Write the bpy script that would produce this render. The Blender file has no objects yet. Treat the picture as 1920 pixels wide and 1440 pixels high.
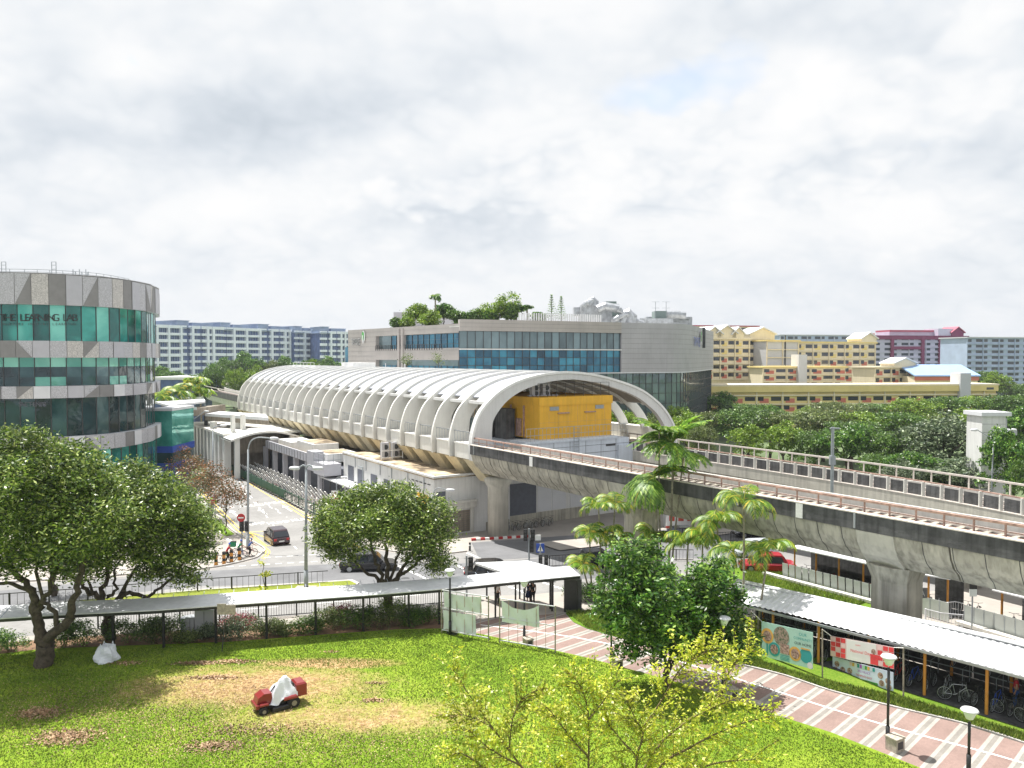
import bpy, math, random
import numpy as np
from mathutils import Vector, Matrix
random.seed(7); RNG = np.random.default_rng(11)
sc = bpy.context.scene
COL = sc.collection
R = math.radians
# ------------------------------------------------------------------ camera
CAMZ = 18.0; FPX = 1442.0; PITCH = math.atan(48 / FPX)
cd = bpy.data.cameras.new('camera'); cam = bpy.data.objects.new('camera', cd); COL.objects.link(cam)
cam.location = (0, 0, CAMZ); cam.rotation_euler = (R(90) - PITCH, 0, 0)
cd.sensor_width = 36; cd.lens = FPX / 1920 * 36; cd.clip_end = 6000; cd.clip_start = .1
sc.camera = cam
# ------------------------------------------------------------------ light
SUN_EL = R(68); SUN_DIR = Vector((-.72, .69, 0)).normalized()
sv = SUN_DIR * math.cos(SUN_EL) + Vector((0, 0, math.sin(SUN_EL)))
sl = bpy.data.lights.new('sun', 'SUN'); sl.energy = 5.0; sl.angle = R(.6); sl.color = (1, .965, .9)
so = bpy.data.objects.new('sun', sl); COL.objects.link(so)
so.rotation_euler = sv.to_track_quat('Z', 'Y').to_euler(); so.location = (0, 0, 60)
w = bpy.data.worlds.new('World'); sc.world = w; w.use_nodes = True
w.cycles.sampling_method = 'MANUAL'; w.cycles.sample_map_resolution = 256
nt = w.node_tree; nt.nodes.clear(); N = nt.nodes; L = nt.links
def nn(tree, typ, **kw):
    n = tree.nodes.new(typ)
    for k, v in kw.items(): setattr(n, k, v)
    return n
def mth(tree, op, a, b=None, c=None, clamp=False):
    n = tree.nodes.new('ShaderNodeMath'); n.operation = op; n.use_clamp = clamp
    for i, x in enumerate((a, b, c)):
        if x is None: continue
        if isinstance(x, (int, float)): n.inputs[i].default_value = x
        else: tree.links.new(x, n.inputs[i])
    return n.outputs[0]
def ramp(tree, fac, stops):
    n = tree.nodes.new('ShaderNodeValToRGB'); cr = n.color_ramp
    while len(cr.elements) > 1: cr.elements.remove(cr.elements[-1])
    cr.elements[0].position = stops[0][0]; cr.elements[0].color = (*stops[0][1], 1)
    for p, c in stops[1:]:
        e = cr.elements.new(p); e.color = (*c, 1)
    tree.links.new(fac, n.inputs[0]); return n.outputs[0]
tc = nn(nt, 'ShaderNodeTexCoord'); sep = nn(nt, 'ShaderNodeSeparateXYZ'); L.new(tc.outputs['Generated'], sep.inputs[0])
zz = mth(nt, 'ADD', mth(nt, 'MAXIMUM', sep.outputs[2], 0.0), 0.42)
cx = mth(nt, 'DIVIDE', sep.outputs[0], zz); cy = mth(nt, 'DIVIDE', sep.outputs[1], zz)
cmb = nn(nt, 'ShaderNodeCombineXYZ'); L.new(cx, cmb.inputs[0]); L.new(cy, cmb.inputs[1])
def wnoise(scale, det, rough, off, dist=0.0):
    mp = nn(nt, 'ShaderNodeMapping'); mp.inputs['Location'].default_value = off; L.new(cmb.outputs[0], mp.inputs[0])
    n = nn(nt, 'ShaderNodeTexNoise'); n.inputs['Scale'].default_value = scale; n.inputs['Detail'].default_value = det
    n.inputs['Roughness'].default_value = rough; n.inputs['Distortion'].default_value = dist
    L.new(mp.outputs[0], n.inputs[0]); return n.outputs[0]
big = wnoise(1.5, 4, .55, (3.1, 1.7, 0.4), .1)
shade = wnoise(1.7, 4, .5, (7.7, 2.2, 1.4), .2)
fine = wnoise(7, 6, .62, (1.2, 5.2, 2.4), .1)
def billow(scale, off, det=0):
    n = wnoise(scale, det, .52, off, .05); return mth(nt, 'ABSOLUTE', mth(nt, 'MULTIPLY_ADD', n, 2.0, -1.0))
bil = mth(nt, 'ADD', mth(nt, 'ADD', mth(nt, 'MULTIPLY', billow(2.6, (2, 1, 0), 5), .50), mth(nt, 'MULTIPLY', billow(6.5, (5, 3, 0), 1), .30)), mth(nt, 'MULTIPLY', billow(17, (9, 3, 0), 1), .17))
def lobe(px, py, rx, ry):   # a cloud mass in a fixed direction of the sky
    def dr(x, y): v = Vector(((x - 960) / 1442, 1, (672 - y) / 1442)).normalized(); k = v.z + .42; return v.x / k, v.y / k
    c = dr(px, py); ex = abs(dr(px + rx, py)[0] - c[0]); ey = abs(dr(px, py - ry)[1] - c[1])
    u = mth(nt, 'POWER', mth(nt, 'ABSOLUTE', mth(nt, 'DIVIDE', mth(nt, 'SUBTRACT', cx, c[0]), ex)), 2.0); v_ = mth(nt, 'POWER', mth(nt, 'ABSOLUTE', mth(nt, 'DIVIDE', mth(nt, 'SUBTRACT', cy, c[1]), ey)), 2.0)
    return mth(nt, 'EXPONENT', mth(nt, 'MULTIPLY', mth(nt, 'ADD', u, v_), -1.0))
def lobes(lst):
    t = None
    for *g, k in lst:
        q = mth(nt, 'MULTIPLY', lobe(*g), k); t = q if t is None else mth(nt, 'ADD', t, q)
    return t
dark = lobes([(120, 230, 260, 90, .10), (560, 230, 340, 80, .13), (1000, 120, 320, 70, .07), (1500, 60, 300, 50, .09), (1800, 300, 200, 60, .10), (900, 430, 280, 45, .07), (80, 420, 200, 50, .06), (1750, 150, 120, 60, .05), (350, 60, 300, 60, .05),
             (1000, 270, 260, 70, -.12), (1250, 360, 260, 70, -.10), (1560, 220, 170, 110, -.13), (1650, 420, 260, 50, -.08), (400, 400, 320, 50, -.07), (250, 130, 60, 40, -.08), (1880, 60, 120, 60, -.10), (700, 560, 700, 50, -.05)])
blue = lobes([(1320, 165, 150, 60, .17), (1200, 190, 80, 30, .15), (1420, 110, 70, 50, .12), (1740, 250, 70, 40, .10), (255, 120, 25, 25, .14), (1000, 30, 160, 20, .1)])
sk = nn(nt, 'ShaderNodeTexSky'); sk.sky_type = 'NISHITA'; sk.sun_disc = False
sk.sun_elevation = SUN_EL; sk.sun_rotation = math.atan2(SUN_DIR.x, SUN_DIR.y); sk.air_density = 1.2; sk.dust_density = 2.5
bg1 = nn(nt, 'ShaderNodeBackground'); bg1.inputs[1].default_value = .13; L.new(sk.outputs[0], bg1.inputs[0])
sh = mth(nt, 'ADD', mth(nt, 'ADD', mth(nt, 'MULTIPLY', shade, .40), mth(nt, 'MULTIPLY', fine, .14)), mth(nt, 'ADD', mth(nt, 'MULTIPLY_ADD', bil, -.62, .275), mth(nt, 'MULTIPLY', dark, 1.15)))
front = lobes([(1000, 330, 330, 110, 1.0), (1300, 330, 330, 140, 1.0), (1600, 230, 230, 150, 1.0), (1850, 130, 200, 150, 1.0), (1700, 430, 300, 90, .8), (700, 400, 200, 60, .6), (330, 110, 130, 50, .5), (1880, 30, 160, 60, .6)])
inm = ramp(nt, mth(nt, 'ADD', mth(nt, 'MULTIPLY', front, .5), mth(nt, 'MULTIPLY', bil, 1.0)), [(.50, (0, 0, 0)), (.58, (1, 1, 1))])
inside = lobes([(1080, 470, 260, 50, .18), (1750, 330, 230, 60, .22), (1350, 440, 300, 40, .10), (1180, 380, 90, 30, .08)])
shin = mth(nt, 'ADD', mth(nt, 'SUBTRACT', .57, mth(nt, 'MULTIPLY', bil, 1.45)), mth(nt, 'ADD', inside, mth(nt, 'MULTIPLY', shade, .12)))
mf = nn(nt, 'ShaderNodeMix', data_type='FLOAT'); L.new(mth(nt, 'MULTIPLY', inm, .8), mf.inputs[0]); L.new(mth(nt, 'MULTIPLY_ADD', sh, 1.12, -.015), mf.inputs[2]); L.new(shin, mf.inputs[3]); sh = mf.outputs[0]
ccol = ramp(nt, sh, [(.28, (.60, .60, .60)), (.42, (.57, .577, .585)), (.54, (.51, .53, .552)), (.66, (.435, .465, .50)), (.80, (.36, .395, .435))])
bg2 = nn(nt, 'ShaderNodeBackground'); L.new(ccol, bg2.inputs[0]); bg2.inputs[1].default_value = 1.0
cov = ramp(nt, mth(nt, 'SUBTRACT', mth(nt, 'ADD', mth(nt, 'MULTIPLY', big, .45), mth(nt, 'ADD', mth(nt, 'MULTIPLY', fine, .25), mth(nt, 'MULTIPLY', bil, .5))), blue), [(.16, (.55, .55, .55)), (.30, (1, 1, 1))])
# thin white veil towards the horizon
veil = mth(nt, 'SUBTRACT', 1.0, mth(nt, 'MULTIPLY', mth(nt, 'MAXIMUM', sep.outputs[2], 0.0), 5.0), clamp=True)
cov2 = mth(nt, 'MAXIMUM', cov, mth(nt, 'MULTIPLY', veil, .96))
mx = nn(nt, 'ShaderNodeMixShader'); L.new(cov2, mx.inputs[0]); L.new(bg1.outputs[0], mx.inputs[1]); L.new(bg2.outputs[0], mx.inputs[2])
bg3 = nn(nt, 'ShaderNodeBackground'); bg3.inputs[0].default_value = (.495, .515, .54, 1); bg3.inputs[1].default_value = 1
mx2 = nn(nt, 'ShaderNodeMixShader'); L.new(mth(nt, 'MULTIPLY', mth(nt, 'POWER', veil, 1.6), .7), mx2.inputs[0])
L.new(mx.outputs[0], mx2.inputs[1]); L.new(bg3.outputs[0], mx2.inputs[2])
wo = nn(nt, 'ShaderNodeOutputWorld'); L.new(mx2.outputs[0], wo.inputs[0])
sc.view_settings.view_transform = 'Standard'; sc.view_settings.look = 'None'; sc.view_settings.exposure = 0.74; sc.view_settings.gamma = 1
sc.view_settings.use_curve_mapping = False
sc.cycles.max_bounces = 4; sc.cycles.diffuse_bounces = 2; sc.cycles.glossy_bounces = 2; sc.cycles.transmission_bounces = 2
# ------------------------------------------------------------------ measuring: photo pixel -> place
def ray(px, py):
    x = (px - 960) / FPX; y = -(py - 720) / FPX
    return (x, math.cos(PITCH) + y * math.sin(PITCH), -math.sin(PITCH) + y * math.cos(PITCH))
def P(px, py, z):
    d = ray(px, py); t = (z - CAMZ) / d[2]; return Vector((d[0] * t, d[1] * t, z))
def PY(px, py, Y):
    d = ray(px, py); t = Y / d[1]; return Vector((d[0] * t, Y, CAMZ + d[2] * t))
def zg(Y):   # the ground falls gently from the lawn to the station
    return 1.4 - 2.3 * min(1, max(0, (Y - 42) / 42))
def G(px, py, h=0.0):
    z = 0
    for _ in range(25): z = zg(P(px, py, z + h).y)
    p = P(px, py, z + h); return Vector((p.x, p.y, z + h))
def GX(px, Y): return Vector(((px - 960) / FPX * Y, Y, zg(Y)))
SS = 1.05
Fd = Vector((-.5505, .8348)); Fn = Vector((.8348, .5505)); F0 = Vector((-4.16, 76))
def zz_(z): return CAMZ - SS * (CAMZ - z)
def S(w_, s, z):       # station: w across, s along (away), z up
    p = F0 + Fn * w_ + Fd * s; return Vector((p.x * SS, p.y * SS, zz_(z)))
Vd = Vector((.571, -.821)); Vn = Vector((.821, .571)); V0 = Vector((-3.77, 74.5))
def V(u, s, z):        # near viaduct
    p = V0 + Vn * u + Vd * s; return Vector((p.x * SS, p.y * SS, zz_(z)))
# ------------------------------------------------------------------ materials
M = {}
def mat(name, col, rough=.8, var=.12, scale=1.5, bump=.0, metal=0.0, spec=.5, col2=None, streak=0.0, detail=5, bscale=None, lo=.35, hi=.65):
    if name in M: return M[name]
    m = bpy.data.materials.new(name); m.use_nodes = True; t = m.node_tree; b = t.nodes['Principled BSDF']
    b.inputs['Roughness'].default_value = rough; b.inputs['Metallic'].default_value = metal; b.inputs['Specular IOR Level'].default_value = spec
    tcn = nn(t, 'ShaderNodeNewGeometry')
    n = nn(t, 'ShaderNodeTexNoise'); n.inputs['Scale'].default_value = scale; n.inputs['Detail'].default_value = detail; n.inputs['Roughness'].default_value = .6
    t.links.new(tcn.outputs['Position'], n.inputs[0])
    a = tuple(c * (1 - var) for c in col); c2 = col2 or tuple(min(1, c * (1 + var)) for c in col)
    out = ramp(t, n.outputs[0], [(lo, a), (hi, c2)])
    if streak > 0:
        mp = nn(t, 'ShaderNodeMapping'); mp.inputs['Scale'].default_value = (2.2, 2.2, .12); t.links.new(tcn.outputs['Position'], mp.inputs[0])
        n2 = nn(t, 'ShaderNodeTexNoise'); n2.inputs['Scale'].default_value = 1.6; n2.inputs['Detail'].default_value = 6; t.links.new(mp.outputs[0], n2.inputs[0])
        f = ramp(t, n2.outputs[0], [(.42, (1, 1, 1)), (.68, (1 - streak,) * 3)])
        mxn = nn(t, 'ShaderNodeMix', data_type='RGBA', blend_type='MULTIPLY'); mxn.inputs[0].default_value = 1
        t.links.new(out, mxn.inputs[6]); t.links.new(f, mxn.inputs[7]); out = mxn.outputs[2]
    t.links.new(out, b.inputs['Base Color'])
    if bump:
        n3 = nn(t, 'ShaderNodeTexNoise'); n3.inputs['Scale'].default_value = bscale or scale * 6; n3.inputs['Detail'].default_value = 4; t.links.new(tcn.outputs['Position'], n3.inputs[0])
        bp = nn(t, 'ShaderNodeBump'); bp.inputs['Strength'].default_value = bump; bp.inputs['Distance'].default_value = .08
        t.links.new(n3.outputs[0], bp.inputs['Height']); t.links.new(bp.outputs[0], b.inputs['Normal'])
    M[name] = m; return m
def leafmat(name, stops, trans=.3, rough=.45):
    m = bpy.data.materials.new(name); m.use_nodes = True; t = m.node_tree; b = t.nodes['Principled BSDF']
    g = nn(t, 'ShaderNodeNewGeometry'); out = ramp(t, g.outputs['Random Per Island'], stops)
    n = nn(t, 'ShaderNodeTexNoise'); n.inputs['Scale'].default_value = .55; n.inputs['Detail'].default_value = 2; t.links.new(g.outputs['Position'], n.inputs[0])
    f = ramp(t, n.outputs[0], [(.35, (.72,) * 3), (.65, (1.2,) * 3)])
    mxn = nn(t, 'ShaderNodeMix', data_type='RGBA', blend_type='MULTIPLY'); mxn.inputs[0].default_value = 1
    t.links.new(out, mxn.inputs[6]); t.links.new(f, mxn.inputs[7]); out = mxn.outputs[2]
    t.links.new(out, b.inputs['Base Color']); b.inputs['Roughness'].default_value = rough; b.inputs['Specular IOR Level'].default_value = .6
    tr = nn(t, 'ShaderNodeBsdfTranslucent'); t.links.new(out, tr.inputs[0])
    mix = nn(t, 'ShaderNodeMixShader'); mix.inputs[0].default_value = trans
    t.links.new(b.outputs[0], mix.inputs[1]); t.links.new(tr.outputs[0], mix.inputs[2]); t.links.new(mix.outputs[0], t.nodes['Material Output'].inputs[0])
    M[name] = m; return m
def glassmat(name, stops, rough=.06, metal=.35, wav=.15):
    m = bpy.data.materials.new(name); m.use_nodes = True; t = m.node_tree; b = t.nodes['Principled BSDF']
    g = nn(t, 'ShaderNodeNewGeometry'); n = nn(t, 'ShaderNodeTexNoise'); n.inputs['Scale'].default_value = .22; n.inputs['Detail'].default_value = 5
    n.inputs['Distortion'].default_value = 1.2
    t.links.new(g.outputs['Position'], n.inputs[0])
    f = mth(t, 'ADD', mth(t, 'MULTIPLY', g.outputs['Random Per Island'], .35), mth(t, 'MULTIPLY', n.outputs[0], .65))
    t.links.new(ramp(t, f, stops), b.inputs['Base Color'])
    b.inputs['Roughness'].default_value = rough; b.inputs['Metallic'].default_value = metal; b.inputs['Specular IOR Level'].default_value = .8
    n3 = nn(t, 'ShaderNodeTexNoise'); n3.inputs['Scale'].default_value = .5; t.links.new(g.outputs['Position'], n3.inputs[0])
    bp = nn(t, 'ShaderNodeBump'); bp.inputs['Strength'].default_value = wav; bp.inputs['Distance'].default_value = .2
    t.links.new(n3.outputs[0], bp.inputs['Height']); t.links.new(bp.outputs[0], b.inputs['Normal'])
    M[name] = m; return m
C = mat
C('concrete', (.45, .425, .36), .9, .2, .5, .3, streak=.42)
C('concrete_light', (.52, .50, .44), .85, .1, .6, .15, streak=.22)
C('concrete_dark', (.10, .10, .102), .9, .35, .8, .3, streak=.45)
C('concrete_pale', (.62, .61, .57), .8, .07, .5, .1, streak=.15)
C('cream', (.76, .75, .71), .6, .04, .5, .03, streak=.06)
C('cream_bounce', (.62, .54, .36), .7, .08, .6, .05, streak=.22)  # cream with the yellow reflected light under the platform mixed in
C('white', (.80, .80, .79), .45, .04, .8, streak=.08)
C('white_wall', (.72, .72, .71), .7, .05, .6, .05, streak=.14)
C('end_wall', (.60, .65, .72), .6, .04, .8, .0, streak=.12)
C('roof_grey', (.38, .40, .45), .5, .05, .6, spec=.6, streak=.1)
C('roof_white', (.66, .66, .655), .5, .04, .6, streak=.08)
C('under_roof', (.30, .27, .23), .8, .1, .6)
C('yellow_wall', (.80, .44, .03), .6, .06, .8, .03, streak=.12)
C('black_metal', (.02, .021, .023), .45, .2, 3)
C('dark_metal', (.045, .047, .05), .5, .2, 3)
C('steel', (.42, .44, .46), .4, .1, 2, metal=.5)
C('pole_grey', (.30, .33, .35), .5, .1, 2)
C('rust_rail', (.42, .27, .22), .7, .3, 3)
C('rail_top', (.72, .66, .60), .4, .1, 3)
C('ballast', (.11, .085, .075), .95, .5, 6, .6)
C('tar', (.22, .16, .10), .9, .5, .35, .1, col2=(.62, .50, .34), lo=.4, hi=.6)
C('orange_post', (.62, .27, .05), .6, .12, 2)
C('tin_white', (.70, .71, .73), .6, .07, .5, streak=.10)
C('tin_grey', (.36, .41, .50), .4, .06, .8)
C('zinc', (.45, .48, .46), .45, .08, 1, metal=.2)
C('asphalt_light', (.255, .25, .245), .92, .14, .22, .25, bscale=30, streak=.12)
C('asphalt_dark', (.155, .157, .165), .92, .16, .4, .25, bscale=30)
C('pavement', (.35, .32, .29), .9, .10, .5, .1)
C('pink_pavement', (.52, .40, .34), .9, .10, .5, .1)
C('kerb', (.42, .40, .38), .85, .15, 2)
C('paint_white', (.80, .80, .78), .7, .08, 6)
C('paint_yellow', (.78, .55, .12), .7, .1, 6)
C('red_paint', (.45, .03, .03), .5, .1, 4)
C('bark', (.085, .068, .05), .95, .4, 4, .7)
C('bark_pale', (.30, .27, .21), .9, .3, 4, .5)
C('twig', (.16, .12, .06), .9, .3, 6)
C('soil', (.20, .12, .07), .95, .3, 1.5, .4)
C('granite', (.40, .36, .30), .7, .25, 8, .1)
C('rubber', (.015, .015, .016), .8, .2, 5)
C('skin', (.42, .24, .16), .6, .05, 5)
C('hair', (.012, .010, .009), .6, .1, 8)
C('shutter', (.27, .23, .18), .6, .18, 1.2, streak=.3)
C('shutter_dark', (.11, .12, .15), .6, .1, 2)
C('stone_mall', (.42, .385, .36), .6, .07, .25, .03, streak=.06)
C('stone_mall_shaded', (.42, .41, .43), .6, .07, .25, .03, streak=.06)  # mall stone with the purplish shade of the right wall in its colour
C('mortar', (.20, .19, .19), .8, .1, 1)
C('panel_light', (.66, .67, .70), .5, .04, .6)
C('panel_speckle', (.46, .46, .49), .6, .25, 9, detail=3)
C('panel_brown', (.23, .225, .225), .6, .08, 1)
C('panel_grey', (.46, .46, .50), .5, .05, .8)
C('panel_beige', (.50, .48, .465), .6, .3, 8, detail=3)
C('green_fence', (.03, .10, .055), .6, .15, 2)
C('sheet', (.72, .78, .76), .6, .06, 1.2)
C('brick_red', (.55, .10, .07), .8, .1, 1)
C('blue_sign', (.03, .09, .45), .5, .1, 2)
C('condo_white', (.82, .88, .98), .7, .06, .2)
C('condo_blue', (.09, .14, .30), .5, .3, .4)
C('condo_bluegrey', (.26, .33, .46), .7, .1, .2)  # blue-grey of the roof rooms, roofs and window frames
C('hdb_cream', (.80, .71, .53), .75, .05, .15, streak=.1)
C('hdb_yellow', (.74, .60, .25), .75, .06, .3)
C('hdb_red', (.55, .17, .12), .75, .08, .3)
C('hdb_grey', (.55, .56, .60), .75, .05, .2)
C('hdb_dark', (.07, .075, .09), .5, .3, .6)
C('hdb_purple', (.22, .045, .11), .75, .08, .3)
C('hdb_lilac', (.56, .55, .66), .75, .06, .3)
C('hdb_blue', (.42, .50, .66), .75, .08, .3)
C('hdb_roof_blue', (.28, .42, .66), .5, .06, .5)
C('hdb_roof_red', (.42, .10, .15), .6, .1, .5)
C('duct', (.40, .42, .45), .4, .25, 1.2, metal=.4)
C('plant_green', (.17, .22, .21), .6, .08, 1)
leafmat('leaf_mango', [(0, (.025, .055, .008)), (.35, (.075, .14, .016)), (.7, (.20, .30, .04)), (1, (.48, .54, .17))], .32, .38)
leafmat('leaf_dark', [(0, (.02, .06, .010)), (.4, (.05, .15, .018)), (.75, (.15, .31, .035)), (1, (.36, .52, .11))], .32, .36)
leafmat('leaf_lime', [(0, (.22, .32, .015)), (.4, (.48, .56, .03)), (.8, (.70, .70, .07)), (1, (.85, .80, .20))], .45, .4)
leafmat('leaf_mid', [(0, (.025, .07, .012)), (.5, (.07, .16, .018)), (1, (.20, .32, .045))], .28)
leafmat('leaf_yellowgreen', [(0, (.06, .13, .01)), (.5, (.17, .30, .02)), (1, (.38, .50, .06))], .3)
leafmat('leaf_olive', [(0, (.04, .075, .015)), (.5, (.11, .16, .035)), (1, (.28, .33, .10))], .25)
leafmat('leaf_silver', [(0, (.03, .06, .03)), (.5, (.09, .14, .06)), (1, (.34, .40, .24))], .25)
leafmat('leaf_rust', [(0, (.05, .06, .02)), (.4, (.11, .10, .03)), (.75, (.26, .11, .04)), (1, (.42, .16, .06))], .3)
leafmat('leaf_palm', [(0, (.07, .16, .015)), (.5, (.18, .34, .035)), (.85, (.42, .52, .07)), (1, (.75, .55, .06))], .45)
leafmat('leaf_feather', [(0, (.06, .15, .015)), (.6, (.17, .34, .035)), (1, (.42, .58, .09))], .45)
leafmat('leaf_litter', [(0, (.12, .07, .035)), (.5, (.34, .20, .10)), (1, (.62, .45, .28))], .1, .7)
leafmat('grass_blade', [(0, (.08, .15, .014)), (.5, (.17, .26, .028)), (1, (.34, .39, .07))], .35, .6)
leafmat('flower_red', [(0, (.12, .02, .02)), (.6, (.35, .04, .08)), (1, (.5, .12, .12))], .3)
glassmat('glass_teal', [(.2, (.01, .05, .05)), (.42, (.02, .17, .15)), (.52, (.05, .36, .30)), (.72, (.20, .60, .50))], metal=.3)
glassmat('glass_dark', [(.3, (.008, .022, .028)), (.55, (.02, .07, .08)), (.75, (.08, .16, .17))], metal=.25)
glassmat('glass_pale', [(.3, (.07, .30, .24)), (.7, (.25, .60, .48))], metal=.2)
glassmat('glass_blue', [(.2, (.01, .03, .05)), (.45, (.02, .12, .2)), (.7, (.05, .30, .42))], metal=.35)
glassmat('glass_slate', [(.25, (.07, .10, .11)), (.7, (.20, .28, .30))], metal=.35)
glassmat('window_dark', [(.3, (.012, .016, .02)), (.7, (.05, .06, .08))], metal=.1, wav=.02)
def carpaint(name, col, r=.25):
    m = bpy.data.materials.new(name); m.use_nodes = True; t = m.node_tree; b = t.nodes['Principled BSDF']
    g = nn(t, 'ShaderNodeNewGeometry'); n = nn(t, 'ShaderNodeTexNoise'); n.inputs['Scale'].default_value = 2; t.links.new(g.outputs['Position'], n.inputs[0])
    t.links.new(ramp(t, n.outputs[0], [(.3, tuple(c * .9 for c in col)), (.7, col)]), b.inputs['Base Color'])
    b.inputs['Roughness'].default_value = r; b.inputs['Coat Weight'].default_value = .6; b.inputs['Metallic'].default_value = .2
    M[name] = m; return m
carpaint('car_black', (.012, .012, .016)); carpaint('car_red', (.50, .015, .04)); carpaint('car_silver', (.50, .53, .56)); carpaint('car_maroon', (.035, .012, .02)); carpaint('car_white', (.7, .7, .7)); carpaint('mower_red', (.24, .02, .02), .4)
# striped paving of the park path (bands run across the path; a real pattern laid in the paving)
def pathmat():
    m = bpy.data.materials.new('striped_paving'); m.use_nodes = True; t = m.node_tree; b = t.nodes['Principled BSDF']; b.inputs['Roughness'].default_value = .9
    g = nn(t, 'ShaderNodeNewGeometry'); sp = nn(t, 'ShaderNodeSeparateXYZ'); t.links.new(g.outputs['Position'], sp.inputs[0])
    tt = mth(t, 'ADD', mth(t, 'MULTIPLY', sp.outputs[0], .70), mth(t, 'MULTIPLY', sp.outputs[1], -.714))
    fr = mth(t, 'PINGPONG', tt, .63)
    band = ramp(t, mth(t, 'DIVIDE', fr, .63), [(0, (.28, .26, .235)), (.14, (.28, .26, .235)), (.17, (.42, .395, .36)), (.38, (.42, .395, .36)), (.41, (.29, .20, .175))])
    bk = nn(t, 'ShaderNodeTexBrick'); bk.inputs['Scale'].default_value = 4; bk.inputs['Color1'].default_value = (1, 1, 1, 1); bk.inputs['Color2'].default_value = (.86, .86, .86, 1); bk.inputs['Mortar'].default_value = (.75, .75, .75, 1); bk.inputs['Mortar Size'].default_value = .012
    mp = nn(t, 'ShaderNodeMapping'); mp.inputs['Rotation'].default_value = (0, 0, R(-45)); t.links.new(g.outputs['Position'], mp.inputs[0]); t.links.new(mp.outputs[0], bk.inputs[0])
    n = nn(t, 'ShaderNodeTexNoise'); n.inputs['Scale'].default_value = .7; n.inputs['Detail'].default_value = 6; t.links.new(g.outputs['Position'], n.inputs[0])
    f = ramp(t, n.outputs[0], [(.35, (.84,) * 3), (.65, (1.05,) * 3)])
    o = band
    for x in (bk.outputs[0], f):
        mxn = nn(t, 'ShaderNodeMix', data_type='RGBA', blend_type='MULTIPLY'); mxn.inputs[0].default_value = 1
        t.links.new(o, mxn.inputs[6]); t.links.new(x, mxn.inputs[7]); o = mxn.outputs[2]
    t.links.new(o, b.inputs['Base Color']); M['striped_paving'] = m
pathmat()
def grassmat(name, cols, dry=None):
    m = bpy.data.materials.new(name); m.use_nodes = True; t = m.node_tree; b = t.nodes['Principled BSDF']; b.inputs['Roughness'].default_value = .95; b.inputs['Specular IOR Level'].default_value = .15
    g = nn(t, 'ShaderNodeNewGeometry')
    def nz(s, d, r=.6):
        n = nn(t, 'ShaderNodeTexNoise'); n.inputs['Scale'].default_value = s; n.inputs['Detail'].default_value = d; n.inputs['Roughness'].default_value = r; t.links.new(g.outputs['Position'], n.inputs[0]); return n.outputs[0]
    f = mth(t, 'ADD', mth(t, 'MULTIPLY', nz(.35, 4), .45), mth(t, 'MULTIPLY', nz(7, 6, .75), .55))
    o = ramp(t, f, cols)
    if dry:
        sp = nn(t, 'ShaderNodeSeparateXYZ'); t.links.new(g.outputs['Position'], sp.inputs[0])
        tot = None
        for (cx_, cy_, rx, ry, k) in dry:
            dx = mth(t, 'POWER', mth(t, 'ABSOLUTE', mth(t, 'DIVIDE', mth(t, 'SUBTRACT', sp.outputs[0], cx_), rx)), 2.0)
            dy = mth(t, 'POWER', mth(t, 'ABSOLUTE', mth(t, 'DIVIDE', mth(t, 'SUBTRACT', sp.outputs[1], cy_), ry)), 2.0)
            q = mth(t, 'MULTIPLY', mth(t, 'SUBTRACT', 1.0, mth(t, 'ADD', dx, dy), clamp=True), k)
            tot = q if tot is None else mth(t, 'MAXIMUM', tot, q)
        k1 = mth(t, 'MULTIPLY', mth(t, 'ADD', tot, mth(t, 'SUBTRACT', mth(t, 'ADD', mth(t, 'MULTIPLY', nz(1.1, 8, .7), .9), mth(t, 'MULTIPLY', nz(9, 4, .7), .5)), .85)), 2.2, clamp=True)
        oc = ramp(t, nz(5, 8, .75), [(.35, (.17, .085, .04)), (.5, (.40, .25, .13)), (.65, (.62, .46, .26))])
        k0 = mth(t, 'MULTIPLY', mth(t, 'GREATER_THAN', tot, .001), k1)
        mxn = nn(t, 'ShaderNodeMix', data_type='RGBA'); t.links.new(mth(t, 'MULTIPLY', k0, .92), mxn.inputs[0]); t.links.new(o, mxn.inputs[6]); t.links.new(oc, mxn.inputs[7]); o = mxn.outputs[2]
    t.links.new(o, b.inputs['Base Color'])
    bp = nn(t, 'ShaderNodeBump'); bp.inputs['Strength'].default_value = .8; bp.inputs['Distance'].default_value = .1
    t.links.new(nz(11, 4, .7), bp.inputs['Height']); t.links.new(bp.outputs[0], b.inputs['Normal']); M[name] = m
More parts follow.
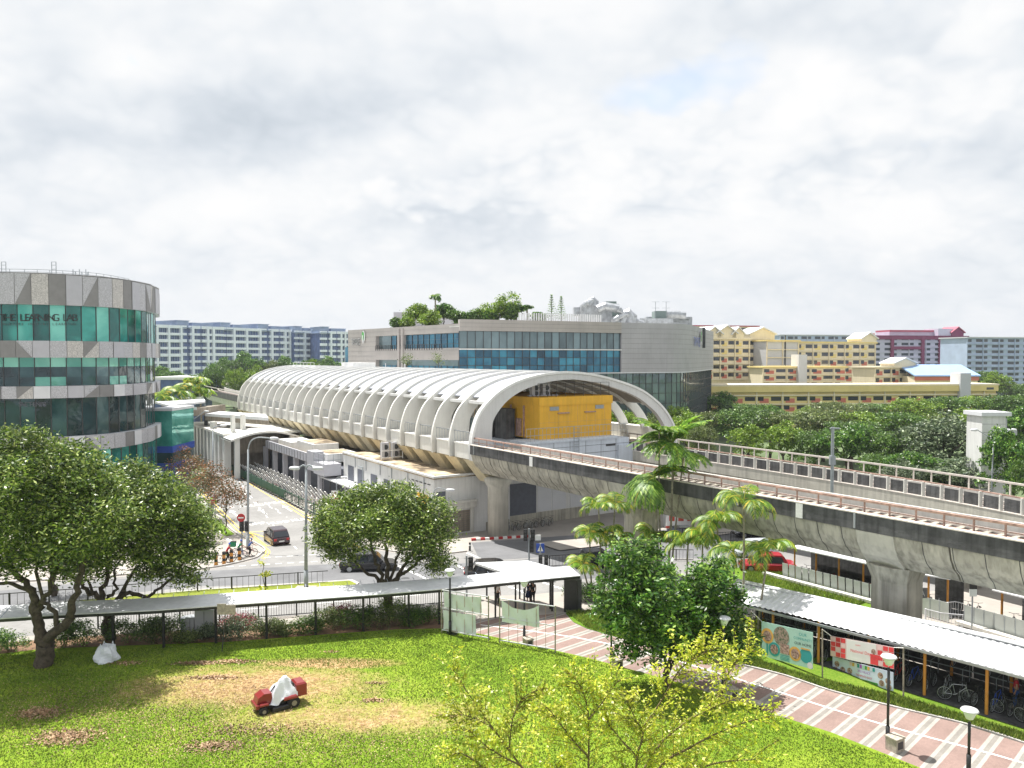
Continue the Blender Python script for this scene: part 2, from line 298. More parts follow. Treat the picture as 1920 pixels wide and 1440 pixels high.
# ------------------------------------------------------------------ mesh helpers
ORG = {}
def tag(o, label=None, cat=None, group=None, kind=None):
    if label: o['label'] = label
    if cat: o['category'] = cat
    if group: o['group'] = group
    if kind: o['kind'] = kind
    return o
def thing(name, loc, label, cat, group=None):
    o = bpy.data.objects.new(name, None); COL.objects.link(o); o.location = loc; o.empty_display_size = .3
    ORG[o.name] = Vector(loc); return tag(o, label, cat, group)
def ml(m): return [M[x] if isinstance(x, str) else x for x in (m if isinstance(m, (list, tuple)) else [m])]
class MB:
    def __init__(s, T=None): s.v = []; s.f = []; s.m = []; s.T = T
    def add(s, pts, faces, m=0):
        b = len(s.v); s.pc = getattr(s, 'pc', []) + [(b, len(s.f))]
        if s.T: pts = [s.T(*p) for p in pts]
        s.v += [tuple(p) for p in pts]; s.f += [tuple(b + i for i in f) for f in faces]; s.m += [m] * len(faces); return s
    def quad(s, a, b, c, d, m=0): return s.add([a, b, c, d], [(0, 1, 2, 3)], m)
    def poly(s, pts, m=0): return s.add(pts, [tuple(range(len(pts)))], m)
    def box(s, x0, x1, y0, y1, z0, z1, m=0):
        p = [(x, y, z) for z in (z0, z1) for (x, y) in ((x0, y0), (x1, y0), (x1, y1), (x0, y1))]
        return s.add(p, [(3, 2, 1, 0), (4, 5, 6, 7), (0, 1, 5, 4), (1, 2, 6, 5), (2, 3, 7, 6), (3, 0, 4, 7)], m)
    def bar(s, p, q, w_, h, m=0):
        p = Vector(p); q = Vector(q); d = (q - p)
        if d.length < 1e-6: return s
        d.normalize(); up = Vector((0, 0, 1)) if abs(d.z) < .95 else Vector((0, 1, 0))
        r = d.cross(up).normalized() * w_ / 2; u = r.cross(d).normalized() * h / 2
        pts = [p - r - u, p + r - u, p + r + u, p - r + u, q - r - u, q + r - u, q + r + u, q - r + u]
        return s.add(pts, [(0, 1, 2, 3), (7, 6, 5, 4), (0, 4, 5, 1), (1, 5, 6, 2), (2, 6, 7, 3), (3, 7, 4, 0)], m)
    def tube(s, pts, rad, n=6, m=0, cap=True):
        pts = [Vector(p) for p in pts]
        if not isinstance(rad, (list, tuple)): rad = [rad] * len(pts)
        V_ = []; ref = None
        for i, p in enumerate(pts):
            d = (pts[min(i + 1, len(pts) - 1)] - pts[max(i - 1, 0)]).normalized()
            if ref is None: ref = d.orthogonal().normalized()
            ref = (ref - d * ref.dot(d))
            if ref.length < 1e-4: ref = d.orthogonal()
            ref.normalize(); bi = d.cross(ref)
            for k in range(n):
                a = 2 * math.pi * k / n; V_.append(p + (ref * math.cos(a) + bi * math.sin(a)) * rad[i])
        fs = [(i * n + k, i * n + (k + 1) % n, (i + 1) * n + (k + 1) % n, (i + 1) * n + k) for i in range(len(pts) - 1) for k in range(n)]
        if cap: fs += [tuple(range(n))[::-1], tuple((len(pts) - 1) * n + k for k in range(n))]
        return s.add(V_, fs, m)
    def lathe(s, prof, c=(0, 0, 0), n=12, m=0, axis='z'):
        V_ = []
        for (r, z) in prof:
            for k in range(n):
                a = 2 * math.pi * k / n
                if axis == 'z': V_.append((c[0] + r * math.cos(a), c[1] + r * math.sin(a), c[2] + z))
                elif axis == 'y': V_.append((c[0] + r * math.cos(a), c[1] + z, c[2] + r * math.sin(a)))
                else: V_.append((c[0] + z, c[1] + r * math.cos(a), c[2] + r * math.sin(a)))
        fs = [(i * n + k, i * n + (k + 1) % n, (i + 1) * n + (k + 1) % n, (i + 1) * n + k) for i in range(len(prof) - 1) for k in range(n)]
        if prof[0][0] > 1e-4: fs.append(tuple(range(n))[::-1])
        if prof[-1][0] > 1e-4: fs.append(tuple((len(prof) - 1) * n + k for k in range(n)))
        return s.add(V_, fs, m)
    def prism(s, pts, z0, z1, m=0, mt=None):
        n = len(pts)
        def z_(z, p): return z(p) if callable(z) else z
        V_ = [(p[0], p[1], z_(z0, p)) for p in pts] + [(p[0], p[1], z_(z1, p)) for p in pts]
        s.add(V_, [(i, (i + 1) % n, n + (i + 1) % n, n + i) for i in range(n)], m)
        s.f.append(tuple(len(s.v) - 2 * n + n + i for i in range(n))); s.m.append(m if mt is None else mt)
        s.f.append(tuple(len(s.v) - 2 * n + i for i in range(n))[::-1]); s.m.append(m); return s
    def sweep(s, path, sec, m=0, closed=True, cap=True, zf=None):
        """path: list of (x,y) or Vectors; sec: list of (u,z): u to the right-hand normal"""
        n = len(sec); V_ = []
        for i, p in enumerate(path):
            a = Vector(path[max(i - 1, 0)][:2]); b = Vector(path[min(i + 1, len(path) - 1)][:2]); d = (b - a).normalized(); nr = Vector((-d.y, d.x))
            z0 = p[2] if len(p) > 2 else 0
            for (u, z) in sec: V_.append((p[0] + nr.x * u, p[1] + nr.y * u, z0 + z))
        rng = n if closed else n - 1
        fs = [(i * n + k, i * n + (k + 1) % n, (i + 1) * n + (k + 1) % n, (i + 1) * n + k) for i in range(len(path) - 1) for k in range(rng)]
        if cap and closed: fs += [tuple(range(n))[::-1], tuple((len(path) - 1) * n + k for k in range(n))]
        return s.add(V_, fs, m)
    def split(s, name, mats, parent=None, per=1, **kw):
        """one object for each `per` pieces"""
        out = []; pc = s.pc + [(len(s.v), len(s.f))]
        for i in range(0, len(s.pc), per):
            j = min(i + per, len(s.pc)); t = MB(); v0, f0 = pc[i]; v1, f1 = pc[j]
            t.v = s.v[v0:v1]; t.f = [tuple(x - v0 for x in f) for f in s.f[f0:f1]]; t.m = s.m[f0:f1]; out.append(t.build(name, mats, parent, **kw))
        return out
    def build(s, name, mats, parent=None, smooth=False, label=None, cat=None, group=None, kind=None, at=None):
        me = bpy.data.meshes.new(name); v = s.v
        if parent is not None: o0 = ORG.get(parent.name, Vector((0, 0, 0)))
        elif at is not None: o0 = Vector(at)
        elif kind == 'structure' or not v: o0 = Vector((0, 0, 0))
        else:
            A = np.array(v); o0 = Vector(((A[:, 0].min() + A[:, 0].max()) / 2, (A[:, 1].min() + A[:, 1].max()) / 2, A[:, 2].min()))
        me.from_pydata([(p[0] - o0.x, p[1] - o0.y, p[2] - o0.z) for p in v], [], s.f)
        for m in ml(mats): me.materials.append(m)
        if len(me.materials) > 1: me.polygons.foreach_set('material_index', s.m)
        if smooth: me.polygons.foreach_set('use_smooth', [True] * len(s.f))
        me.update(); o = bpy.data.objects.new(name, me); COL.objects.link(o)
        if parent is not None: o.parent = parent; ORG[o.name] = o0
        else: o.location = o0; ORG[o.name] = o0
        return tag(o, label, cat, group, kind)
KIDS = {}
def kids(o):
    return [c for c in o.children]
def dup(o, loc=None, rz=None, sc_=None, label=None, group=None, parent=None):
    r = o.copy(); COL.objects.link(r)
    if parent is not None: r.parent = parent
    for c in o.children: dup(c, parent=r)
    if loc is not None: r.location = loc
    if rz is not None: r.rotation_euler = (0, 0, rz)
    if sc_ is not None: r.scale = (sc_,) * 3 if isinstance(sc_, (int, float)) else sc_
    if label: r['label'] = label
    if group: r['group'] = group
    return r
def npmesh(name, V_, quads, mats, parent=None, at=None, mi=None, **kw):
    me = bpy.data.meshes.new(name); n = len(V_); k = quads.shape[1]
    if parent is not None: o0 = np.array(ORG.get(parent.name, Vector((0, 0, 0))))
    else: o0 = np.array(at if at is not None else (0, 0, 0), float)
    me.vertices.add(n); me.vertices.foreach_set('co', (V_ - o0).astype(np.float32).ravel())
    me.loops.add(quads.size); me.loops.foreach_set('vertex_index', quads.ravel().astype(np.int32))
    me.polygons.add(len(quads)); me.polygons.foreach_set('loop_start', np.arange(0, quads.size, k, dtype=np.int32))
    for m in ml(mats): me.materials.append(m)
    if mi is not None: me.polygons.foreach_set('material_index', mi.astype(np.int32))
    me.update(calc_edges=True); o = bpy.data.objects.new(name, me); COL.objects.link(o)
    if parent is not None: o.parent = parent; ORG[o.name] = Vector(o0)
    else: o.location = o0
    return tag(o, kw.get('label'), kw.get('cat'), kw.get('group'), kw.get('kind'))
def leafverts(C_, l, wd, up=.35, rng=RNG):
    n = len(C_); d = rng.normal(size=(n, 3)); d[:, 2] = d[:, 2] * .6 - .15; d /= np.linalg.norm(d, axis=1)[:, None]
    nr = rng.normal(size=(n, 3)); nr[:, 2] += up * 3; r = np.cross(d, nr); r /= np.linalg.norm(r, axis=1)[:, None] + 1e-9
    ll = l * rng.uniform(.6, 1.3, n)[:, None]; ww = wd * rng.uniform(.7, 1.2, n)[:, None]
    a = C_ - d * ll * .5; b = C_ + r * ww * .5; c = C_ + d * ll * .5; e = C_ - r * ww * .5
    V_ = np.stack([a, b, c, e], 1).reshape(-1, 3); return V_, np.arange(4 * n).reshape(n, 4)
def cloud(blobs, n, clump=.45, per=14, inner=.2, low=-.55, rng=RNG):
    """points in leaf clumps on the outside of the blobs; blobs: (x,y,z,rx,ry,rz)"""
    B = np.array(blobs, float); wts = (B[:, 3] * B[:, 5]) ** 1.0; wts /= wts.sum()
    k = max(1, n // per); idx = rng.choice(len(B), k, p=wts); d = rng.normal(size=(k * 3, 3)); d /= np.linalg.norm(d, axis=1)[:, None]
    d = d[d[:, 2] > low][:k]
    while len(d) < k: d = np.vstack([d, d])[:k]
    rr = np.where(rng.random(k) < inner, rng.uniform(.3, .8, k), rng.uniform(.82, 1.08, k))
    c = B[idx, :3] + d * B[idx, 3:6] * rr[:, None]
    pts = np.repeat(c, per, 0) + rng.normal(size=(k * per, 3)) * np.array([clump, clump, clump * .6])
    return pts
def cat_rom(pts, n):
    pts = [Vector(p) for p in pts]; out = []
    for i in range(len(pts) - 1):
        p0 = pts[max(i - 1, 0)]; p1 = pts[i]; p2 = pts[i + 1]; p3 = pts[min(i + 2, len(pts) - 1)]
        for k in range(n):
            t = k / n; out.append(.5 * ((2 * p1) + (p2 - p0) * t + (2 * p0 - 5 * p1 + 4 * p2 - p3) * t * t + (3 * p1 - p0 - 3 * p2 + p3) * t ** 3))
    out.append(pts[-1]); return out
def text(body, origin, right, up, size, m, name='lettering', parent=None, ext=.02, align='LEFT', label=None, kind=None, cat=None, xs=1.0):
    cu = bpy.data.curves.new(name, 'FONT'); cu.body = body; cu.size = 1; cu.extrude = 0; cu.align_x = align
    to = bpy.data.objects.new('t', cu); COL.objects.link(to); bpy.context.view_layer.update()
    me = bpy.data.meshes.new_from_object(to.evaluated_get(bpy.context.evaluated_depsgraph_get())); bpy.data.objects.remove(to)
    right = Vector(right).normalized() * size * xs; up = Vector(up) * size if isinstance(size, (int, float)) else up
    nrm = right.cross(up).normalized()
    mb = MB(); vs = [Vector(origin) + right * v.co.x + up * v.co.y + nrm * ext for v in me.vertices]
    mb.v = [tuple(v) for v in vs]; mb.f = [tuple(p.vertices) for p in me.polygons]; mb.m = [0] * len(mb.f)
    bpy.data.meshes.remove(me)
    return mb.build(name, m, parent, label=label, kind=kind, cat=cat)
# ------------------------------------------------------------------ ground
def gsheet(name, pix, m, h, kind='structure', step=3.0, **kw):
    """flat area outlined on the ground; follows the gentle fall of the ground"""
    pts = [G(*p) if len(p) == 2 else Vector((p[0], p[1], zg(p[1]))) for p in pix]
    import bmesh
    bm = bmesh.new(); bm.faces.new([bm.verts.new((p.x, p.y, 0)) for p in pts])
    for yy in (42, 84):
        bmesh.ops.bisect_plane(bm, geom=bm.verts[:] + bm.edges[:] + bm.faces[:], plane_co=(0, yy, 0), plane_no=(0, 1, 0))
    bmesh.ops.triangulate(bm, faces=bm.faces[:])
    for v in bm.verts: v.co.z = zg(v.co.y) + h
    for f in bm.faces:
        f.normal_update()
        if f.normal.z < 0: f.normal_flip()
    me = bpy.data.meshes.new(name); bm.to_mesh(me); bm.free()
    for x in ml(m): me.materials.append(x)
    o = bpy.data.objects.new(name, me); COL.objects.link(o); return tag(o, kind=kind, **kw)
def W(x, y): return (x, y, 'w')
_g = MB(); ys = [-150, 42, 84, 2600]
for a, b in zip(ys, ys[1:]): _g.quad((-2500, a, zg(a) - .02), (2500, a, zg(a) - .02), (2500, b, zg(b) - .02), (-2500, b, zg(b) - .02))
C('far_ground', (.10, .14, .06), .95, .3, .02, .2)
_g.build('ground', 'far_ground', kind='structure')
gsheet('pavement', [W(-75, 38), W(45, 38), W(60, 60), W(70, 135), W(-90, 175), W(-105, 60)], 'pavement', .004)
# main asphalt: cross road and the side road up the left of the station
gsheet('cross_road', [(-700, 1130), (-300, 1112), (0, 1096), (160, 1087), (230, 1081), (385, 1069), (470, 1052), (492, 1040), (497, 1026), (448, 1000), (405, 960), (370, 925), (352, 893), (345, 872), (400, 857), (430, 872), (472, 902), (589, 972), (655, 1012), (700, 1030), (760, 1040), (821, 1041), (876, 1036), (884, 1016), (990, 1009), (1200, 996), (1480, 975), (1800, 952), (2100, 940), (2100, 1080), (1700, 1112), (1480, 1092), (1380, 1085), (1250, 1092), (1100, 1104), (985, 1117), (870, 1120), (840, 1132), (412, 1165), (184, 1180), (0, 1198), (-300, 1230), (-700, 1275)], 'asphalt_light', .010)
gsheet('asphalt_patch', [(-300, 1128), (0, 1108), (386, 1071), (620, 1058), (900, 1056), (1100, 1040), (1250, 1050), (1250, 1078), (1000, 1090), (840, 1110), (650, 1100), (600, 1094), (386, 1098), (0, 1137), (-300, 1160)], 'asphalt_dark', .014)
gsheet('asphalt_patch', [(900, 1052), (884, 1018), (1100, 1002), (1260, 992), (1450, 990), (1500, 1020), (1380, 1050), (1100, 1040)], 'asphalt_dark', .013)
# traffic island under the viaduct
gsheet('traffic_island', [(1010, 1019), (1090, 1012), (1200, 1006), (1215, 1012), (1120, 1026), (1050, 1034), (1030, 1028)], 'pavement', .12)
gsheet('traffic_island', [(1265, 1000), (1330, 992), (1395, 990), (1380, 1000), (1300, 1012)], 'pavement', .10)
# median lawn and its kerb
med = [(-400, 1170), (0, 1141), (120, 1131), (385, 1108), (600, 1095), (655, 1091), (668, 1097), (660, 1106), (600, 1114), (384, 1130), (200, 1147), (0, 1160), (-400, 1195)]
def grow(pts, k):
    cx_ = sum(p[0] for p in pts) / len(pts); cy_ = sum(p[1] for p in pts) / len(pts); return [(p[0] + k * 2.5 * (1 if p[0] > cx_ else -1) * 0.7, p[1] + (k if p[1] > cy_ else -k)) for p in pts]
grassmat('lawn_grass', [(.3, (.06, .13, .010)), (.45, (.15, .25, .018)), (.56, (.24, .34, .03)), (.7, (.38, .44, .07))],
         dry=[(-13, 38.4, 9, 3.6, .62), (-7, 35, 9, 2.6, .5), (-10, 41.2, 5, 1.0, .8)])
grassmat('median_grass', [(.3, (.10, .14, .02)), (.5, (.22, .26, .04)), (.7, (.38, .38, .09))])
grassmat('verge_grass', [(.3, (.05, .11, .012)), (.5, (.12, .22, .02)), (.7, (.26, .32, .05))])
gsheet('median_kerb', grow(med, 3), 'kerb', .09); gsheet('median_grass', med, 'median_grass', .12)
# lawn
gsheet('lawn', [(-900, 1290), (0, 1228), (85, 1218), (430, 1205), (600, 1192), (740, 1182), (830, 1180), (900, 1190), (1040, 1221), (1150, 1248), (1280, 1284), (1400, 1325), (1560, 1376), (1720, 1440), (1900, 1520), (2300, 1800), (2300, 3200), (-2600, 3200)], 'lawn_grass', .06)
gsheet('planting_bed', [(-900, 1272), (0, 1206), (184, 1192), (420, 1178), (620, 1166), (800, 1152), (832, 1160), (830, 1181), (740, 1183), (600, 1193), (430, 1206), (0, 1230), (-900, 1292)], 'soil', .02)
# plaza and striped path
gsheet('plaza_paving', [(830, 1160), (832, 1130), (870, 1119), (985, 1116), (1110, 1104), (1125, 1135), (1112, 1150), (1060, 1153), (1000, 1175), (870, 1186)], 'pavement', .012)
gsheet('park_path', [(832, 1181), (860, 1165), (960, 1158), (1058, 1150), (1075, 1168), (1100, 1180), (1160, 1198), (1260, 1225), (1380, 1246), (1470, 1268), (1560, 1298), (1690, 1331), (1800, 1357), (1925, 1397), (2200, 1500), (2300, 1800), (1900, 1520), (1720, 1440), (1560, 1376), (1400, 1325), (1280, 1284), (1150, 1248), (1040, 1221), (900, 1190)], 'striped_paving', .02)
# pale line along the middle of the path
_l = [(900, 1172), (1040, 1190), (1160, 1212), (1380, 1273), (1560, 1330), (1700, 1372), (1920, 1432), (2100, 1500)]
mb = MB(); pp = [G(*p) for p in _l]
mb.sweep([(p.x, p.y, zg(p.y) + .026) for p in cat_rom(pp, 4)], [(-.06, 0), (.06, 0)], closed=False); mb.build('path_line', 'paint_white', kind='structure')
# low kerb along the path's verge
mb = MB(); pp = [G(*p) for p in [(1380, 1246), (1470, 1268), (1560, 1298), (1690, 1331), (1800, 1357), (1925, 1397), (2200, 1500)]]
mb.sweep([(p.x, p.y, zg(p.y)) for p in cat_rom(pp, 4)], [(0, 0), (.12, 0), (.12, .08), (0, .08)]); mb.build('path_kerb', 'kerb', kind='structure')
gsheet('path_verge', [(1060, 1150), (1075, 1167), (1100, 1179), (1160, 1196), (1260, 1223), (1380, 1244), (1470, 1266), (1560, 1296), (1690, 1329), (1800, 1355), (1925, 1395), (2200, 1498), (2200, 1440), (1900, 1330), (1700, 1275), (1400, 1190), (1300, 1120), (1125, 1108), (1112, 1148)], 'verge_grass', .035)
gsheet('verge_grass', [(1330, 1062), (1395, 1066), (1485, 1072), (1560, 1105), (1660, 1128), (1720, 1150), (1560, 1180), (1390, 1130), (1300, 1090)], 'verge_grass', .05)
gsheet('verge_grass', [(1720, 1070), (1800, 1083), (1900, 1095), (2100, 1090), (2100, 1060), (1720, 1050)], 'verge_grass', .05)
gsheet('verge_grass', [(318, 806), (352, 812), (395, 850), (380, 862), (318, 850)], 'verge_grass', .05)
gsheet('verge_grass', [(352, 930), (385, 965), (420, 985), (440, 1002), (425, 1006), (395, 990), (340, 940)], 'verge_grass', .05)
gsheet('wood_floor', [(1240, 770), (2400, 770), (2400, 1000), (1500, 950), (1280, 850)], 'far_ground', .03)
# painted markings
def gline(name, a, b, wd, m='paint_white', h=.02, dash=None):
    A = G(*a); B = G(*b); d = (B - A); Ln = d.length; d.normalize(); nr = Vector((-d.y, d.x, 0)) * wd / 2; mb = MB(); t = 0
    on, off = dash or (Ln, 0)
    while t < Ln - .01:
        e = min(t + on, Ln); p = A + d * t; q = A + d * e
        mb.quad(*[(v.x, v.y, zg(v.y) + h) for v in (p - nr, p + nr, q + nr, q - nr)]); t += on + off
    return mb.build(name, m, kind='structure')
def gpath(name, pix, wd, m, h=.021):
    pp = [G(*p) for p in pix]; mb = MB()
    mb.sweep([(p.x, p.y, zg(p.y) + h) for p in cat_rom(pp, 4)], [(-wd / 2, 0), (wd / 2, 0)], closed=False); mb.build(name, m, kind='structure')
gpath('yellow_line', [(452, 884), (474, 905), (588, 974), (680, 1030)], .14, 'paint_yellow'); gpath('yellow_line', [(447, 886), (468, 907), (582, 977), (670, 1034)], .14, 'paint_yellow')
gpath('yellow_line', [(372, 921), (410, 959), (452, 1000), (492, 1026), (499, 1036), (490, 1047)], .14, 'paint_yellow'); gpath('yellow_line', [(376, 918), (415, 957), (458, 998), (498, 1027), (505, 1037), (494, 1049)], .14, 'paint_yellow')
for a, b in (((466, 998), (500, 1024)), ((500, 1024), (542, 1020)), ((542, 1020), (497, 996)), ((497, 996), (466, 998)), ((466, 998), (500, 1008))): gline('yellow_box_marking', a, b, .22, 'paint_yellow')
gline('lane_line', (448, 902), (560, 1033), .12, h=.022, dash=(1.6, 3.2)); gline('lane_line', (500, 945), (530, 962), .12, h=.022, dash=(1.4, 2.4)); gline('lane_line', (458, 925), (505, 970), .12, h=.022, dash=(1.4, 2.4)); gline('lane_line', (505, 950), (538, 970), .12, h=.022, dash=(1.4, 2.4))
gline('give_way_line', (425, 1063), (640, 1050), .18, h=.022, dash=(.55, .45)); gline('give_way_line', (495, 1046), (640, 1037), .18, h=.022, dash=(.55, .45))
gline('stop_line', (425, 1010), (448, 1024), .4)
for a, b in (((738, 1057), (815, 1093)), ((813, 1041), (873, 1068)), ((936, 1092), (988, 1114)), ((876, 1037), (912, 1053)), ((1005, 1088), (1057, 1106))): gline('crossing_line', a, b, .32, h=.024, dash=(.30, .22))
gline('lane_line', (-200, 1178), (180, 1156), .12, h=.022, dash=(2.5, 2.5)); gline('lane_line', (450, 1144), (830, 1112), .12, h=.022, dash=(2.5, 2.5))
def garrow(px, py):
    p = G(px, py); d = Vector((-.515, .857, 0)); n_ = Vector((.857, .515, 0)); mb = MB()
    for pts in ([(-2.2, -.12), (-2.2, .12), (.6, .12), (.6, -.12)], [(.6, -.42), (.6, .42), (2.0, 0)]):
        mb.poly([(lambda q: (q.x, q.y, zg(q.y) + .022))(p + d * a + n_ * b) for a, b in pts][::-1])
    mb.build('road_arrow', 'paint_white', kind='structure')
for a in ((438, 962), (492, 959), (538, 953)): garrow(*a)
for body, px, py in (('AHEAD', 392, 957), ('AHEAD', 450, 952), ('AHEAD', 496, 946), ('HUMP', 456, 987), ('HUMP', 503, 984), ('HUMP', 548, 978)):
    p = G(px, py); o = text(body, p + Vector((0, 0, .024)), (.857, .515, 0), Vector((-.515, .857, 0)), .95, 'paint_white', name='road_lettering', ext=0)
    for v in o.data.vertices: v.co = Vector((v.co.x, v.co.y, zg(v.co.y) + .024)) if False else v.co
    # stretch along the travel direction as road letters are
    pr = Vector((p.x, p.y, p.z)); up = Vector((-.515, .857, 0))
    for v in o.data.vertices:
        q = v.co + o.location; k = (q - pr).dot(up); q = q + up * k * .9; v.co = Vector((q.x, q.y, zg(q.y) + .026)) - o.location
    o['kind'] = 'structure'
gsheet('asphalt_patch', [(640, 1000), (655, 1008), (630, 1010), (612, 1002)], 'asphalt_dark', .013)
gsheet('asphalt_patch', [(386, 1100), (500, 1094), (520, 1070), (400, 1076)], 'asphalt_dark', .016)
for px, py in ((600, 1044), (470, 980), (1075, 1054), (760, 1085)):
    p = G(px, py); mb = MB(); mb.lathe([(0, .022), (.34, .022), (.36, .0)], (p.x, p.y, p.z), 16); mb.build('manhole_cover', 'dark_metal', kind='structure')
# kerbs (real steps)
def kerbline(pix, hh=.13, wd=.16, m='kerb', name='kerb', label=None):
    pp = [G(*p) for p in pix]; mb = MB(); mb.sweep([(p.x, p.y, zg(p.y)) for p in cat_rom(pp, 5)], [(0, 0), (wd, 0), (wd, hh), (0, hh)]); mb.build(name, m, kind='structure')
kerbline([(-300, 1110), (160, 1085), (230, 1079), (385, 1067), (470, 1050), (490, 1040), (495, 1027), (446, 1001), (403, 961), (368, 926)])
kerbline([(430, 869), (474, 900), (591, 970), (657, 1010), (702, 1028), (760, 1038), (821, 1040), (876, 1035)])
mb = MB(); A = G(884, 1014); B = G(1000, 1007)
for i in range(14):
    p = A.lerp(B, i / 14); q = A.lerp(B, (i + .96) / 14); mb.bar((p.x, p.y, zg(p.y) + .12), (q.x, q.y, zg(q.y) + .12), .2, .24, i % 2)
mb.build('barrier_kerb', ['red_paint', 'paint_white'], kind='structure')
# black and white kerb dashes beside the bicycle fence
mb = MB()
for i in range(56):
    s0 = 16 + i * 1.15; a = S(-9.15, s0, 0); b = S(-9.15, s0 + .6, 0); z0 = zg(a.y)
    mb.bar((a.x, a.y, z0 + .09), (b.x, b.y, z0 + .09), .3, .18)
mb.build('painted_kerb', 'black_metal', kind='structure')
# grass blades over the lawn (nobody could count them)
def blades(name, poly, n, h_, m, ymax=200, seed=3, label=None, base=.06, lean=.5, dry=()):
    rng = np.random.default_rng(seed); pts = np.array([[*G(*p)][:2] for p in poly]); mn = pts.min(0); mx_ = pts.max(0)
    # denser towards the camera side is not needed: uniform
    q = rng.uniform(mn, mx_, (n * 3, 2)); x, y = q[:, 0], q[:, 1]; ins = np.zeros(len(q), bool); j = len(pts) - 1
    for i in range(len(pts)):
        xi, yi = pts[i]; xj, yj = pts[j]; c = ((yi > y) != (yj > y)) & (x < (xj - xi) * (y - yi) / (yj - yi + 1e-12) + xi); ins ^= c; j = i
    q = q[ins]
    for (a_, b_, c_, d_) in dry: q = q[(((q[:, 0] - a_) / c_) ** 2 + ((q[:, 1] - b_) / d_) ** 2 > .2 + rng.random(len(q)) * 1.1)]
    q = q[:n]; k = len(q); z = np.array([zg(v) for v in q[:, 1]]) + base - .01
    a = rng.uniform(0, 2 * np.pi, k); hh = h_ * rng.uniform(.5, 1.3, k); wd = .022 * rng.uniform(.7, 1.6, k) * (1 + h_ * 2)
    b0 = np.stack([q[:, 0] - np.cos(a) * wd, q[:, 1] - np.sin(a) * wd, z], 1); b1 = np.stack([q[:, 0] + np.cos(a) * wd, q[:, 1] + np.sin(a) * wd, z], 1)
    la = rng.uniform(0, 2 * np.pi, k); t = np.stack([q[:, 0] + np.cos(la) * hh * lean, q[:, 1] + np.sin(la) * hh * lean, z + hh], 1)
    npmesh(name, np.stack([b0, b1, t], 1).reshape(-1, 3), np.arange(3 * k).reshape(k, 3), m, kind='stuff', label=label)
blades('grass', [(-40, 1232), (430, 1208), (740, 1184), (830, 1182), (900, 1192), (1150, 1250), (1400, 1327), (1720, 1442), (1760, 1480), (-60, 1480)], 130000, .075, 'grass_blade', label='short mown bright green grass on the lawn', dry=[(-13, 38.4, 8, 3.0), (-7, 35, 7, 1.8)])
blades('verge_weeds', [(1385, 1244), (1470, 1266), (1560, 1296), (1690, 1329), (1800, 1355), (1925, 1395), (1960, 1390), (1900, 1372), (1700, 1312), (1540, 1277), (1420, 1240)], 20000, .17, 'grass_blade', seed=4, label='rough tall grass between the striped path and the long shelter')
blades('verge_weeds', [(1062, 1150), (1100, 1178), (1160, 1196), (1230, 1212), (1240, 1130), (1130, 1118), (1112, 1146)], 12000, .22, 'grass_blade', seed=5, label='tall green grass under the palms beside the striped path')
blades('verge_weeds', [(1395, 1066), (1485, 1074), (1560, 1105), (1640, 1128), (1560, 1150), (1400, 1110)], 9000, .22, 'grass_blade', seed=6, label='long grass and spider lilies in front of the far bicycle shelter')
def litter(name, spots, label, seed=9, size=.09):
    rng = np.random.default_rng(seed); C_ = []
    for (px, py, rx, ry, k) in spots:
        p = G(px, py); q = rng.normal(size=(k, 2)) * np.array([rx, ry]) * .5; hgt = np.exp(-((q / np.array([rx, ry])) ** 2).sum(1) * 2) * .10 * rng.random(k)
        yy = p.y + q[:, 1]; C_.append(np.stack([p.x + q[:, 0], yy, np.array([zg(v) for v in yy]) + .075 + hgt], 1))
    C_ = np.vstack(C_); V_, Q = leafverts(C_, size, size * .55, up=.9, rng=rng); npmesh(name, V_, Q, 'leaf_litter', kind='stuff', label=label)
litter('fallen_leaves', [(70, 1340, 1.1, .6, 700), (125, 1385, 1.5, .8, 1000), (375, 1246, 1.3, .3, 420), (440, 1243, 1.4, .3, 360), (400, 1273, 1.5, .3, 380), (703, 1283, .6, .15, 60), (700, 1316, .7, .25, 130), (400, 1402, 1.4, .5, 460), (620, 1225, .5, .12, 40), (240, 1246, 1.2, .3, 160), (480, 1372, 3.0, .8, 420)], 'raked heaps of dry brown fallen leaves on the lawn', size=.14)
litter('fallen_leaves', [(350, 1330, 12, 3.0, 8000), (560, 1395, 10, 2.6, 6000), (150, 1330, 8, 4, 3000), (430, 1290, 7, 1.6, 2200)], 'thin scatter of dry leaves over the worn part of the lawn', seed=12, size=.07)
# ------------------------------------------------------------------ station
def prof():
    pts = [(0, 7.9), (-.1, 9.3), (.2, 11.0), (1.04, 12.8), (2.98, 14.5), (5.2, 15.55), (7.64, 16.15), (10, 16.45), (12.5, 16.5), (16, 16.1), (19.9, 15.2), (22.3, 14.4), (24, 13.5), (25.6, 12.4), (26.85, 11.1), (27.7, 9.7), (28, 8)]
    c = cat_rom([(a, b, 0) for a, b in pts], 4); return [(p.x, p.y) for p in c]
PR = prof()
def inner(i, dep):
    a = PR[max(i - 1, 0)]; b = PR[min(i + 1, len(PR) - 1)]; tx, tz = b[0] - a[0], b[1] - a[1]; l_ = math.hypot(tx, tz); return (PR[i][0] + tz / l_ * dep, PR[i][1] - tx / l_ * dep)
def depth(i):
    w_ = PR[i][0]; z = PR[i][1]
    if w_ < 12.5: return .65 + 2.0 * max(0, (16.5 - z) / 8.6) ** .9
    return .6 + .65 * max(0, (16.5 - z) / 8.6) ** .8
BAY = 3.93; NB = 23
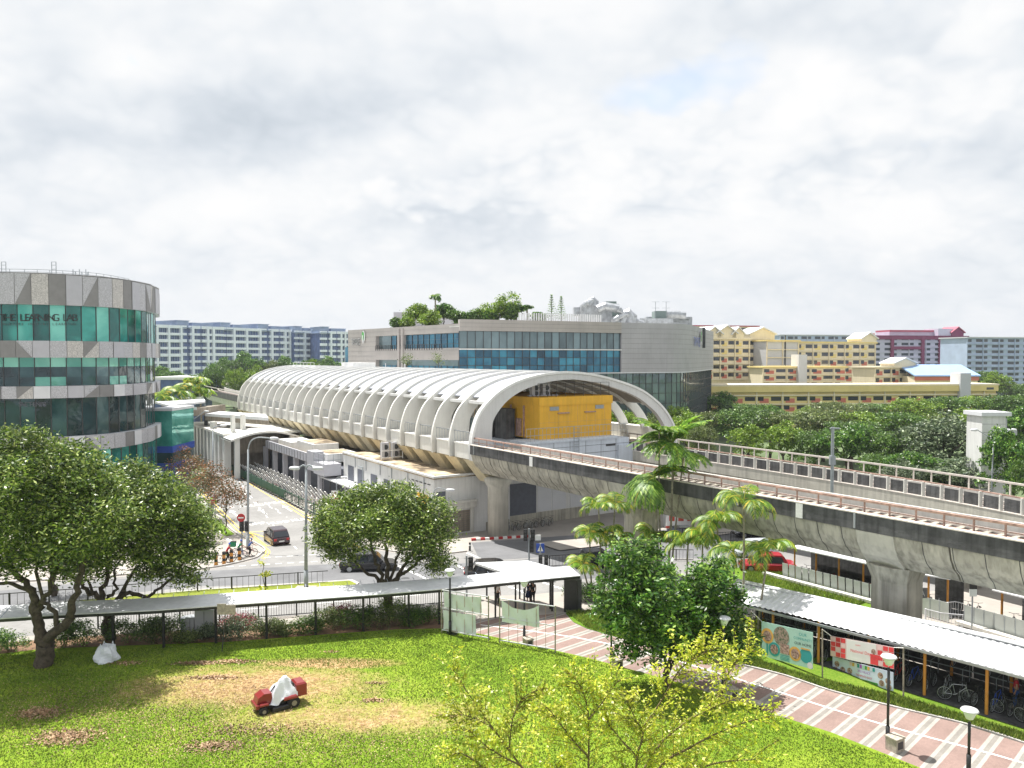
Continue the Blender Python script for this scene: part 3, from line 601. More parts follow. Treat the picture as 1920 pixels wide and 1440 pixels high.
def arch(mb, s0, s1, d0, d1, i0=0, i1=None, m=0, mi=None):
    i1 = i1 or len(PR) - 1; n = i1 - i0 + 1; o = []; V_ = []
    for s in (s0, s1):
        for i in range(i0, i1 + 1):
            a = inner(i, d0(i) if callable(d0) else d0); V_.append(S(a[0], s, a[1]))
        for i in range(i0, i1 + 1):
            a = inner(i, d1(i) if callable(d1) else d1); V_.append(S(a[0], s, a[1]))
    f = []
    for k in range(n - 1):
        f += [(k, k + 1, 2 * n + k + 1, 2 * n + k), (n + k, 3 * n + k, 3 * n + k + 1, n + k + 1), (k, n + k, n + k + 1, k + 1), (2 * n + k, 2 * n + k + 1, 3 * n + k + 1, 3 * n + k)]
    f += [(0, 2 * n, 3 * n, n), (n - 1, 2 * n - 1, 4 * n - 1, 3 * n - 1)]
    mb.add(V_, f, m)
iL = min(i for i, p in enumerate(PR) if p[1] > 13.9); iR = max(i for i, p in enumerate(PR) if p[1] > 12.6)
st = thing('train_station', S(13, 45, 0), 'elevated train station under a long white ribbed barrel roof', 'train station')
mb = MB(); arch(mb, -.5, .12, -.05, lambda i: depth(i) + .15); mb.build('front_arch', 'roof_white', st)
mb = MB(); arch(mb, -.62, -.5, -.12, .12); mb.build('arch_trim', 'white', st)
for k in range(1, NB + 1):
    mb = MB(); arch(mb, k * BAY - .14, k * BAY + .14, -.14, depth); mb.build('roof_rib', 'cream', st)
for k in range(NB):
    mb = MB(); arch(mb, k * BAY + .14, k * BAY + 2.15, .10, .32, iL - 1, iR); mb.build('roof_panel', 'roof_white', st)
    mb = MB(); arch(mb, k * BAY + 2.2, (k + 1) * BAY - .14, .16, .36, iL, iR - 1); mb.build('roof_panel', 'roof_grey', st)
mb = MB()
for k in range(NB):
    a = inner(iL - 1, .3); mb.bar(S(a[0], k * BAY + .14, a[1]), S(a[0], (k + 1) * BAY - .14, a[1]), .35, .3)
mb.build('roof_gutter', 'white', st)
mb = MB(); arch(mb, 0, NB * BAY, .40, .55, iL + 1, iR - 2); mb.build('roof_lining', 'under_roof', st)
for k in range(NB):   # spandrel boxes and railings between the legs, near side; far side too
    s0 = k * BAY + .16; s1 = (k + 1) * BAY - .14
    mb = MB(T=S); mb.box(.12, 1.4, s0, s1 - .45, 7.92, 9.35); mb.box(.04, 1.45, s0, s1 - .4, 9.35, 9.48)
    sp_ = mb.build('spandrel_box', 'cream', st)
    mb = MB()
    mb.bar(S(.35, s0, 10.6), S(.35, s1, 10.6), .1, .1)
    for j in range(7):
        t = s0 + (s1 - s0) * j / 6; mb.bar(S(.35, t, 9.4), S(.35, t, 10.6), .05, .05)
    mb.build('balustrade', 'steel', sp_)
    mb = MB(T=S); mb.box(26.7, 27.9, s0, s1, 7.9, 9.7); mb.build('spandrel_box', 'cream', st)
for k in range(NB + 1):   # raking concrete brackets below the platform edge
    s0 = k * BAY - .9; s1 = s0 + 2.6; mb = MB(); a, b = .25, .0
    sec = [(.15, 7.86), (1.9, 5.55), (4.6, 5.55), (4.6, 7.86)]
    A = [S(w_, s0 + (.35 if z < 6 else 0), z) for w_, z in sec]; B = [S(w_, s1 - (.35 if z < 6 else 0), z) for w_, z in sec]
    mb.add(A + B, [(0, 1, 2, 3), (7, 6, 5, 4), (0, 4, 5, 1), (1, 5, 6, 2), (2, 6, 7, 3), (3, 7, 4, 0)])
    o = mb.build('bracket', 'cream_bounce', st)
mb = MB(T=S); mb.box(1.2, 26.7, 0.2, 92, 7.4, 8.2); mb.box(3.6, 24, .5, 91, 6.2, 7.4); mb.build('track_slab', 'concrete', st)
mb = MB(T=S); mb.box(5.3, 18.8, 6, 90, 8.2, 9.2); mb.build('platform', 'concrete_light', st)
yb = MB(T=S); yb.box(7.6, 17.3, -1.2, 12, 9.6, 13.1); yb.box(7.5, 17.4, -1.3, 12.1, 13.1, 13.95); pr_ = yb.build('plant_room', 'yellow_wall', st)
yb = MB(T=S)
for i in range(7): yb.box(8.8 + i * 1.25, 8.815 + i * 1.25, -1.206, -1.2, 9.7, 13.05)
yb.box(7.6, 17.3, -1.208, -1.2, 11.3, 11.315); yb.build('panel_joint', 'rust_rail', pr_)
yb = MB(T=S)
for x0 in (8.9, 15.0): yb.box(x0, x0 + 1.15, -1.26, -1.2, 12.55, 12.95)
yb.split('louvre', 'pole_grey', pr_)
yb = MB(T=S)
for x0 in (9.9, 13.5): yb.box(x0, x0 + 1.5, -1.36, -1.2, 12.2, 12.32)
for y0 in (1.5, 4, 7): yb.box(7.44, 7.6, y0, y0 + .15, 9.7, 13); yb.box(7.5, 7.6, y0 + .6, y0 + 1.6, 9.7, 11.6)
yb.split('pipe', 'rust_rail', pr_)
yb = MB(T=S)
for i in range(8):
    yb.box(7.7 + i * .5, 8.0 + i * .5, .8, 1.2, 14.0, 14.1)
for x0, zt in ((8.2, 15.2), (9.6, 15.5)):
    yb.box(x0, x0 + .95, 1.0, 1.5, 14.0, zt)
ac = yb.build('air_conditioner', 'panel_grey', pr_)
yb = MB()
for x0 in (8.2, 9.6):
    for z0 in (14.25, 14.85):
        c = S(x0 + .47, .97, z0); yb.lathe([(0.0, 0), (.3, 0), (.3, -.03), (0, -.03)], c, 12, axis='y')
yb.split('fan', 'black_metal', ac)
mb = MB()
for a, b in ((7.6, 9.4), (10.8, 17.2)):
    for z in (14.5, 15.0, 15.4): mb.bar(S(a, -.9, z), S(b, -.9, z), .05, .05)
for i in range(9): mb.bar(S(7.6 + i * 1.2, -.9, 13.95), S(7.6 + i * 1.2, -.9, 15.4), .05, .05)
mb.build('handrail', 'dark_metal', pr_)
# things seen in the shade of the platform
mb = MB(T=S)
for i in range(22): mb.box(5.7, 6.2, 8 + i * BAY, 8.5 + i * BAY, 9.2, 14.2); mb.box(18, 18.5, 8 + i * BAY, 8.5 + i * BAY, 9.2, 14.2)
mb.split('column', 'concrete_light', st)
mb = MB(T=S)
for i in range(5): mb.box(5.4 + .1, 5.6, 7 + i * 4, 9.4 + i * 4, 9.3, 11.4)
mb.split('platform_screen', 'glass_slate', st)
mb = MB(T=S); mb.box(6.2, 7.3, 3.0, 5.2, 9.2, 12.6); mb.box(5.9, 7.2, 6.4, 9, 9.2, 12.2); mb.split('equipment_cabinet', 'concrete_dark', st)
# pale end wall with parapet, ladder, railing
mb = MB(T=S); mb.box(5.2, 18.9, -2.3, 6, 6.5, 9.35); mb.box(5.0, 17.2, -2.45, .4, 9.35, 9.6); mb.box(17.2, 19.3, -2.6, 3, 6.3, 8.6); ew = mb.build('end_wall', 'end_wall', st)
mb = MB(T=S); mb.box(15.6, 16.9, -2.36, -2.3, 8.55, 8.75); mb.box(5.2, 18.9, -2.315, -2.3, 7.95, 7.99); mb.box(5.2, 18.9, -2.315, -2.3, 8.75, 8.78)
for i in range(6): mb.box(6.5 + i * 2.1, 6.53 + i * 2.1, -2.315, -2.3, 6.6, 9.3)
mb.build('panel_joint', 'dark_metal', ew)
mb = MB()
for x in (11.1, 11.75): mb.bar(S(x, -2.5, 7.9), S(x, -2.5, 10.9), .06, .06)
for i in range(9): mb.bar(S(11.1, -2.5, 8 + i * .33), S(11.75, -2.5, 8 + i * .33), .04, .04)
mb.build('ladder', 'pole_grey', ew)
mb = MB()
for z in (10.2, 10.9): mb.bar(S(5.2, -2.3, z), S(18.7, -2.3, z), .05, .05)
for i in range(28): mb.bar(S(5.2 + i * .5, -2.3, 9.6), S(5.2 + i * .5, -2.3, 10.9), .035, .035)
mb.build('handrail', 'steel', ew)
mb = MB(T=S); mb.box(11.2, 15, 58, 64, 16.2, 17.3); mb.build('roof_hatch', 'white', st)
mb = MB()
for s in (40, 47): mb.bar(S(12, s, 16.4), S(12, s, 17.2), .1, .1)
mb.bar(S(9, 72, 16.5), S(9, 84, 16.5), .5, .5); mb.bar(S(9, 72, 17.2), S(9, 84, 17.2), .08, .08)
for i in range(7): mb.bar(S(9, 72 + 2 * i, 16.5), S(9, 72 + 2 * i, 17.2), .05, .05)
mb.build('roof_walkway', 'white', st)
# low station building underneath
lb = thing('station_building', S(2, 12, 0), 'low white station building with a flat stained roof under the platform', 'building')
mb = MB(T=S); mb.box(-2.76, 26, 2.4, 27, 0, 5.9); mb.build('wall', 'white_wall', lb)
mb = MB(T=S); mb.box(-2.9, 26.1, 2.25, 27, 5.9, 6.02, 1); mb.box(-2.9, -2.6, 2.25, 27, 6.02, 6.22, 0); mb.box(-2.6, 26, 2.25, 2.5, 6.02, 6.22, 0); mb.build('flat_roof', ['white_wall', 'tar'], lb)
mb = MB(T=S); mb.box(-2.2, .6, 3, 26.8, 6.03, 6.06); mb.build('roof_stain', 'tar', lb)
def spanel(x0, x1, s, z0, z1, m, name, par, t=.06):
    mb = MB(T=S); mb.box(x0, x1, s - t, s + .02, z0, z1); return mb.build(name, m, par)
def spanel2(w_, s0, s1, z0, z1, m, name, par, t=.05):
    mb = MB(T=S); mb.box(w_ - t, w_ + .02, s0, s1, z0, z1); return mb.build(name, m, par)
spanel(-1.9, 1.35, 2.4, .25, 2.45, 'shutter', 'roller_shutter', lb, .03)
mb = MB(T=S); mb.box(-2.76, 1.9, 1.7, 2.4, 3.35, 3.55); mb.box(-2.76, 1.9, 1.9, 2.4, 2.75, 3.35); mb.box(-2.4, -1.9, 2.2, 2.4, 0, 2.75); mb.box(1.36, 1.75, 2.2, 2.4, 0, 2.75); mb.build('canopy', 'concrete_pale', lb)
mb = MB(T=S)
for i in range(10): mb.box(-1.9, 1.35, 2.35, 2.365, .3 + i * .22, .32 + i * .22)
mb.build('shutter_slat', 'shutter_dark', lb)
spanel(3.6, 5.9, 2.4, 3.2, 4.9, 'window_dark', 'window', lb)
spanel(3.6, 5.9, 2.4, .5, 3.05, 'cream', 'plant_door', lb, .08)
spanel(3.3, 6.2, 2.4, 0, .9, 'concrete', 'plinth', lb, .05)
spanel(6.3, 9.7, 2.4, 1.2, 4.6, 'shutter_dark', 'roller_shutter', lb, .05)
spanel(6.3, 17, 2.4, 0, 1.2, 'concrete', 'plinth', lb, .07)
for x0 in (9.9, 11.9, 14.4): spanel(x0, x0 + 1.85, 2.4, 1.3, 4.3, 'panel_light', 'wall_panel', lb, .05)
spanel(-2.5, -1.5, 2.4, 3.7, 4.6, 'shutter_dark', 'vent', lb)
for i in range(5): spanel2(-2.76, 3.2 + i * .9, 3.8 + i * .9, 5.2, 5.3, 'dark_metal', 'vent', lb)
for s0, s1, z0, z1, m in ((20.5, 22.3, 1.5, 4.6, 'shutter_dark'), (16.5, 18.3, 1.5, 4.5, 'shutter_dark'), (13, 14.6, 1.5, 4.4, 'shutter_dark'), (9, 12, 4.0, 4.5, 'dark_metal'), (6.5, 8, 2.8, 4.2, 'shutter_dark'), (3.6, 6.2, 2.6, 4.1, 'yellow_wall'), (23.6, 25.4, 1.5, 4.7, 'shutter_dark')): spanel2(-2.76, s0, s1, z0, z1, m, 'wall_panel', lb)
mb = MB()
for s in (4.5, 8.3, 12.4, 15.5, 19.6, 22.9): mb.bar(S(-2.84, s, 4.7), S(-2.84, s, 6), .08, .08)
mb.bar(S(-3.0, 20.2, 1.4), S(-3.0, 20.2, 5.0), .12, .12); mb.bar(S(-3.0, 20.2, 5), S(-3, 21.6, 5), .12, .12)
mb.split('drain_pipe', 'pole_grey', lb)
ac = thing('air_conditioner', S(.2, 18, 6.1), 'pair of outdoor air conditioning units in a white frame on the stained roof', 'air conditioner')
mb = MB(T=S)
for x0 in (-1.7, -.4): mb.box(x0, x0 + .95, 17.5, 18.0, 6.3, 8.1)
mb.split('casing', 'panel_grey', ac)
mb = MB()
for x0 in (-1.7, -.4):
    for z0 in (6.75, 7.6): mb.lathe([(0, 0), (.32, 0), (.32, -.04), (.08, -.05), (0, -.05)], S(x0 + .47, 17.46, z0), 12, axis='y')
mb.split('fan', 'black_metal', ac)
mb = MB()
for x0 in (-1.9, -.55, .8):
    mb.bar(S(x0, 17.2, 6.2), S(x0, 17.2, 8.3), .08, .08)
for z in (6.4, 7.2, 8.3): mb.bar(S(-1.9, 17.2, z), S(.8, 17.2, z), .07, .07)
mb.build('frame', 'white', ac)
# terrace block further along
tb = thing('concourse_building', S(-2, 40, 0), 'grey concourse block with a panelled roof terrace behind the bicycle racks', 'building')
mb = MB(T=S); mb.box(-2.9, 26, 27.0, 70, 0, 4.0); mb.build('wall', 'shutter_dark', tb)
mb = MB(T=S); mb.box(-5.2, 26, 31, 53, 4.3, 4.5, 1); mb.box(-5.25, -5.05, 33.6, 53, 4.35, 5.5); mb.box(-5.2, -2, 52.9, 53.1, 4.35, 5.5); mb.box(-5.3, -3.9, 31, 33.6, 3.4, 5.9); mb.build('terrace', ['panel_grey', 'tar'], tb)
mb = MB(T=S)
for i in range(16): mb.box(-5.28, -5.25, 34 + i * 1.2, 34.05 + i * 1.2, 4.4, 5.45)
mb.build('panel_joint', 'dark_metal', tb)
mb = MB(T=S); mb.box(-4.2, -.5, 44, 50, 4.5, 5.9); mb.box(-3.6, 0, 36, 43, 4.5, 6.3); mb.box(-3.2, .2, 36.4, 42.6, 6.3, 6.33, 1); mb.box(-3.9, .4, 30, 35, 4.5, 5.6); mb.box(-3.5, 0, 30.4, 34.6, 5.6, 5.63, 1); mb.build('roof_block', ['white_wall', 'tar'], tb)
mb = MB(T=S); mb.box(-5.3, -3.0, 27.2, 31, 3.2, 4.7); mb.build('balcony', 'panel_grey', tb)
mb = MB()
for z in (5.2, 5.9): mb.bar(S(-5.25, 27.3, z), S(-5.25, 31, z), .06, .06); mb.bar(S(-5.25, 27.3, z), S(-3, 27.3, z), .06, .06)
for x, s in ((-5.25, 27.3), (-5.25, 29.2), (-5.25, 31), (-4, 27.3), (-3, 27.3)): mb.bar(S(x, s, 4.7), S(x, s, 5.9), .06, .06)
mb.build('handrail', 'pole_grey', tb)
mb = MB(T=S)
for i in range(8): mb.box(-4.9, -4.3, 30 + i * 5, 30.7 + i * 5, 0, 4.3)
mb.split('column', 'panel_grey', tb)
# entrance hall with columns and curved canopy at the far end of the racks
eh = thing('entrance_hall', S(-6, 66, 0), 'cream entrance hall with a curved canopy and a row of tall columns', 'building')
def Zp(px, py, Y): return PY(px, py, Y)
mb = MB(T=S); mb.box(-10.6, 2, 57, 84, 6.0, 6.35); mb.build('roof', 'concrete_pale', eh)
mb = MB(T=S)
for i in range(9): mb.box(-10.5, -9.7, 60 + i * 2.7, 61 + i * 2.7, -.1, 6.0)
mb.box(-10.4, -9.4, 57.1, 58.3, -.1, 6.3)
mb.split('column', 'cream', eh)
mb = MB(T=S); mb.box(-8.6, 2, 59, 83, -.1, 6.0); mb.build('inner_wall', 'shutter', eh)
mb = MB()
arc = [(-10.6 + 11.4 * i / 12, 5.9 + 1.25 * math.sin(math.pi * i / 12) - .35 * i / 12) for i in range(13)]
V_ = [S(a, s, z) for s in (52, 58.5) for (a, z) in arc] + [S(a, s, z - .28) for s in (52, 58.5) for (a, z) in arc]; n = 13
mb.add(V_, [(k, k + 1, n + k + 1, n + k) for k in range(n - 1)] + [(2 * n + k, 3 * n + k, 3 * n + k + 1, 2 * n + k + 1) for k in range(n - 1)] + [(k, 2 * n + k, 2 * n + k + 1, k + 1) for k in range(n - 1)] + [(n + k, n + k + 1, 3 * n + k + 1, 3 * n + k) for k in range(n - 1)])
mb.build('canopy', 'cream', eh)
mb = MB(T=S); mb.box(-9.9, -9.2, 52.5, 53.2, -.1, 6.2); mb.box(-1.6, -.9, 52.5, 53.2, 3, 6); mb.box(-7.5, -6.9, 58, 59, 6.3, 9.2); mb.box(-9, -8.5, 58, 59, 6.3, 9.2); mb.split('pillar', 'cream', eh)
mb = MB(T=S); mb.box(-9, -1.5, 57, 58.9, 3.2, 5.9); mb.build('beam', 'shutter', eh)
fb = thing('footbridge', S(-12, 76, 0), 'covered footbridge with a white roof leading into the station', 'footbridge')
def slab(mb, pts, z0, z1, m=0): mb.prism([(p[0], p[1]) for p in pts], z0, z1, m)
mb = MB()
a, b = PY(384, 775, 138), PY(503, 764, 128); a2, b2 = PY(384, 768, 146), PY(498, 757, 136)
mb.prism([(a.x, a.y), (b.x, b.y), (b2.x, b2.y), (a2.x, a2.y)], a.z - .5, a.z); mb.build('roof', 'tin_white', fb)
mb = MB(); mb.prism([(a.x, a.y + .4), (b.x, b.y + .4), (b2.x, b2.y - .4), (a2.x, a2.y - .4)], a.z - 1.3, a.z - .5); mb.build('fascia', 'shutter', fb)
mb = MB()
for px in (400, 447): q = PY(px, 775, 134); mb.bar((q.x, q.y, zg(99)), (q.x, q.y, a.z - 1.2), .9, .9)
mb.split('pillar', 'concrete_pale', fb)
pv = thing('pavilion', PY(335, 800, 142), 'flat white roofed pavilion with a dark fascia beside the round office block', 'pavilion')
a, b, c, d = PY(288, 752, 140), PY(316, 770, 128), PY(385, 752, 140), PY(380, 744, 160)
mb = MB(); mb.prism([(a.x, a.y), (b.x, b.y), (c.x, c.y), (d.x, d.y), (a.x, d.y)], a.z - .35, a.z); mb.build('roof', 'tin_white', pv)
mb = MB(); e = PY(318, 776, 130); f = PY(392, 772, 139); mb.prism([(e.x, e.y), (f.x, f.y), (f.x, f.y + 8), (e.x, e.y + 8)], e.z - .8, e.z + .6); mb.build('fascia', 'shutter', pv)
mb = MB()
for i in range(5): q = PY(325 + i * 9, 766, 129.6 + i); mb.box(q.x, q.x + .7, q.y, q.y + .1, q.z - .25, q.z + .25)
mb.split('window', 'sheet', pv)
mb = MB()
for px, Y in ((352, 133), (330, 136), (386, 140)): q = PY(px, 776, Y); mb.bar((q.x, q.y, -.9), (q.x, q.y, q.z), .5, .5)
mb.split('pillar', 'concrete_dark', pv)
# shelter roof along the rack area + green fence
sr = thing('walkway_shelter', S(-3.8, 24, 0), 'flat pale roofed shelter beside the white station wall', 'shelter')
mb = MB(T=S); mb.box(-4.75, -2.85, 15.5, 31, 2.7, 2.85); mb.build('roof', 'tin_white', sr)
mb = MB(T=S)
for i in range(6): mb.box(-4.5, -4.38, 16 + i * 2.8, 16.12 + i * 2.8, 0, 2.7)
mb.split('post', 'dark_metal', sr)
gf = thing('green_fence', S(-8.8, 40, 0), 'long dark green railing between the road and the bicycle racks', 'fence')
mb = MB()
for z in (.15, 1.15): mb.bar(S(-8.8, 10, z), S(-8.8, 84, z), .07, .07)
mb.build('rail', 'green_fence', gf)
mb = MB(T=S); mb.box(-8.84, -8.8, 32, 84, .2, 1.1); mb.build('mesh_panel', 'green_fence', gf)
mb = MB()
for i in range(150): mb.bar(S(-8.8, 10 + i * .5, 0), S(-8.8, 10 + i * .5, 1.15), .035, .035)
for i in range(28): mb.bar(S(-8.8, 10 + i * 2.7, 0), S(-8.8, 10 + i * 2.7, 1.35), .1, .1)
mb.build('upright', 'green_fence', gf)
# ------------------------------------------------------------------ near viaduct
nv = thing('viaduct', V(2, 20, 0), 'nearer concrete railway viaduct with a dark parapet and reddish handrail', 'viaduct')
S0, S1 = -.6, 84
def vloft(secs, s0, s1, n=1, step=None, fr=V):
    mb = MB(); k = len(secs); cnt = n + 1; pts = []
    for i in range(cnt):
        s = s0 + (s1 - s0) * i / n; pts += [fr(u, s, z) for u, z in secs]
    mb.add(pts, [(i * k + j, i * k + (j + 1) % k, (i + 1) * k + (j + 1) % k, (i + 1) * k + j) for i in range(n) for j in range(k)] + [tuple(range(k))[::-1], tuple(n * k + j for j in range(k))]); return mb
gs = [(.12, 8.75), (.12, 8.55), (.3, 7.95), (.65, 7.4), (1.1, 7.05), (1.35, 6.7), (1.5, 6.62), (3.3, 6.62), (3.6, 6.9), (4.3, 7.6), (4.75, 8.6), (4.75, 8.9), (.3, 8.9)]
V0S = [(-.6, 21.5), (21.6, 44.5), (44.6, 67.5), (67.6, 84)]
for a, b in V0S: vloft(gs, a, b).build('girder', 'concrete', nv)
mb = vloft([(0, 8.62), (.22, 8.62), (.22, 9.52), (0, 9.52)], S0, S1); mb.build('parapet', 'concrete_dark', nv)
mb = vloft([(4.6, 8.7), (4.8, 8.7), (4.8, 9.5), (4.6, 9.5)], S0, S1); mb.build('parapet', 'concrete_pale', nv)
mb = vloft([(-.04, 9.52), (.26, 9.52), (.26, 9.58), (-.04, 9.58)], S0, S1); mb.build('parapet_cap', 'rail_top', nv)
mb = vloft([(.3, 8.9), (4.6, 8.9), (4.6, 9.02), (.3, 9.02)], S0, S1); mb.build('track_bed', 'ballast', nv)
for u in (1.75, 3.2): vloft([(u, 9.1), (u + .09, 9.1), (u + .09, 9.26), (u, 9.26)], S0 - 20, S1).build('rail', 'rail_top', nv)
vloft([(.95, 9.2), (1.2, 9.2), (1.2, 9.42), (.95, 9.42)], S0, S1).build('power_rail', 'rust_rail', nv)
mb = MB(T=V)
for i in range(128): mb.box(1.4, 3.7, S0 + i * .66, S0 + .25 + i * .66, 9.02, 9.1)
mb.build('sleeper', 'concrete', nv)['kind'] = 'stuff'
# joints across the girder soffit
mb = MB()
for i in range(56):
    s = 1.2 + i * 1.5
    for (a, b) in zip(gs[:5], gs[1:6]): mb.bar(V(a[0] - .01, s, a[1]), V(b[0] - .01, s, b[1]), .03, .03)
mb.build('girder_joint', 'concrete_dark', nv)['kind'] = 'stuff'
vloft([(.60, 10.08), (.74, 10.08), (.74, 10.2), (.60, 10.2)], S0 - .3, S1).build('handrail', 'rust_rail', nv)
mb = vloft([(.62, 9.72), (.7, 9.72), (.7, 9.78), (.62, 9.78)], S0 - .3, S1); hr = mb.build('handrail', 'rust_rail', nv)
mb = MB()
for i in range(60): mb.bar(V(.66, i * 1.42, 9.0), V(.66, i * 1.42, 10.1), .08, .08)
mb.split('handrail_post', 'rust_rail', nv)
mb = MB()
for i in range(90): mb.lathe([(0, 0), (.05, 0), (.05, .05), (0, .07)], V(.9, i * .93 + .4, 9.62), 6)
mb.build('insulator', 'paint_white', nv)['kind'] = 'stuff'
for s, z0 in ((9.3, 8.3), (35.9, 8.35)):
    mb = MB(T=V); mb.box(-.04, 0, s, s + .45, z0 + .3, z0 + 1.15); mb.build('track_sign', 'paint_white', nv)
mb = MB()
for s in (.2, 30.6, 31.7, 39.6): mb.bar(V(-.06, s, 8.7), V(-.06, s, 9.5), .09, .09)
mb.split('drain_pipe', 'steel', nv)
mb = MB(); mb.lathe([(1.1, -1.0), (1.1, 5.3), (1.45, 5.9), (1.5, 6.5)], S(2.9, -.6, 0) * 1, 28); pc = mb.build('pier', 'concrete_light', nv, smooth=True)
def hexpier(s, u, top, m='concrete'):
    mb = MB(); r1, r2 = 1.25, .85
    def ring(k, z): return [V(u + a * k, s + b * k, z) for a, b in ((-r2, -r1 * .8), (-r1, -r1 * .3), (-r1, r1 * .3), (-r2, r1 * .8), (r2, r1 * .8), (r1, r1 * .3), (r1, -r1 * .3), (r2, -r1 * .8))]
    A = ring(1, -2.2); B = ring(1, top - .9); C_ = ring(1.25, top); n = 8
    mb.add(A + B + C_, [(i, (i + 1) % n, n + (i + 1) % n, n + i) for i in range(n)] + [(n + i, n + (i + 1) % n, 2 * n + (i + 1) % n, 2 * n + i) for i in range(n)] + [tuple(2 * n + i for i in range(n))])
    return mb.build('pier', m, nv)
hexpier(20.6, 2.4, 6.66); hexpier(40.7, 2.4, 6.66); hexpier(62, 2.4, 6.66)
# crosshead blocks that sit on the pier
for s in (20.6, 40.7, 62):
    sec = [(.0, 8.6), (.2, 7.9), (.6, 7.25), (1.0, 6.9), (1.3, 6.5), (3.6, 6.5), (4.8, 8.6)]
    vloft(sec, s - 1.05, s + 1.05).build('crosshead', 'concrete_light', nv)
# ------------------------------------------------------------------ far viaduct
fv = thing('viaduct', P(1600, 900, 5), 'farther railway viaduct with black panels between pale posts, behind the nearer one', 'viaduct')
ZB = zz_(7.8)
base = [P(x, y, ZB) for x, y in ((1150, 840.3), (1181, 845), (1370, 873), (1556, 902), (1740, 933.5), (1915, 967), (2120, 1008), (2500, 1100))]
b0 = S(19.6, 6, 0); base = [Vector((b0.x, b0.y, ZB))] + base[1:]
fp = cat_rom(base, 6)
def fsweep(sec, name, m, par=fv, kind=None):
    mb = MB(); mb.sweep([(p.x, p.y, ZB) for p in fp], sec)
    o = mb.build(name, m, par)
    if kind: o['kind'] = kind
    return o
# sweep's normal is to the left of travel; path runs towards the camera-right, so +u is away from the camera
fsweep([(0, -1.0), (.25, -1.0), (.25, 0), (0, 0)], 'parapet', 'concrete_light')
fsweep([(-.03, 0), (.3, 0), (.3, .06), (-.03, .06)], 'parapet_cap', 'rail_top')
fsweep([(.3, -2.6), (4.9, -2.6), (5.6, -.7), (.1, -.7)], 'girder', 'concrete')
fsweep([(.3, -.7), (5.6, -.7), (5.6, -.5), (.3, -.5)], 'track_bed', 'ballast')
fsweep([(5.5, -.9), (5.7, -.9), (5.7, .15), (5.5, .15)], 'parapet', 'concrete_pale')
for u in (2.2, 3.7): fsweep([(u, -.45), (u + .1, -.45), (u + .1, -.25), (u, -.25)], 'rail', 'rail_top')
fsweep([(1.3, .35), (1.45, .35), (1.45, .5), (1.3, .5)], 'power_rail', 'rail_top')
fsweep([(.15, 1.12), (.25, 1.12), (.25, 1.22), (.15, 1.22)], 'handrail', 'rust_rail')
fsweep([(5.55, 1.1), (5.7, 1.1), (5.7, 1.25), (5.55, 1.25)], 'handrail', 'rail_top')
def along(path, step):
    out = []; acc = 0
    for a, b in zip(path, path[1:]):
        L_ = (b - a).length; d = (b - a).normalized(); t = acc
        while t < L_: out.append((a + d * t, d)); t += step
        acc = t - L_
    return out
pts = along([Vector((p.x, p.y, ZB)) for p in fp], 1.55)[:60]
mb = MB(); mp_ = MB(); mh = MB()
for i, (p, d) in enumerate(pts):
    nr = Vector((-d.y, d.x, 0)); mb.bar(p + nr * .14 + Vector((0, 0, .06)), p + nr * .14 + Vector((0, 0, 1.15)), .22, .14)
    if i < len(pts) - 1:
        q = pts[i + 1][0]; a = p + d * .22 + nr * .2; b = q - d * .12 + nr * .2
        mp_.bar(a + Vector((0, 0, .52)), b + Vector((0, 0, .52)), .06, .86)
    mh.bar(p + nr * 5.62 + Vector((0, 0, .1)), p + nr * 5.62 + Vector((0, 0, 1.15)), .1, .1)
mb.split('panel_post', 'concrete_pale', fv); mp_.split('side_panel', 'concrete_dark', fv); mh.split('handrail_post', 'rail_top', fv)
mb = MB()
for px, s in ((1300, 0), (1450, 0), (1620, 0), (1800, 0)):
    q = P(px, 845 + (px - 1181) * .158, ZB); mb.bar((q.x + 1.5, q.y + 2.2, -1.2), (q.x + 1.5, q.y + 2.2, ZB - 2.5), 2, 2)
mb.split('pier', 'concrete', fv)
sm = P(1560, 908, zz_(8.8)); mb = MB()
mb.tube([sm + Vector((0, 0, -1.2)), sm + Vector((0, 0, 4.4))], .13, 8); ms = thing('signal_mast', sm, 'grey pole with a small lamp standing between the two viaducts', 'pole')
mb.build('mast', 'pole_grey', ms); mb = MB(); mb.bar(sm + Vector((-.2, 0, 4.3)), sm + Vector((.5, 0, 4.3)), .15, .1); mb.bar(sm + Vector((0, 0, 1.5)), sm + Vector((0, 0, 2.2)), .4, .3); mb.build('lamp_head', 'pole_grey', ms)
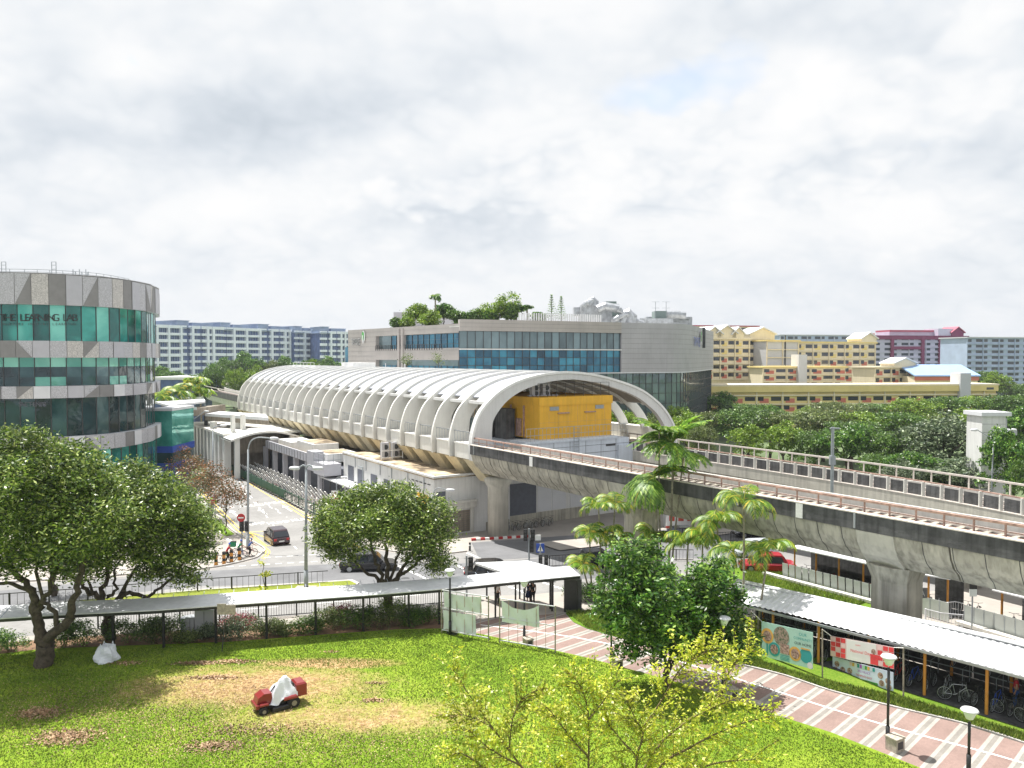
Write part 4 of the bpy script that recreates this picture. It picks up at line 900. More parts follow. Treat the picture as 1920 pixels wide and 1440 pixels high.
# curved tracks beyond the station
cv = thing('viaduct', PY(395, 735, 220), 'curving railway viaduct beyond the far end of the barrel roofed station', 'viaduct')
cp = [S(2, 88, 0), PY(445, 748, 172), PY(412, 741, 190), PY(384, 732, 215), PY(392, 725, 245), PY(425, 719, 285), PY(470, 714, 330)]
zc = 9.2
cp = cat_rom([(p.x, p.y, zc) for p in cp], 8)
for sec, nme, m in (([(-5, -2.4), (-.5, -2.4), (0, -.6), (-5.5, -.6)], 'girder', 'concrete_pale'), ([(0, -.9), (.15, -.9), (.15, .5), (0, .5)], 'parapet', 'concrete_dark'), ([(-5.5, -.9), (-5.3, -.9), (-5.3, .5), (-5.5, .5)], 'parapet', 'concrete_pale'), ([(-5.3, -.6), (0, -.6), (0, -.5), (-5.3, -.5)], 'track_bed', 'ballast'), ([(.0, 1.2), (.12, 1.2), (.12, 1.35), (0, 1.35)], 'handrail', 'rail_top'), ([(-2, -.2), (-1.8, -.2), (-1.8, 0), (-2, 0)], 'rail', 'rail_top'), ([(-3.7, -.2), (-3.5, -.2), (-3.5, 0), (-3.7, 0)], 'rail', 'rail_top')):
    mb = MB(); mb.sweep([(p.x, p.y, zc) for p in cp], sec); mb.build(nme, m, cv)
    if nme in ('girder', 'track_bed', 'rail'):
        mb = MB(); mb.sweep([(p.x + 13, p.y + 9, zc - .4) for p in cp], sec); mb.build(nme, m, cv)
mb = MB()
for i in (10, 22, 34): p = cp[i]; mb.bar((p.x + 2, p.y + 2, -1), (p.x + 2, p.y + 2, zc - 2.4), 2, 2)
mb.split('pier', 'concrete_pale', cv)
# ------------------------------------------------------------------ round office block (left)
ob = thing('office_building', (-70, 105, zg(105)), 'rounded office block with bands of teal glass and grey panels at the left edge', 'building')
Ypts = [(-260, 91.5), (-120, 92), (0, 93.2), (60, 93.8), (110, 95), (150, 96.4), (185, 98), (215, 99.9), (236, 102), (254, 104.2), (268, 106.2), (278, 108), (283, 110.5)]
cpl = [Vector(((x - 960) / FPX * Y, Y, 0)) for x, Y in Ypts] + [Vector((-52.9, 114.5, 0)), Vector((-55.2, 119, 0)), Vector((-58, 124, 0)), Vector((-70, 130, 0)), Vector((-110, 135, 0))]
oc = cat_rom(cpl, 8)
def resamp(path, step):
    out = [path[0]]; acc = 0
    for a, b in zip(path, path[1:]):
        L_ = (b - a).length
        while acc + L_ >= step:
            t = (step - acc) / L_; a = a.lerp(b, t); out.append(a.copy()); L_ = (b - a).length; acc = 0
        acc += L_
    return out
op = resamp(oc, 1.75)
def offs(path, k):   # outward offset (towards camera / right)
    out = []
    for i, p in enumerate(path):
        d = (path[min(i + 1, len(path) - 1)] - path[max(i - 1, 0)]).normalized(); out.append(p + Vector((d.y, -d.x, 0)) * k)
    return out
levels = [('c', 28.4, 24.55, 0.5), ('g', 24.55, 20.15, -.15, 'glass_teal'), ('c', 20.15, 18.1, .5), ('g', 18.1, 14.6, -.35, 'mix'), ('c', 14.6, 13.1, .45), ('g', 13.1, 8.3, -.45, 'glass_dark'), ('c', 8.3, 6.4, .5), ('g', 6.4, -1, -.2, 'glass_teal')]
rnd = random.Random(5)
PM = ['panel_light', 'panel_speckle', 'panel_brown', 'panel_grey', 'panel_beige', 'steel']
for li, lv in enumerate(levels):
    z1, z0, k = lv[1], lv[2], lv[3]; q = offs(op, k); inn = offs(op, -1.2)
    if lv[0] == 'c':
        mb = MB()
        tops = [z1 - (0.0 if li else .012 * i) for i in range(len(q))]
        for i in range(len(q) - 1):
            m = [1, 1, 2, 0, 1, 3, 1, 4, 2, 3, 1, 0][(i * 7 + li * 5 + (i // 5)) % 12]
            if i > len(q) - 30: m = [4, 2, 4, 3, 2, 4][i % 6] if rnd.random() < .6 else m
            a, b = q[i], q[i + 1]; d = (b - a).normalized(); out_ = Vector((d.y, -d.x, 0)) * (.05 if m in (0, 3) else 0)
            a2 = a + d * .03 + out_; b2 = b - d * .03 + out_
            mb.quad((a2.x, a2.y, z0), (b2.x, b2.y, z0), (b2.x, b2.y, tops[i]), (a2.x, a2.y, tops[i]), m)
            if rnd.random() < .14:   # diagonal infill
                e = .04; a3 = a2 + Vector((d.y, -d.x, 0)) * e; b3 = b2 + Vector((d.y, -d.x, 0)) * e
                mm = 2 if m != 2 else 4
                if rnd.random() < .5: mb.add([(a3.x, a3.y, z0), (b3.x, b3.y, z0), (b3.x, b3.y, tops[i])], [(0, 1, 2)], mm)
                else: mb.add([(a3.x, a3.y, z0), (b3.x, b3.y, z0), (a3.x, a3.y, tops[i])], [(0, 1, 2)], mm)
        mb.build('cladding_band', PM, ob)
        mb = MB()
        for i in range(len(q) - 1):
            a, b, c, d_ = q[i], q[i + 1], inn[i + 1], inn[i]
            for z in (z0 + .01, z1 - .02): mb.quad((a.x, a.y, z), (b.x, b.y, z), (c.x, c.y, z), (d_.x, d_.y, z))
            mb.quad((a.x, a.y, z0 + .01), (b.x, b.y, z0 + .01), (b.x, b.y, z1 - .05), (a.x, a.y, z1 - .05), 1) if False else None
        mb.build('ledge', 'panel_light', ob)
        q2 = offs(op, k - .06); mb = MB()
        for i in range(len(q2) - 1): a, b = q2[i], q2[i + 1]; mb.quad((a.x, a.y, z0), (b.x, b.y, z0), (b.x, b.y, z1 - .03), (a.x, a.y, z1 - .03))
        mb.build('backing', 'panel_brown', ob)
    else:
        mb = MB(); ms_ = ['glass_teal', 'glass_dark', 'glass_pale']
        for i in range(len(q) - 1):
            a, b = q[i], q[i + 1]; d = (b - a).normalized(); a2 = a + d * .04; b2 = b - d * .04
            rows = [(z0, z1, {'glass_teal': 0, 'glass_dark': 1}.get(lv[4], 0))]
            if lv[4] == 'mix': zc_ = z1 - 1.15; rows = [(z0, z0 + 1.1, 2 if (i % 5 in (1, 2)) else 1), (z0 + 1.1, zc_, 1 if i < len(q) - 26 else 2), (zc_, z1, 2)]
            for (y0, y1, m) in rows: mb.quad((a2.x, a2.y, y0), (b2.x, b2.y, y0), (b2.x, b2.y, y1), (a2.x, a2.y, y1), m)
        mb.build('glass_wall', ms_, ob)
        mb = MB()
        for i in range(len(q)): p = q[i]; mb.bar((p.x, p.y, z0), (p.x, p.y, z1), .07, .16)
        mb.build('mullion', 'dark_metal', ob)
        q3 = offs(op, k - .1); mb = MB()
        for i in range(len(q3) - 1): a, b = q3[i], q3[i + 1]; mb.quad((a.x, a.y, z0), (b.x, b.y, z0), (b.x, b.y, z1), (a.x, a.y, z1))
        mb.build('glass_backing', 'dark_metal', ob)
mb = MB(); mb.prism([(p.x, p.y) for p in offs(op, .3)] + [(-180, 135), (-180, 91)], 27.6, 27.7); mb.build('flat_roof', 'concrete_pale', ob)
mb = MB(); rr = offs(op, -2.4)[:int(len(op) * .42)]
for z in (28.75, 29.05): 
    for a, b in zip(rr, rr[1:]): mb.bar((a.x, a.y, z), (b.x, b.y, z), .06, .06)
for a in rr: mb.bar((a.x, a.y, 27.7), (a.x, a.y, 29.05), .05, .05)
mb.build('roof_railing', 'pole_grey', ob)
mb = MB()
for x in (3, 97):
    p = PY(x, 505, 97)
    for dx in (0, .55): mb.bar((p.x + dx, p.y, 28), (p.x + dx, p.y, 30.1), .07, .07)
    for z in (29.2, 29.7, 30.1): mb.bar((p.x, p.y, z), (p.x + .55, p.y, z), .06, .06)
mb.split('roof_ladder', 'pole_grey', ob, per=5)
mb = MB()
for x in (137, 149, 161): p = PY(x, 512, 98); mb.bar((p.x, p.y, 28), (p.x, p.y, 29.3), .08, .08); mb.bar((p.x + .3, p.y, 28.5), (p.x + .3, p.y, 29), .1, .1)
mb.split('antenna', 'pole_grey', ob, per=2)
def curvetext(body, px0, px1, py, size, m, par, k, path, ext=.05):
    # letters set one by one along the curved glass
    n = len(body)
    for i, ch in enumerate(body):
        if ch == ' ': continue
        px = px0 + (px1 - px0) * i / max(1, n - 1); dx = (px - 960) / FPX
        for a, b in zip(path, path[1:]):
            ta, tb_ = a.x / a.y - dx, b.x / b.y - dx
            if ta <= 0 < tb_ or tb_ <= 0 < ta:
                t = ta / (ta - tb_); p = a.lerp(b, t); r = (b - a).normalized(); z = PY(px, py, p.y).z
                text(ch, Vector((p.x, p.y, z)) + Vector((r.y, -r.x, 0)) * k, r, Vector((0, 0, 1)), size, m, parent=par, ext=0, align='CENTER'); break
gq = offs(op, -.15)
curvetext('THE LEARNING LAB', 9, 142, 602, 1.25, 'black_metal', ob, .14, gq)
curvetext('NURTURE INSPIRE LEARNING', 10, 142, 610, .42, 'dark_metal', ob, .1, gq)
curvetext('THE LAB', 226, 250, 596, .6, 'glass_slate', ob, .1, gq)
curvetext('SAVE THE NEWS', 37, 82, 762, .8, 'shutter_dark', ob, .1, offs(op, -.45))
lo_ = thing('glass_lobby', PY(302, 860, 116), 'narrow teal glass lobby with a blue band beside the round office block', 'building')
a = PY(286, 800, 117); b = PY(317, 800, 116)
mb = MB(); mb.box(a.x, b.x, a.y, a.y + 8, 4.6, 10.0); mb.build('glass_wall', 'glass_teal', lo_)
mb = MB(); mb.box(a.x - .1, b.x + .1, a.y - .1, a.y + 8, 10.0, 10.4); mb.build('roof', 'panel_light', lo_)
mb = MB(); mb.box(a.x - .1, b.x + .1, a.y - .15, a.y + 8, 3.6, 4.6); mb.build('blue_band', 'blue_sign', lo_, label='bright blue band on the lobby')
mb = MB(); mb.box(a.x, b.x, a.y, a.y + 8, 2.0, 3.6, 0); mb.box(a.x, b.x, a.y - .05, a.y + 8, -1, 2.0, 1); mb.build('entrance', ['glass_dark', 'blue_sign'], lo_)
# ------------------------------------------------------------------ facade helper
def frame(A, B):
    A = Vector((A[0], A[1], 0)); B = Vector((B[0], B[1], 0)); d = (B - A); L_ = d.length; d.normalize(); n_ = Vector((-d.y, d.x, 0))
    def T(x, y, z): p = A + d * x + n_ * y; return Vector((p.x, p.y, z))
    return T, L_
def winset(par, T, wins, m='window_dark', name='window', dep=.06):
    for i in range(0, min(len(wins), 96)):
        x0, x1, z0, z1 = wins[i]; mb = MB(T=T); mb.box(x0, x1, -dep, .05, z0, z1); mb.build(name, m, par)
    if len(wins) > 96:
        mb = MB(T=T)
        for x0, x1, z0, z1 in wins[96:]: mb.box(x0, x1, -dep, .05, z0, z1)
        mb.build(name, m, par, kind='stuff')
# ------------------------------------------------------------------ shopping mall
ml_ = thing('shopping_mall', PY(1000, 700, 150), 'grey stone and glass shopping mall with a planted roof behind the station', 'building')
def px2(px, Y): return ((px - 960) / FPX * Y, Y)
A_ = px2(653, 170); B_ = px2(861, 137); C1 = px2(1168, 150); D1 = px2(1262, 154.5); 
T1, L1 = frame(A_, B_)
mb = MB(T=T1); ztop = 24.2
mb.box(0, L1, 0, 30, 22.6, ztop); mb.box(0, 12.4, 0, 6, 10, 22.6); mb.box(12.4, L1, 0, 30, 17.7, 19.9); mb.box(12.4, L1, .8, 30, 10, 22.6, 1)
mb.box(0, L1, .2, 30, 9, 10)
mb.build('stone_wall', ['stone_mall', 'glass_slate'], ml_)
mb = MB(T=T1); mb.box(18, L1 - .3, .5, .8, 19.9, 22.5); mb.box(14.5, L1 - .3, .5, .8, 13.5, 16.6); mb.box(3.5, 12.4, -.02, .3, 13, 16.4); mb.build('window_strip', 'glass_blue', ml_)
mb = MB(T=T1)
for x in range(18, int(L1), 2): mb.box(x, x + .12, .4, .8, 19.9, 22.5); mb.box(x, x + .12, .4, .8, 13.5, 16.6)
mb.build('mullion', 'dark_metal', ml_)
mb = MB(T=T1); mb.box(21.6, 22.2, -.3, .5, 9, 23.9); mb.box(23, 23.6, -.3, .5, 9, 23.9)
mb.split('fin_column', 'stone_mall', ml_)
mb = MB(T=T1)
for z in (14.2, 20.6): 
    mb.box(12.4, L1, -.1, 0, z, z + .08)
    for i in range(30): mb.box(12.4 + i * .85, 12.5 + i * .85, -.1, 0, z - 1, z)
mb.box(4, L1 + 3, -2.5, 0, 11.9, 12.1)
mb.build('terrace_railing', 'dark_metal', ml_)
mb = MB(T=T1)
for i in range(14): mb.box(0, L1 if i % 2 else 12.4, -.012, 0, 10.5 + i, 10.53 + i)
mb.build('stone_joint', 'mortar', ml_)
mb = MB(T=T1); mb.box(-2.6, 0, .6, 5, 10, 20.5); mb.build('glass_corner', 'glass_blue', ml_)
# main front, gently bowed then a rounded corner
fr = [Vector((*B_, 0)), Vector((*px2(940, 139.5), 0)), Vector((*px2(1060, 144.4), 0)), Vector((*C1, 0)), Vector((*px2(1225, 152.8), 0)), Vector((*D1, 0)), Vector((*px2(1283, 158), 0)), Vector((*px2(1297, 165), 0)), Vector((*px2(1321, 186), 0)), Vector((*px2(1334, 200), 0))]
fq = resamp(cat_rom(fr, 8), 1.5)
iC = min(range(len(fq)), key=lambda i: (fq[i] - fr[3]).length)
def wallband(path, z0, z1, k, m, name, par, joints=True):
    q = offs(path, k); mb = MB()
    for a, b in zip(q, q[1:]): mb.quad((a.x, a.y, z0), (b.x, b.y, z0), (b.x, b.y, z1), (a.x, a.y, z1))
    return mb.build(name, m, par)
ZT = 24.95
def hb(path, z0, z1, k, m, name, par, thick=1.0):
    q = offs(path, k); r = offs(path, k - thick); pts = [(p.x, p.y) for p in q] + [(p.x, p.y) for p in reversed(r)]
    mb = MB(); mb.prism(pts, z0, z1); return mb.build(name, m, par)
hb(fq[:iC + 1], 22.9, ZT, .5, 'stone_mall', 'top_band', ml_, 1.2)
hb(fq[iC:], 15.3, ZT, .5, 'stone_mall_shaded', 'stone_wall', ml_, 1.2)
hb(fq[:iC + 1], 19.55, 19.75, .55, 'white', 'transom', ml_, .8)
hb(fq, 15.1, 15.3, .55, 'panel_light', 'transom', ml_, .8)
def gw(path, z0, z1, m, k=0, rows=1, par=ml_):
    q = offs(path, k); mb = MB(); mm = MB()
    for a, b in zip(q, q[1:]):
        for r_ in range(rows):
            a0 = z0 + (z1 - z0) * r_ / rows; a1 = z0 + (z1 - z0) * (r_ + 1) / rows; mb.quad((a.x, a.y, a0 + .05), (b.x, b.y, a0 + .05), (b.x, b.y, a1 - .05), (a.x, a.y, a1 - .05))
    for p in q: mm.bar((p.x, p.y, z0), (p.x, p.y, z1), .1, .22)
    for r_ in range(1, rows):
        z = z0 + (z1 - z0) * r_ / rows
        for a, b in zip(q, q[1:]): mm.bar((a.x, a.y, z), (b.x, b.y, z), .12, .12)
    mb.build('glass_wall', m, par); mm.build('mullion', 'dark_metal', par)
gw(fq[:iC + 1], 19.75, 22.9, 'glass_slate'); gw(fq[:iC + 1], 15.3, 19.55, 'glass_blue', 0, 3); gw(fq, 5, 15.1, 'glass_slate', 0, 5)
wallband(fq, 5, 24, -.5, 'dark_metal', 'backing', ml_)
mb = MB()
for z in np.arange(16, 24.8, .98):
    q = offs(fq[iC:], .51)
    for a, b in zip(q, q[1:]): mb.bar((a.x, a.y, z), (b.x, b.y, z), .02, .04)
for z in (23.6, 24.3):
    q = offs(fq[:iC + 1], .51)
    for a, b in zip(q, q[1:]): mb.bar((a.x, a.y, z), (b.x, b.y, z), .02, .04)
mb.build('stone_joint', 'mortar', ml_)
mb = MB(); mb.prism([(p.x, p.y) for p in offs(fq, .2)] + [px2(1330, 230), px2(700, 230), px2(653, 172)], 23.6, 23.8); mb.build('flat_roof', 'concrete_pale', ml_)
# rooftop rooms, louvre fence, ducts
mb = MB(); p = PY(738, 600, 172); q = PY(766, 600, 172); mb.box(p.x, q.x + 3, 172, 184, 23.8, 28.3); p = PY(800, 590, 190); q = PY(908, 590, 190); mb.box(p.x, q.x, 190, 200, 23.8, 29.2); mb.split('roof_room', 'panel_grey', ml_)
mb = MB()
q = offs(fq, -1.5)
for i in range(8, iC - 2):
    a, b = q[i], q[i + 1]
    for t in (0, .33, .66): c = a.lerp(b, t); mb.bar((c.x, c.y, ZT - .2), (c.x, c.y, ZT + 1.5), .28, .05)
mb.build('louvre_fence', 'tin_white', ml_)
def rb(px0, px1, py0, py1, Y, dep, m, name):
    a = PY(px0, py1, Y); b = PY(px1, py0, Y); mb = MB(); mb.box(a.x, b.x, Y, Y + dep, a.z, b.z); return mb.build(name, m, ml_)
rb(1090, 1148, 571, 604, 160, 5, 'duct', 'plant_unit'); rb(1143, 1172, 582, 606, 162, 6, 'plant_green', 'plant_unit'); rb(1076, 1092, 576, 592, 163, 3, 'duct', 'plant_unit')
rb(1130, 1160, 570, 578, 166, 3, 'duct', 'plant_unit'); rb(1134, 1156, 565, 570, 166, 3, 'plant_green', 'plant_unit'); rb(1200, 1262, 597, 608, 172, 8, 'duct', 'plant_unit'); rb(1228, 1250, 583, 600, 176, 4, 'plant_green', 'plant_unit'); rb(1262, 1298, 596, 614, 185, 6, 'duct', 'plant_unit'); rb(1285, 1297, 594, 600, 190, 4, 'plant_green', 'plant_unit'); rb(1212, 1298, 594, 597, 182, 3, 'duct', 'plant_unit')
def rt(pix, Y, r, name='duct'):
    mb = MB(); mb.tube([PY(x, y, Y) for x, y in pix], r, 10); mb.build(name, 'duct', ml_, smooth=False)
rt([(1102, 572), (1108, 565), (1112, 562), (1116, 566), (1115, 575)], 160, .75); rt([(1094, 574), (1098, 569), (1103, 568)], 158, .6); rt([(1120, 580), (1135, 574), (1160, 579)], 158, .9); rt([(1165, 606), (1170, 592), (1178, 588), (1184, 594), (1183, 606)], 158, 1.2)
rt([(1160, 580), (1170, 590), (1150, 600), (1152, 608)], 157, .7); rt([(1250, 589), (1270, 589), (1285, 591)], 178, .9); rt([(1175, 604), (1190, 600), (1206, 606)], 158, .5)
mb = MB()
for x, y0 in ((1229, 566), (1249, 566)):
    p = PY(x, 600, 176); t = PY(x, y0, 176); mb.bar(p, t, .1, .1); mb.bar(t + Vector((-.9, 0, 0)), t + Vector((.9, 0, 0)), .05, .05); mb.bar(t + Vector((-.9, 0, -1.4)), t + Vector((.9, 0, -1.4)), .05, .05)
mb.split('antenna', 'pole_grey', ml_, per=3)
d_ = (Vector((*B_, 0)) - Vector((*A_, 0))).normalized()
o_ = Vector((*A_, 0)) + d_ * 1.9 + Vector((d_.y, -d_.x, 0)) * .15; o_.z = 21.1
o_.z = 20.75; text('TAMPINES', o_, d_, Vector((0, 0, 1)), 2.1, 'dark_metal', parent=ml_, ext=0, xs=.42);  # dark copy painted as the shadow of the white letters
text('TAMPINES', o_ + d_ * -.22 + Vector((d_.y, -d_.x, 0)) * -.06 + Vector((0, 0, .12)), d_, Vector((0, 0, 1)), 2.1, 'white', parent=ml_, ext=0, xs=.42)
def leafsign(o, r, k, par):
    n_ = Vector((r.y, -r.x, 0)); mb = MB(); U = Vector((0, 0, 1))
    ring = [(math.cos(a) * .75, math.sin(a) * 1.25) for a in np.linspace(0, 2 * math.pi, 20, endpoint=False)]
    mb.poly([o + (r * x + U * y) * k + n_ * .1 for x, y in ring], 0)
    ring = [(math.cos(a) * .5 - .12, math.sin(a) * .95 + .1) for a in np.linspace(0, 2 * math.pi, 20, endpoint=False)]
    mb.poly([o + (r * x + U * y) * k + n_ * .16 for x, y in ring], 1)
    mb.poly([o + (r * x + U * y) * k + n_ * .22 for x, y in ((-.08, -1.5), (.14, -1.5), (.12, .3), (-.3, .3))], 0); mb.build('emblem', ['white', M['green_emblem']], par)
C('green_emblem', (.08, .45, .08), .5, .1, 2)
leafsign(o_ + d_ * 5.6 + Vector((0, 0, 1.9)), d_, 1.0, ml_)
e0 = Vector((*px2(1297, 165), 0)); e1 = Vector((*px2(1321, 186), 0)); r_ = (e1 - e0).normalized(); n_ = Vector((r_.y, -r_.x, 0))
oo = e0 - r_ * 2.5 + n_ * .75; oo.z = 20.6; text('TAMPINES', oo, r_, Vector((0, 0, 1)), 2.9, 'blue_sign', parent=ml_, ext=0, xs=.8); leafsign(oo + r_ * 11.5 + Vector((0, 0, 2.2)), r_, 1.3, ml_)
mb = MB(); c = oo + r_ * 16.5; mb.bar(c + Vector((0, 0, -.2)), c + Vector((0, 0, 4.5)), .8, .1); mb.build('numeral', 'dark_metal', ml_)
# ------------------------------------------------------------------ far apartment blocks, left
def condo(px0, px1, Y0, Y1, topy, floors, label, shade=0):
    A = px2(px0, Y0); B = px2(px1, Y1); T, L_ = frame(A, B); zt = PY(px0, topy, Y0).z; o = thing('apartment_block', (A[0], A[1], -1), label, 'building', 'distant blue and white apartment blocks')
    mb = MB(T=T); mb.box(0, L_, 0, 18, -1, zt - 3.2); mb.build('wall', 'condo_blue', o); mb = MB(T=T); mb.box(L_ * .05, L_ * .3, 1, 16, zt - 3.2, zt); mb.box(L_ * .4, L_ * .85, 2, 16, zt - 3.2, zt - .8); mb.split('roof_room', 'condo_bluegrey', o)
    fh = 3.15; z = zt - 3.2; bay = [(0, .12), (.14, .30), (.36, .62), (.68, .97)] if shade == 0 else [(0, .2), (.26, .48), (.52, .74), (.8, 1.0)]
    for k in range(floors):
        mb = MB(T=T)
        for a, b in bay: mb.box(a * L_, b * L_, -1.3, 0, z - .3, z + 1.05 - .25 * (k % 2))
        mb.build('balcony', 'condo_white', o); z -= fh
    mb = MB(T=T)
    for a in (.30, .62, .745 if shade else .97): mb.box(a * L_, (a + .05) * L_, -1.6, 1, -1, zt - 2.2)
    mb.split('wall_fin', 'condo_white', o)
    mb = MB(T=T)
    for a, b in bay:
        for j in range(1, 4): x = (a + (b - a) * j / 4) * L_; mb.box(x, x + .35, -.35, 0, -1, zt - 3.3)
    mb.build('window_frame', 'condo_bluegrey', o)
    mb = MB(T=T); mb.box(-.2, L_ * .34, -1.4, 18, zt - 3.3, zt - 2.9); mb.box(L_ * .04, L_ * .31, .5, 16.5, zt, zt + .3); mb.box(L_ * .39, L_ * .86, 1.5, 16.5, zt - .8, zt - .5); mb.build('roof', 'condo_bluegrey', o)
condo(270, 338, 330, 345, 598, 14, 'tall blue and white apartment block nearest the round office block')
condo(330, 418, 352, 372, 601, 14, 'blue and white apartment block, second from the round office block', 1)
condo(412, 486, 372, 392, 605, 13, 'blue and white apartment block in the middle of the distant row')
condo(482, 560, 392, 412, 608, 12, 'blue and white apartment block behind the station roof hatch, fourth in the distant row', 1)
condo(552, 606, 405, 420, 612, 12, 'pale apartment block with a dark roof terrace, fifth in the distant row')
condo(600, 660, 400, 410, 613, 11, 'stepped pale apartment block at the left end of the shopping mall', 1)
lw = thing('low_building', PY(330, 720, 225), 'low dark building with a white roof edge below the distant apartment blocks', 'building')
a = PY(285, 733, 225); b = PY(366, 733, 225); mb = MB(); mb.box(a.x, b.x, 225, 245, -1, PY(300, 712, 225).z); mb.build('wall', 'condo_blue', lw)
mb = MB(); z = PY(300, 712, 225).z; mb.box(a.x, b.x + .5, 224.5, 246, z, z + .8); mb.build('roof', 'white', lw)
# ------------------------------------------------------------------ housing blocks, right
def band_block(name, px0, px1, Y0, Y1, topy, boty, floors, label, wall, par='hdb_cream', infill=None, win=(.28, .5), bayw=3.3, dep=12, skip=(), roof='hdb_cream', group='housing blocks behind the trees'):
    A = px2(px0, Y0); B = px2(px1, Y1); T, L_ = frame(A, B); zt = PY(px0, topy, Y0).z; zb = PY(px0, boty, Y0).z; o = thing(name, (A[0], A[1], 0), label, 'building', group)
    fh = (zt - zb) / floors; nb = max(1, round(L_ / bayw)); bw = L_ / nb
    mb = MB(T=T); mb.box(0, L_, 0, dep, -1, zt); mb.build('wall', wall, o)
    wins = []
    for f in range(floors):
        z0 = zt - (f + 1) * fh; pan = MB(T=T); any_ = False
        for i in range(nb):
            if i in skip: continue
            x0 = i * bw
            if infill and (i + f // 9) % 2 == 0: pan.box(x0 + .25 * bw, x0 + .95 * bw, -.05, 0, z0 + .14 * fh, z0 + .62 * fh); any_ = True
            wins.append((x0 + .12 * bw, x0 + (.9 if (i % 2) else .55) * bw, z0 + .36 * fh, z0 + .82 * fh))
        if any_: pan.split('infill_panel', infill(f) if callable(infill) else infill, o)
    winset(o, T, wins)
    mb = MB(T=T)
    for f in range(floors + 1): mb.box(-.1, L_ + .1, -.45, 0, zt - f * fh - .18, zt - f * fh + .12)
    for i in range(nb + 1):
        if i % 2 == 0: mb.box(i * bw - .15, i * bw + .15, -.3, 0, zb, zt)
    mb.build('sun_shade', par, o)
    mb = MB(T=T); mb.box(-.5, L_ + .5, -.7, dep + .5, zt + .05, zt + .5); mb.build('roof', roof, o); return o, T, L_, zt, fh
def gable(o, T, x0, x1, z0, h, dep=5, m='hdb_cream', mr='tin_white'):
    mb = MB(T=T); xm = (x0 + x1) / 2
    mb.add([(x0, -.6, z0), (x1, -.6, z0), (x1, -.6, z0 + h * .5), (xm, -.6, z0 + h), (x0, -.6, z0 + h * .5), (x0, dep, z0), (x1, dep, z0), (x1, dep, z0 + h * .5), (xm, dep, z0 + h), (x0, dep, z0 + h * .5)], [(0, 1, 2, 3, 4), (9, 8, 7, 6, 5), (0, 4, 9, 5), (1, 6, 7, 2)])
    mb.build('gable', m, o); e = .6
    mb = MB(T=T); k = h * .5 / (xm - x0)
    for sx in (-1, 1):
        xa = xm + sx * (xm - x0 + e); za = z0 + h * .5 - k * e; mb.add([(xm, -1.2, z0 + h), (xa, -1.2, za), (xa, dep, za), (xm, dep, z0 + h), (xm, -1.2, z0 + h + .35), (xa, -1.2, za + .35), (xa, dep, za + .35), (xm, dep, z0 + h + .35)], [(0, 1, 2, 3), (7, 6, 5, 4), (0, 4, 5, 1), (1, 5, 6, 2), (2, 6, 7, 3)])
    mb.build('gable_roof', mr, o)
yr = lambda f: 'hdb_yellow' if f < 2 else 'hdb_red'
o, T, L_, zt, fh = band_block('housing_block', 1322, 1404, 238, 244, 636, 712, 5, 'gabled cream flats with yellow and red panels directly beside the shopping mall', 'hdb_cream', infill=yr, bayw=2.9)
for a, b in ((0, 5.5), (4.0, 11), (9.6, 14)): gable(o, T, a, b, zt, 3.7 if a != 4 else 4.2, 8 if a != 4 else 6)
o, T, L_, zt, fh = band_block('housing_block', 1404, 1440, 252, 254, 637, 712, 5, 'recessed stairwell wing of the cream flats with long dark balconies', 'hdb_cream', bayw=3.0)
gable(o, T, 0, L_ + 2, zt, 3.9, 8)
o, T, L_, zt, fh = band_block('housing_block', 1437, 1496, 246, 250, 640, 700, 4, 'plain windowless pale wall of the cream flats with a thin dark pipe', 'hdb_grey', skip=range(50), roof='hdb_yellow')
mb = MB(T=T); mb.box(6.9, 7.05, -.5, 0, 8, zt + 2); mb.build('pipe', 'dark_metal', o)
o, T, L_, zt, fh = band_block('housing_block', 1493, 1640, 256, 268, 643, 718, 5, 'long cream block of flats with coloured panels and a gable at its right end', 'hdb_cream', infill=yr, bayw=3.4, roof='hdb_yellow')
gable(o, T, L_ - 6.6, L_, zt, 3.6, 6); mb = MB(T=T); mb.box(L_ - 1.5, L_ + .8, 1, 3, zt, zt + 3.6); mb.build('chimney', 'hdb_red', o)
o, T, L_, zt, fh = band_block('housing_block', 1430, 1585, 228, 232, 690, 728, 3, 'lower cream wing with a yellow roof edge in front of the long cream flats', 'hdb_cream', infill='hdb_red', bayw=3.6, roof='hdb_yellow', dep=9)
mb = MB(T=T); mb.box(L_ * .40, L_ * .5, -1.5, 3, -1, zt + 4); mb.build('stair_tower', 'hdb_grey', o)
o, T, L_, zt, fh = band_block('housing_block', 1640, 1715, 240, 246, 690, 722, 2, 'small gabled cream block between the long cream flats and the blue roof', 'hdb_cream', infill='hdb_red', bayw=3.2, dep=9)
gable(o, T, L_ * .45, L_ * .98, zt, 3.0, 5)
bh = thing('hall', PY(1768, 720, 236), 'cream hall with a bright blue roof and a red stripe', 'building'); a = PY(1716, 706, 236); b = PY(1826, 706, 238)
mb = MB(); mb.box(a.x, b.x, 236, 250, -1, a.z); mb.build('wall', 'hdb_cream', bh); mb = MB(); mb.box(a.x - .2, b.x + .2, 235.6, 236, a.z - 1.2, a.z); mb.build('stripe', 'hdb_red', bh)
mb = MB(); zt = PY(1716, 690, 236).z; mb.add([(a.x - .5, 235.2, a.z), (b.x + .5, 235.2, a.z), (b.x + .5, 246, zt + .6), (a.x - .5, 246, zt + .6), (a.x - .5, 235.2, a.z + .4), (b.x + .5, 235.2, a.z + .4), (b.x + .5, 246, zt + 1), (a.x - .5, 246, zt + 1)], [(3, 2, 1, 0), (4, 5, 6, 7), (0, 1, 5, 4), (1, 2, 6, 5), (2, 3, 7, 6), (3, 0, 4, 7)]); mb.build('roof', 'hdb_roof_blue', bh)
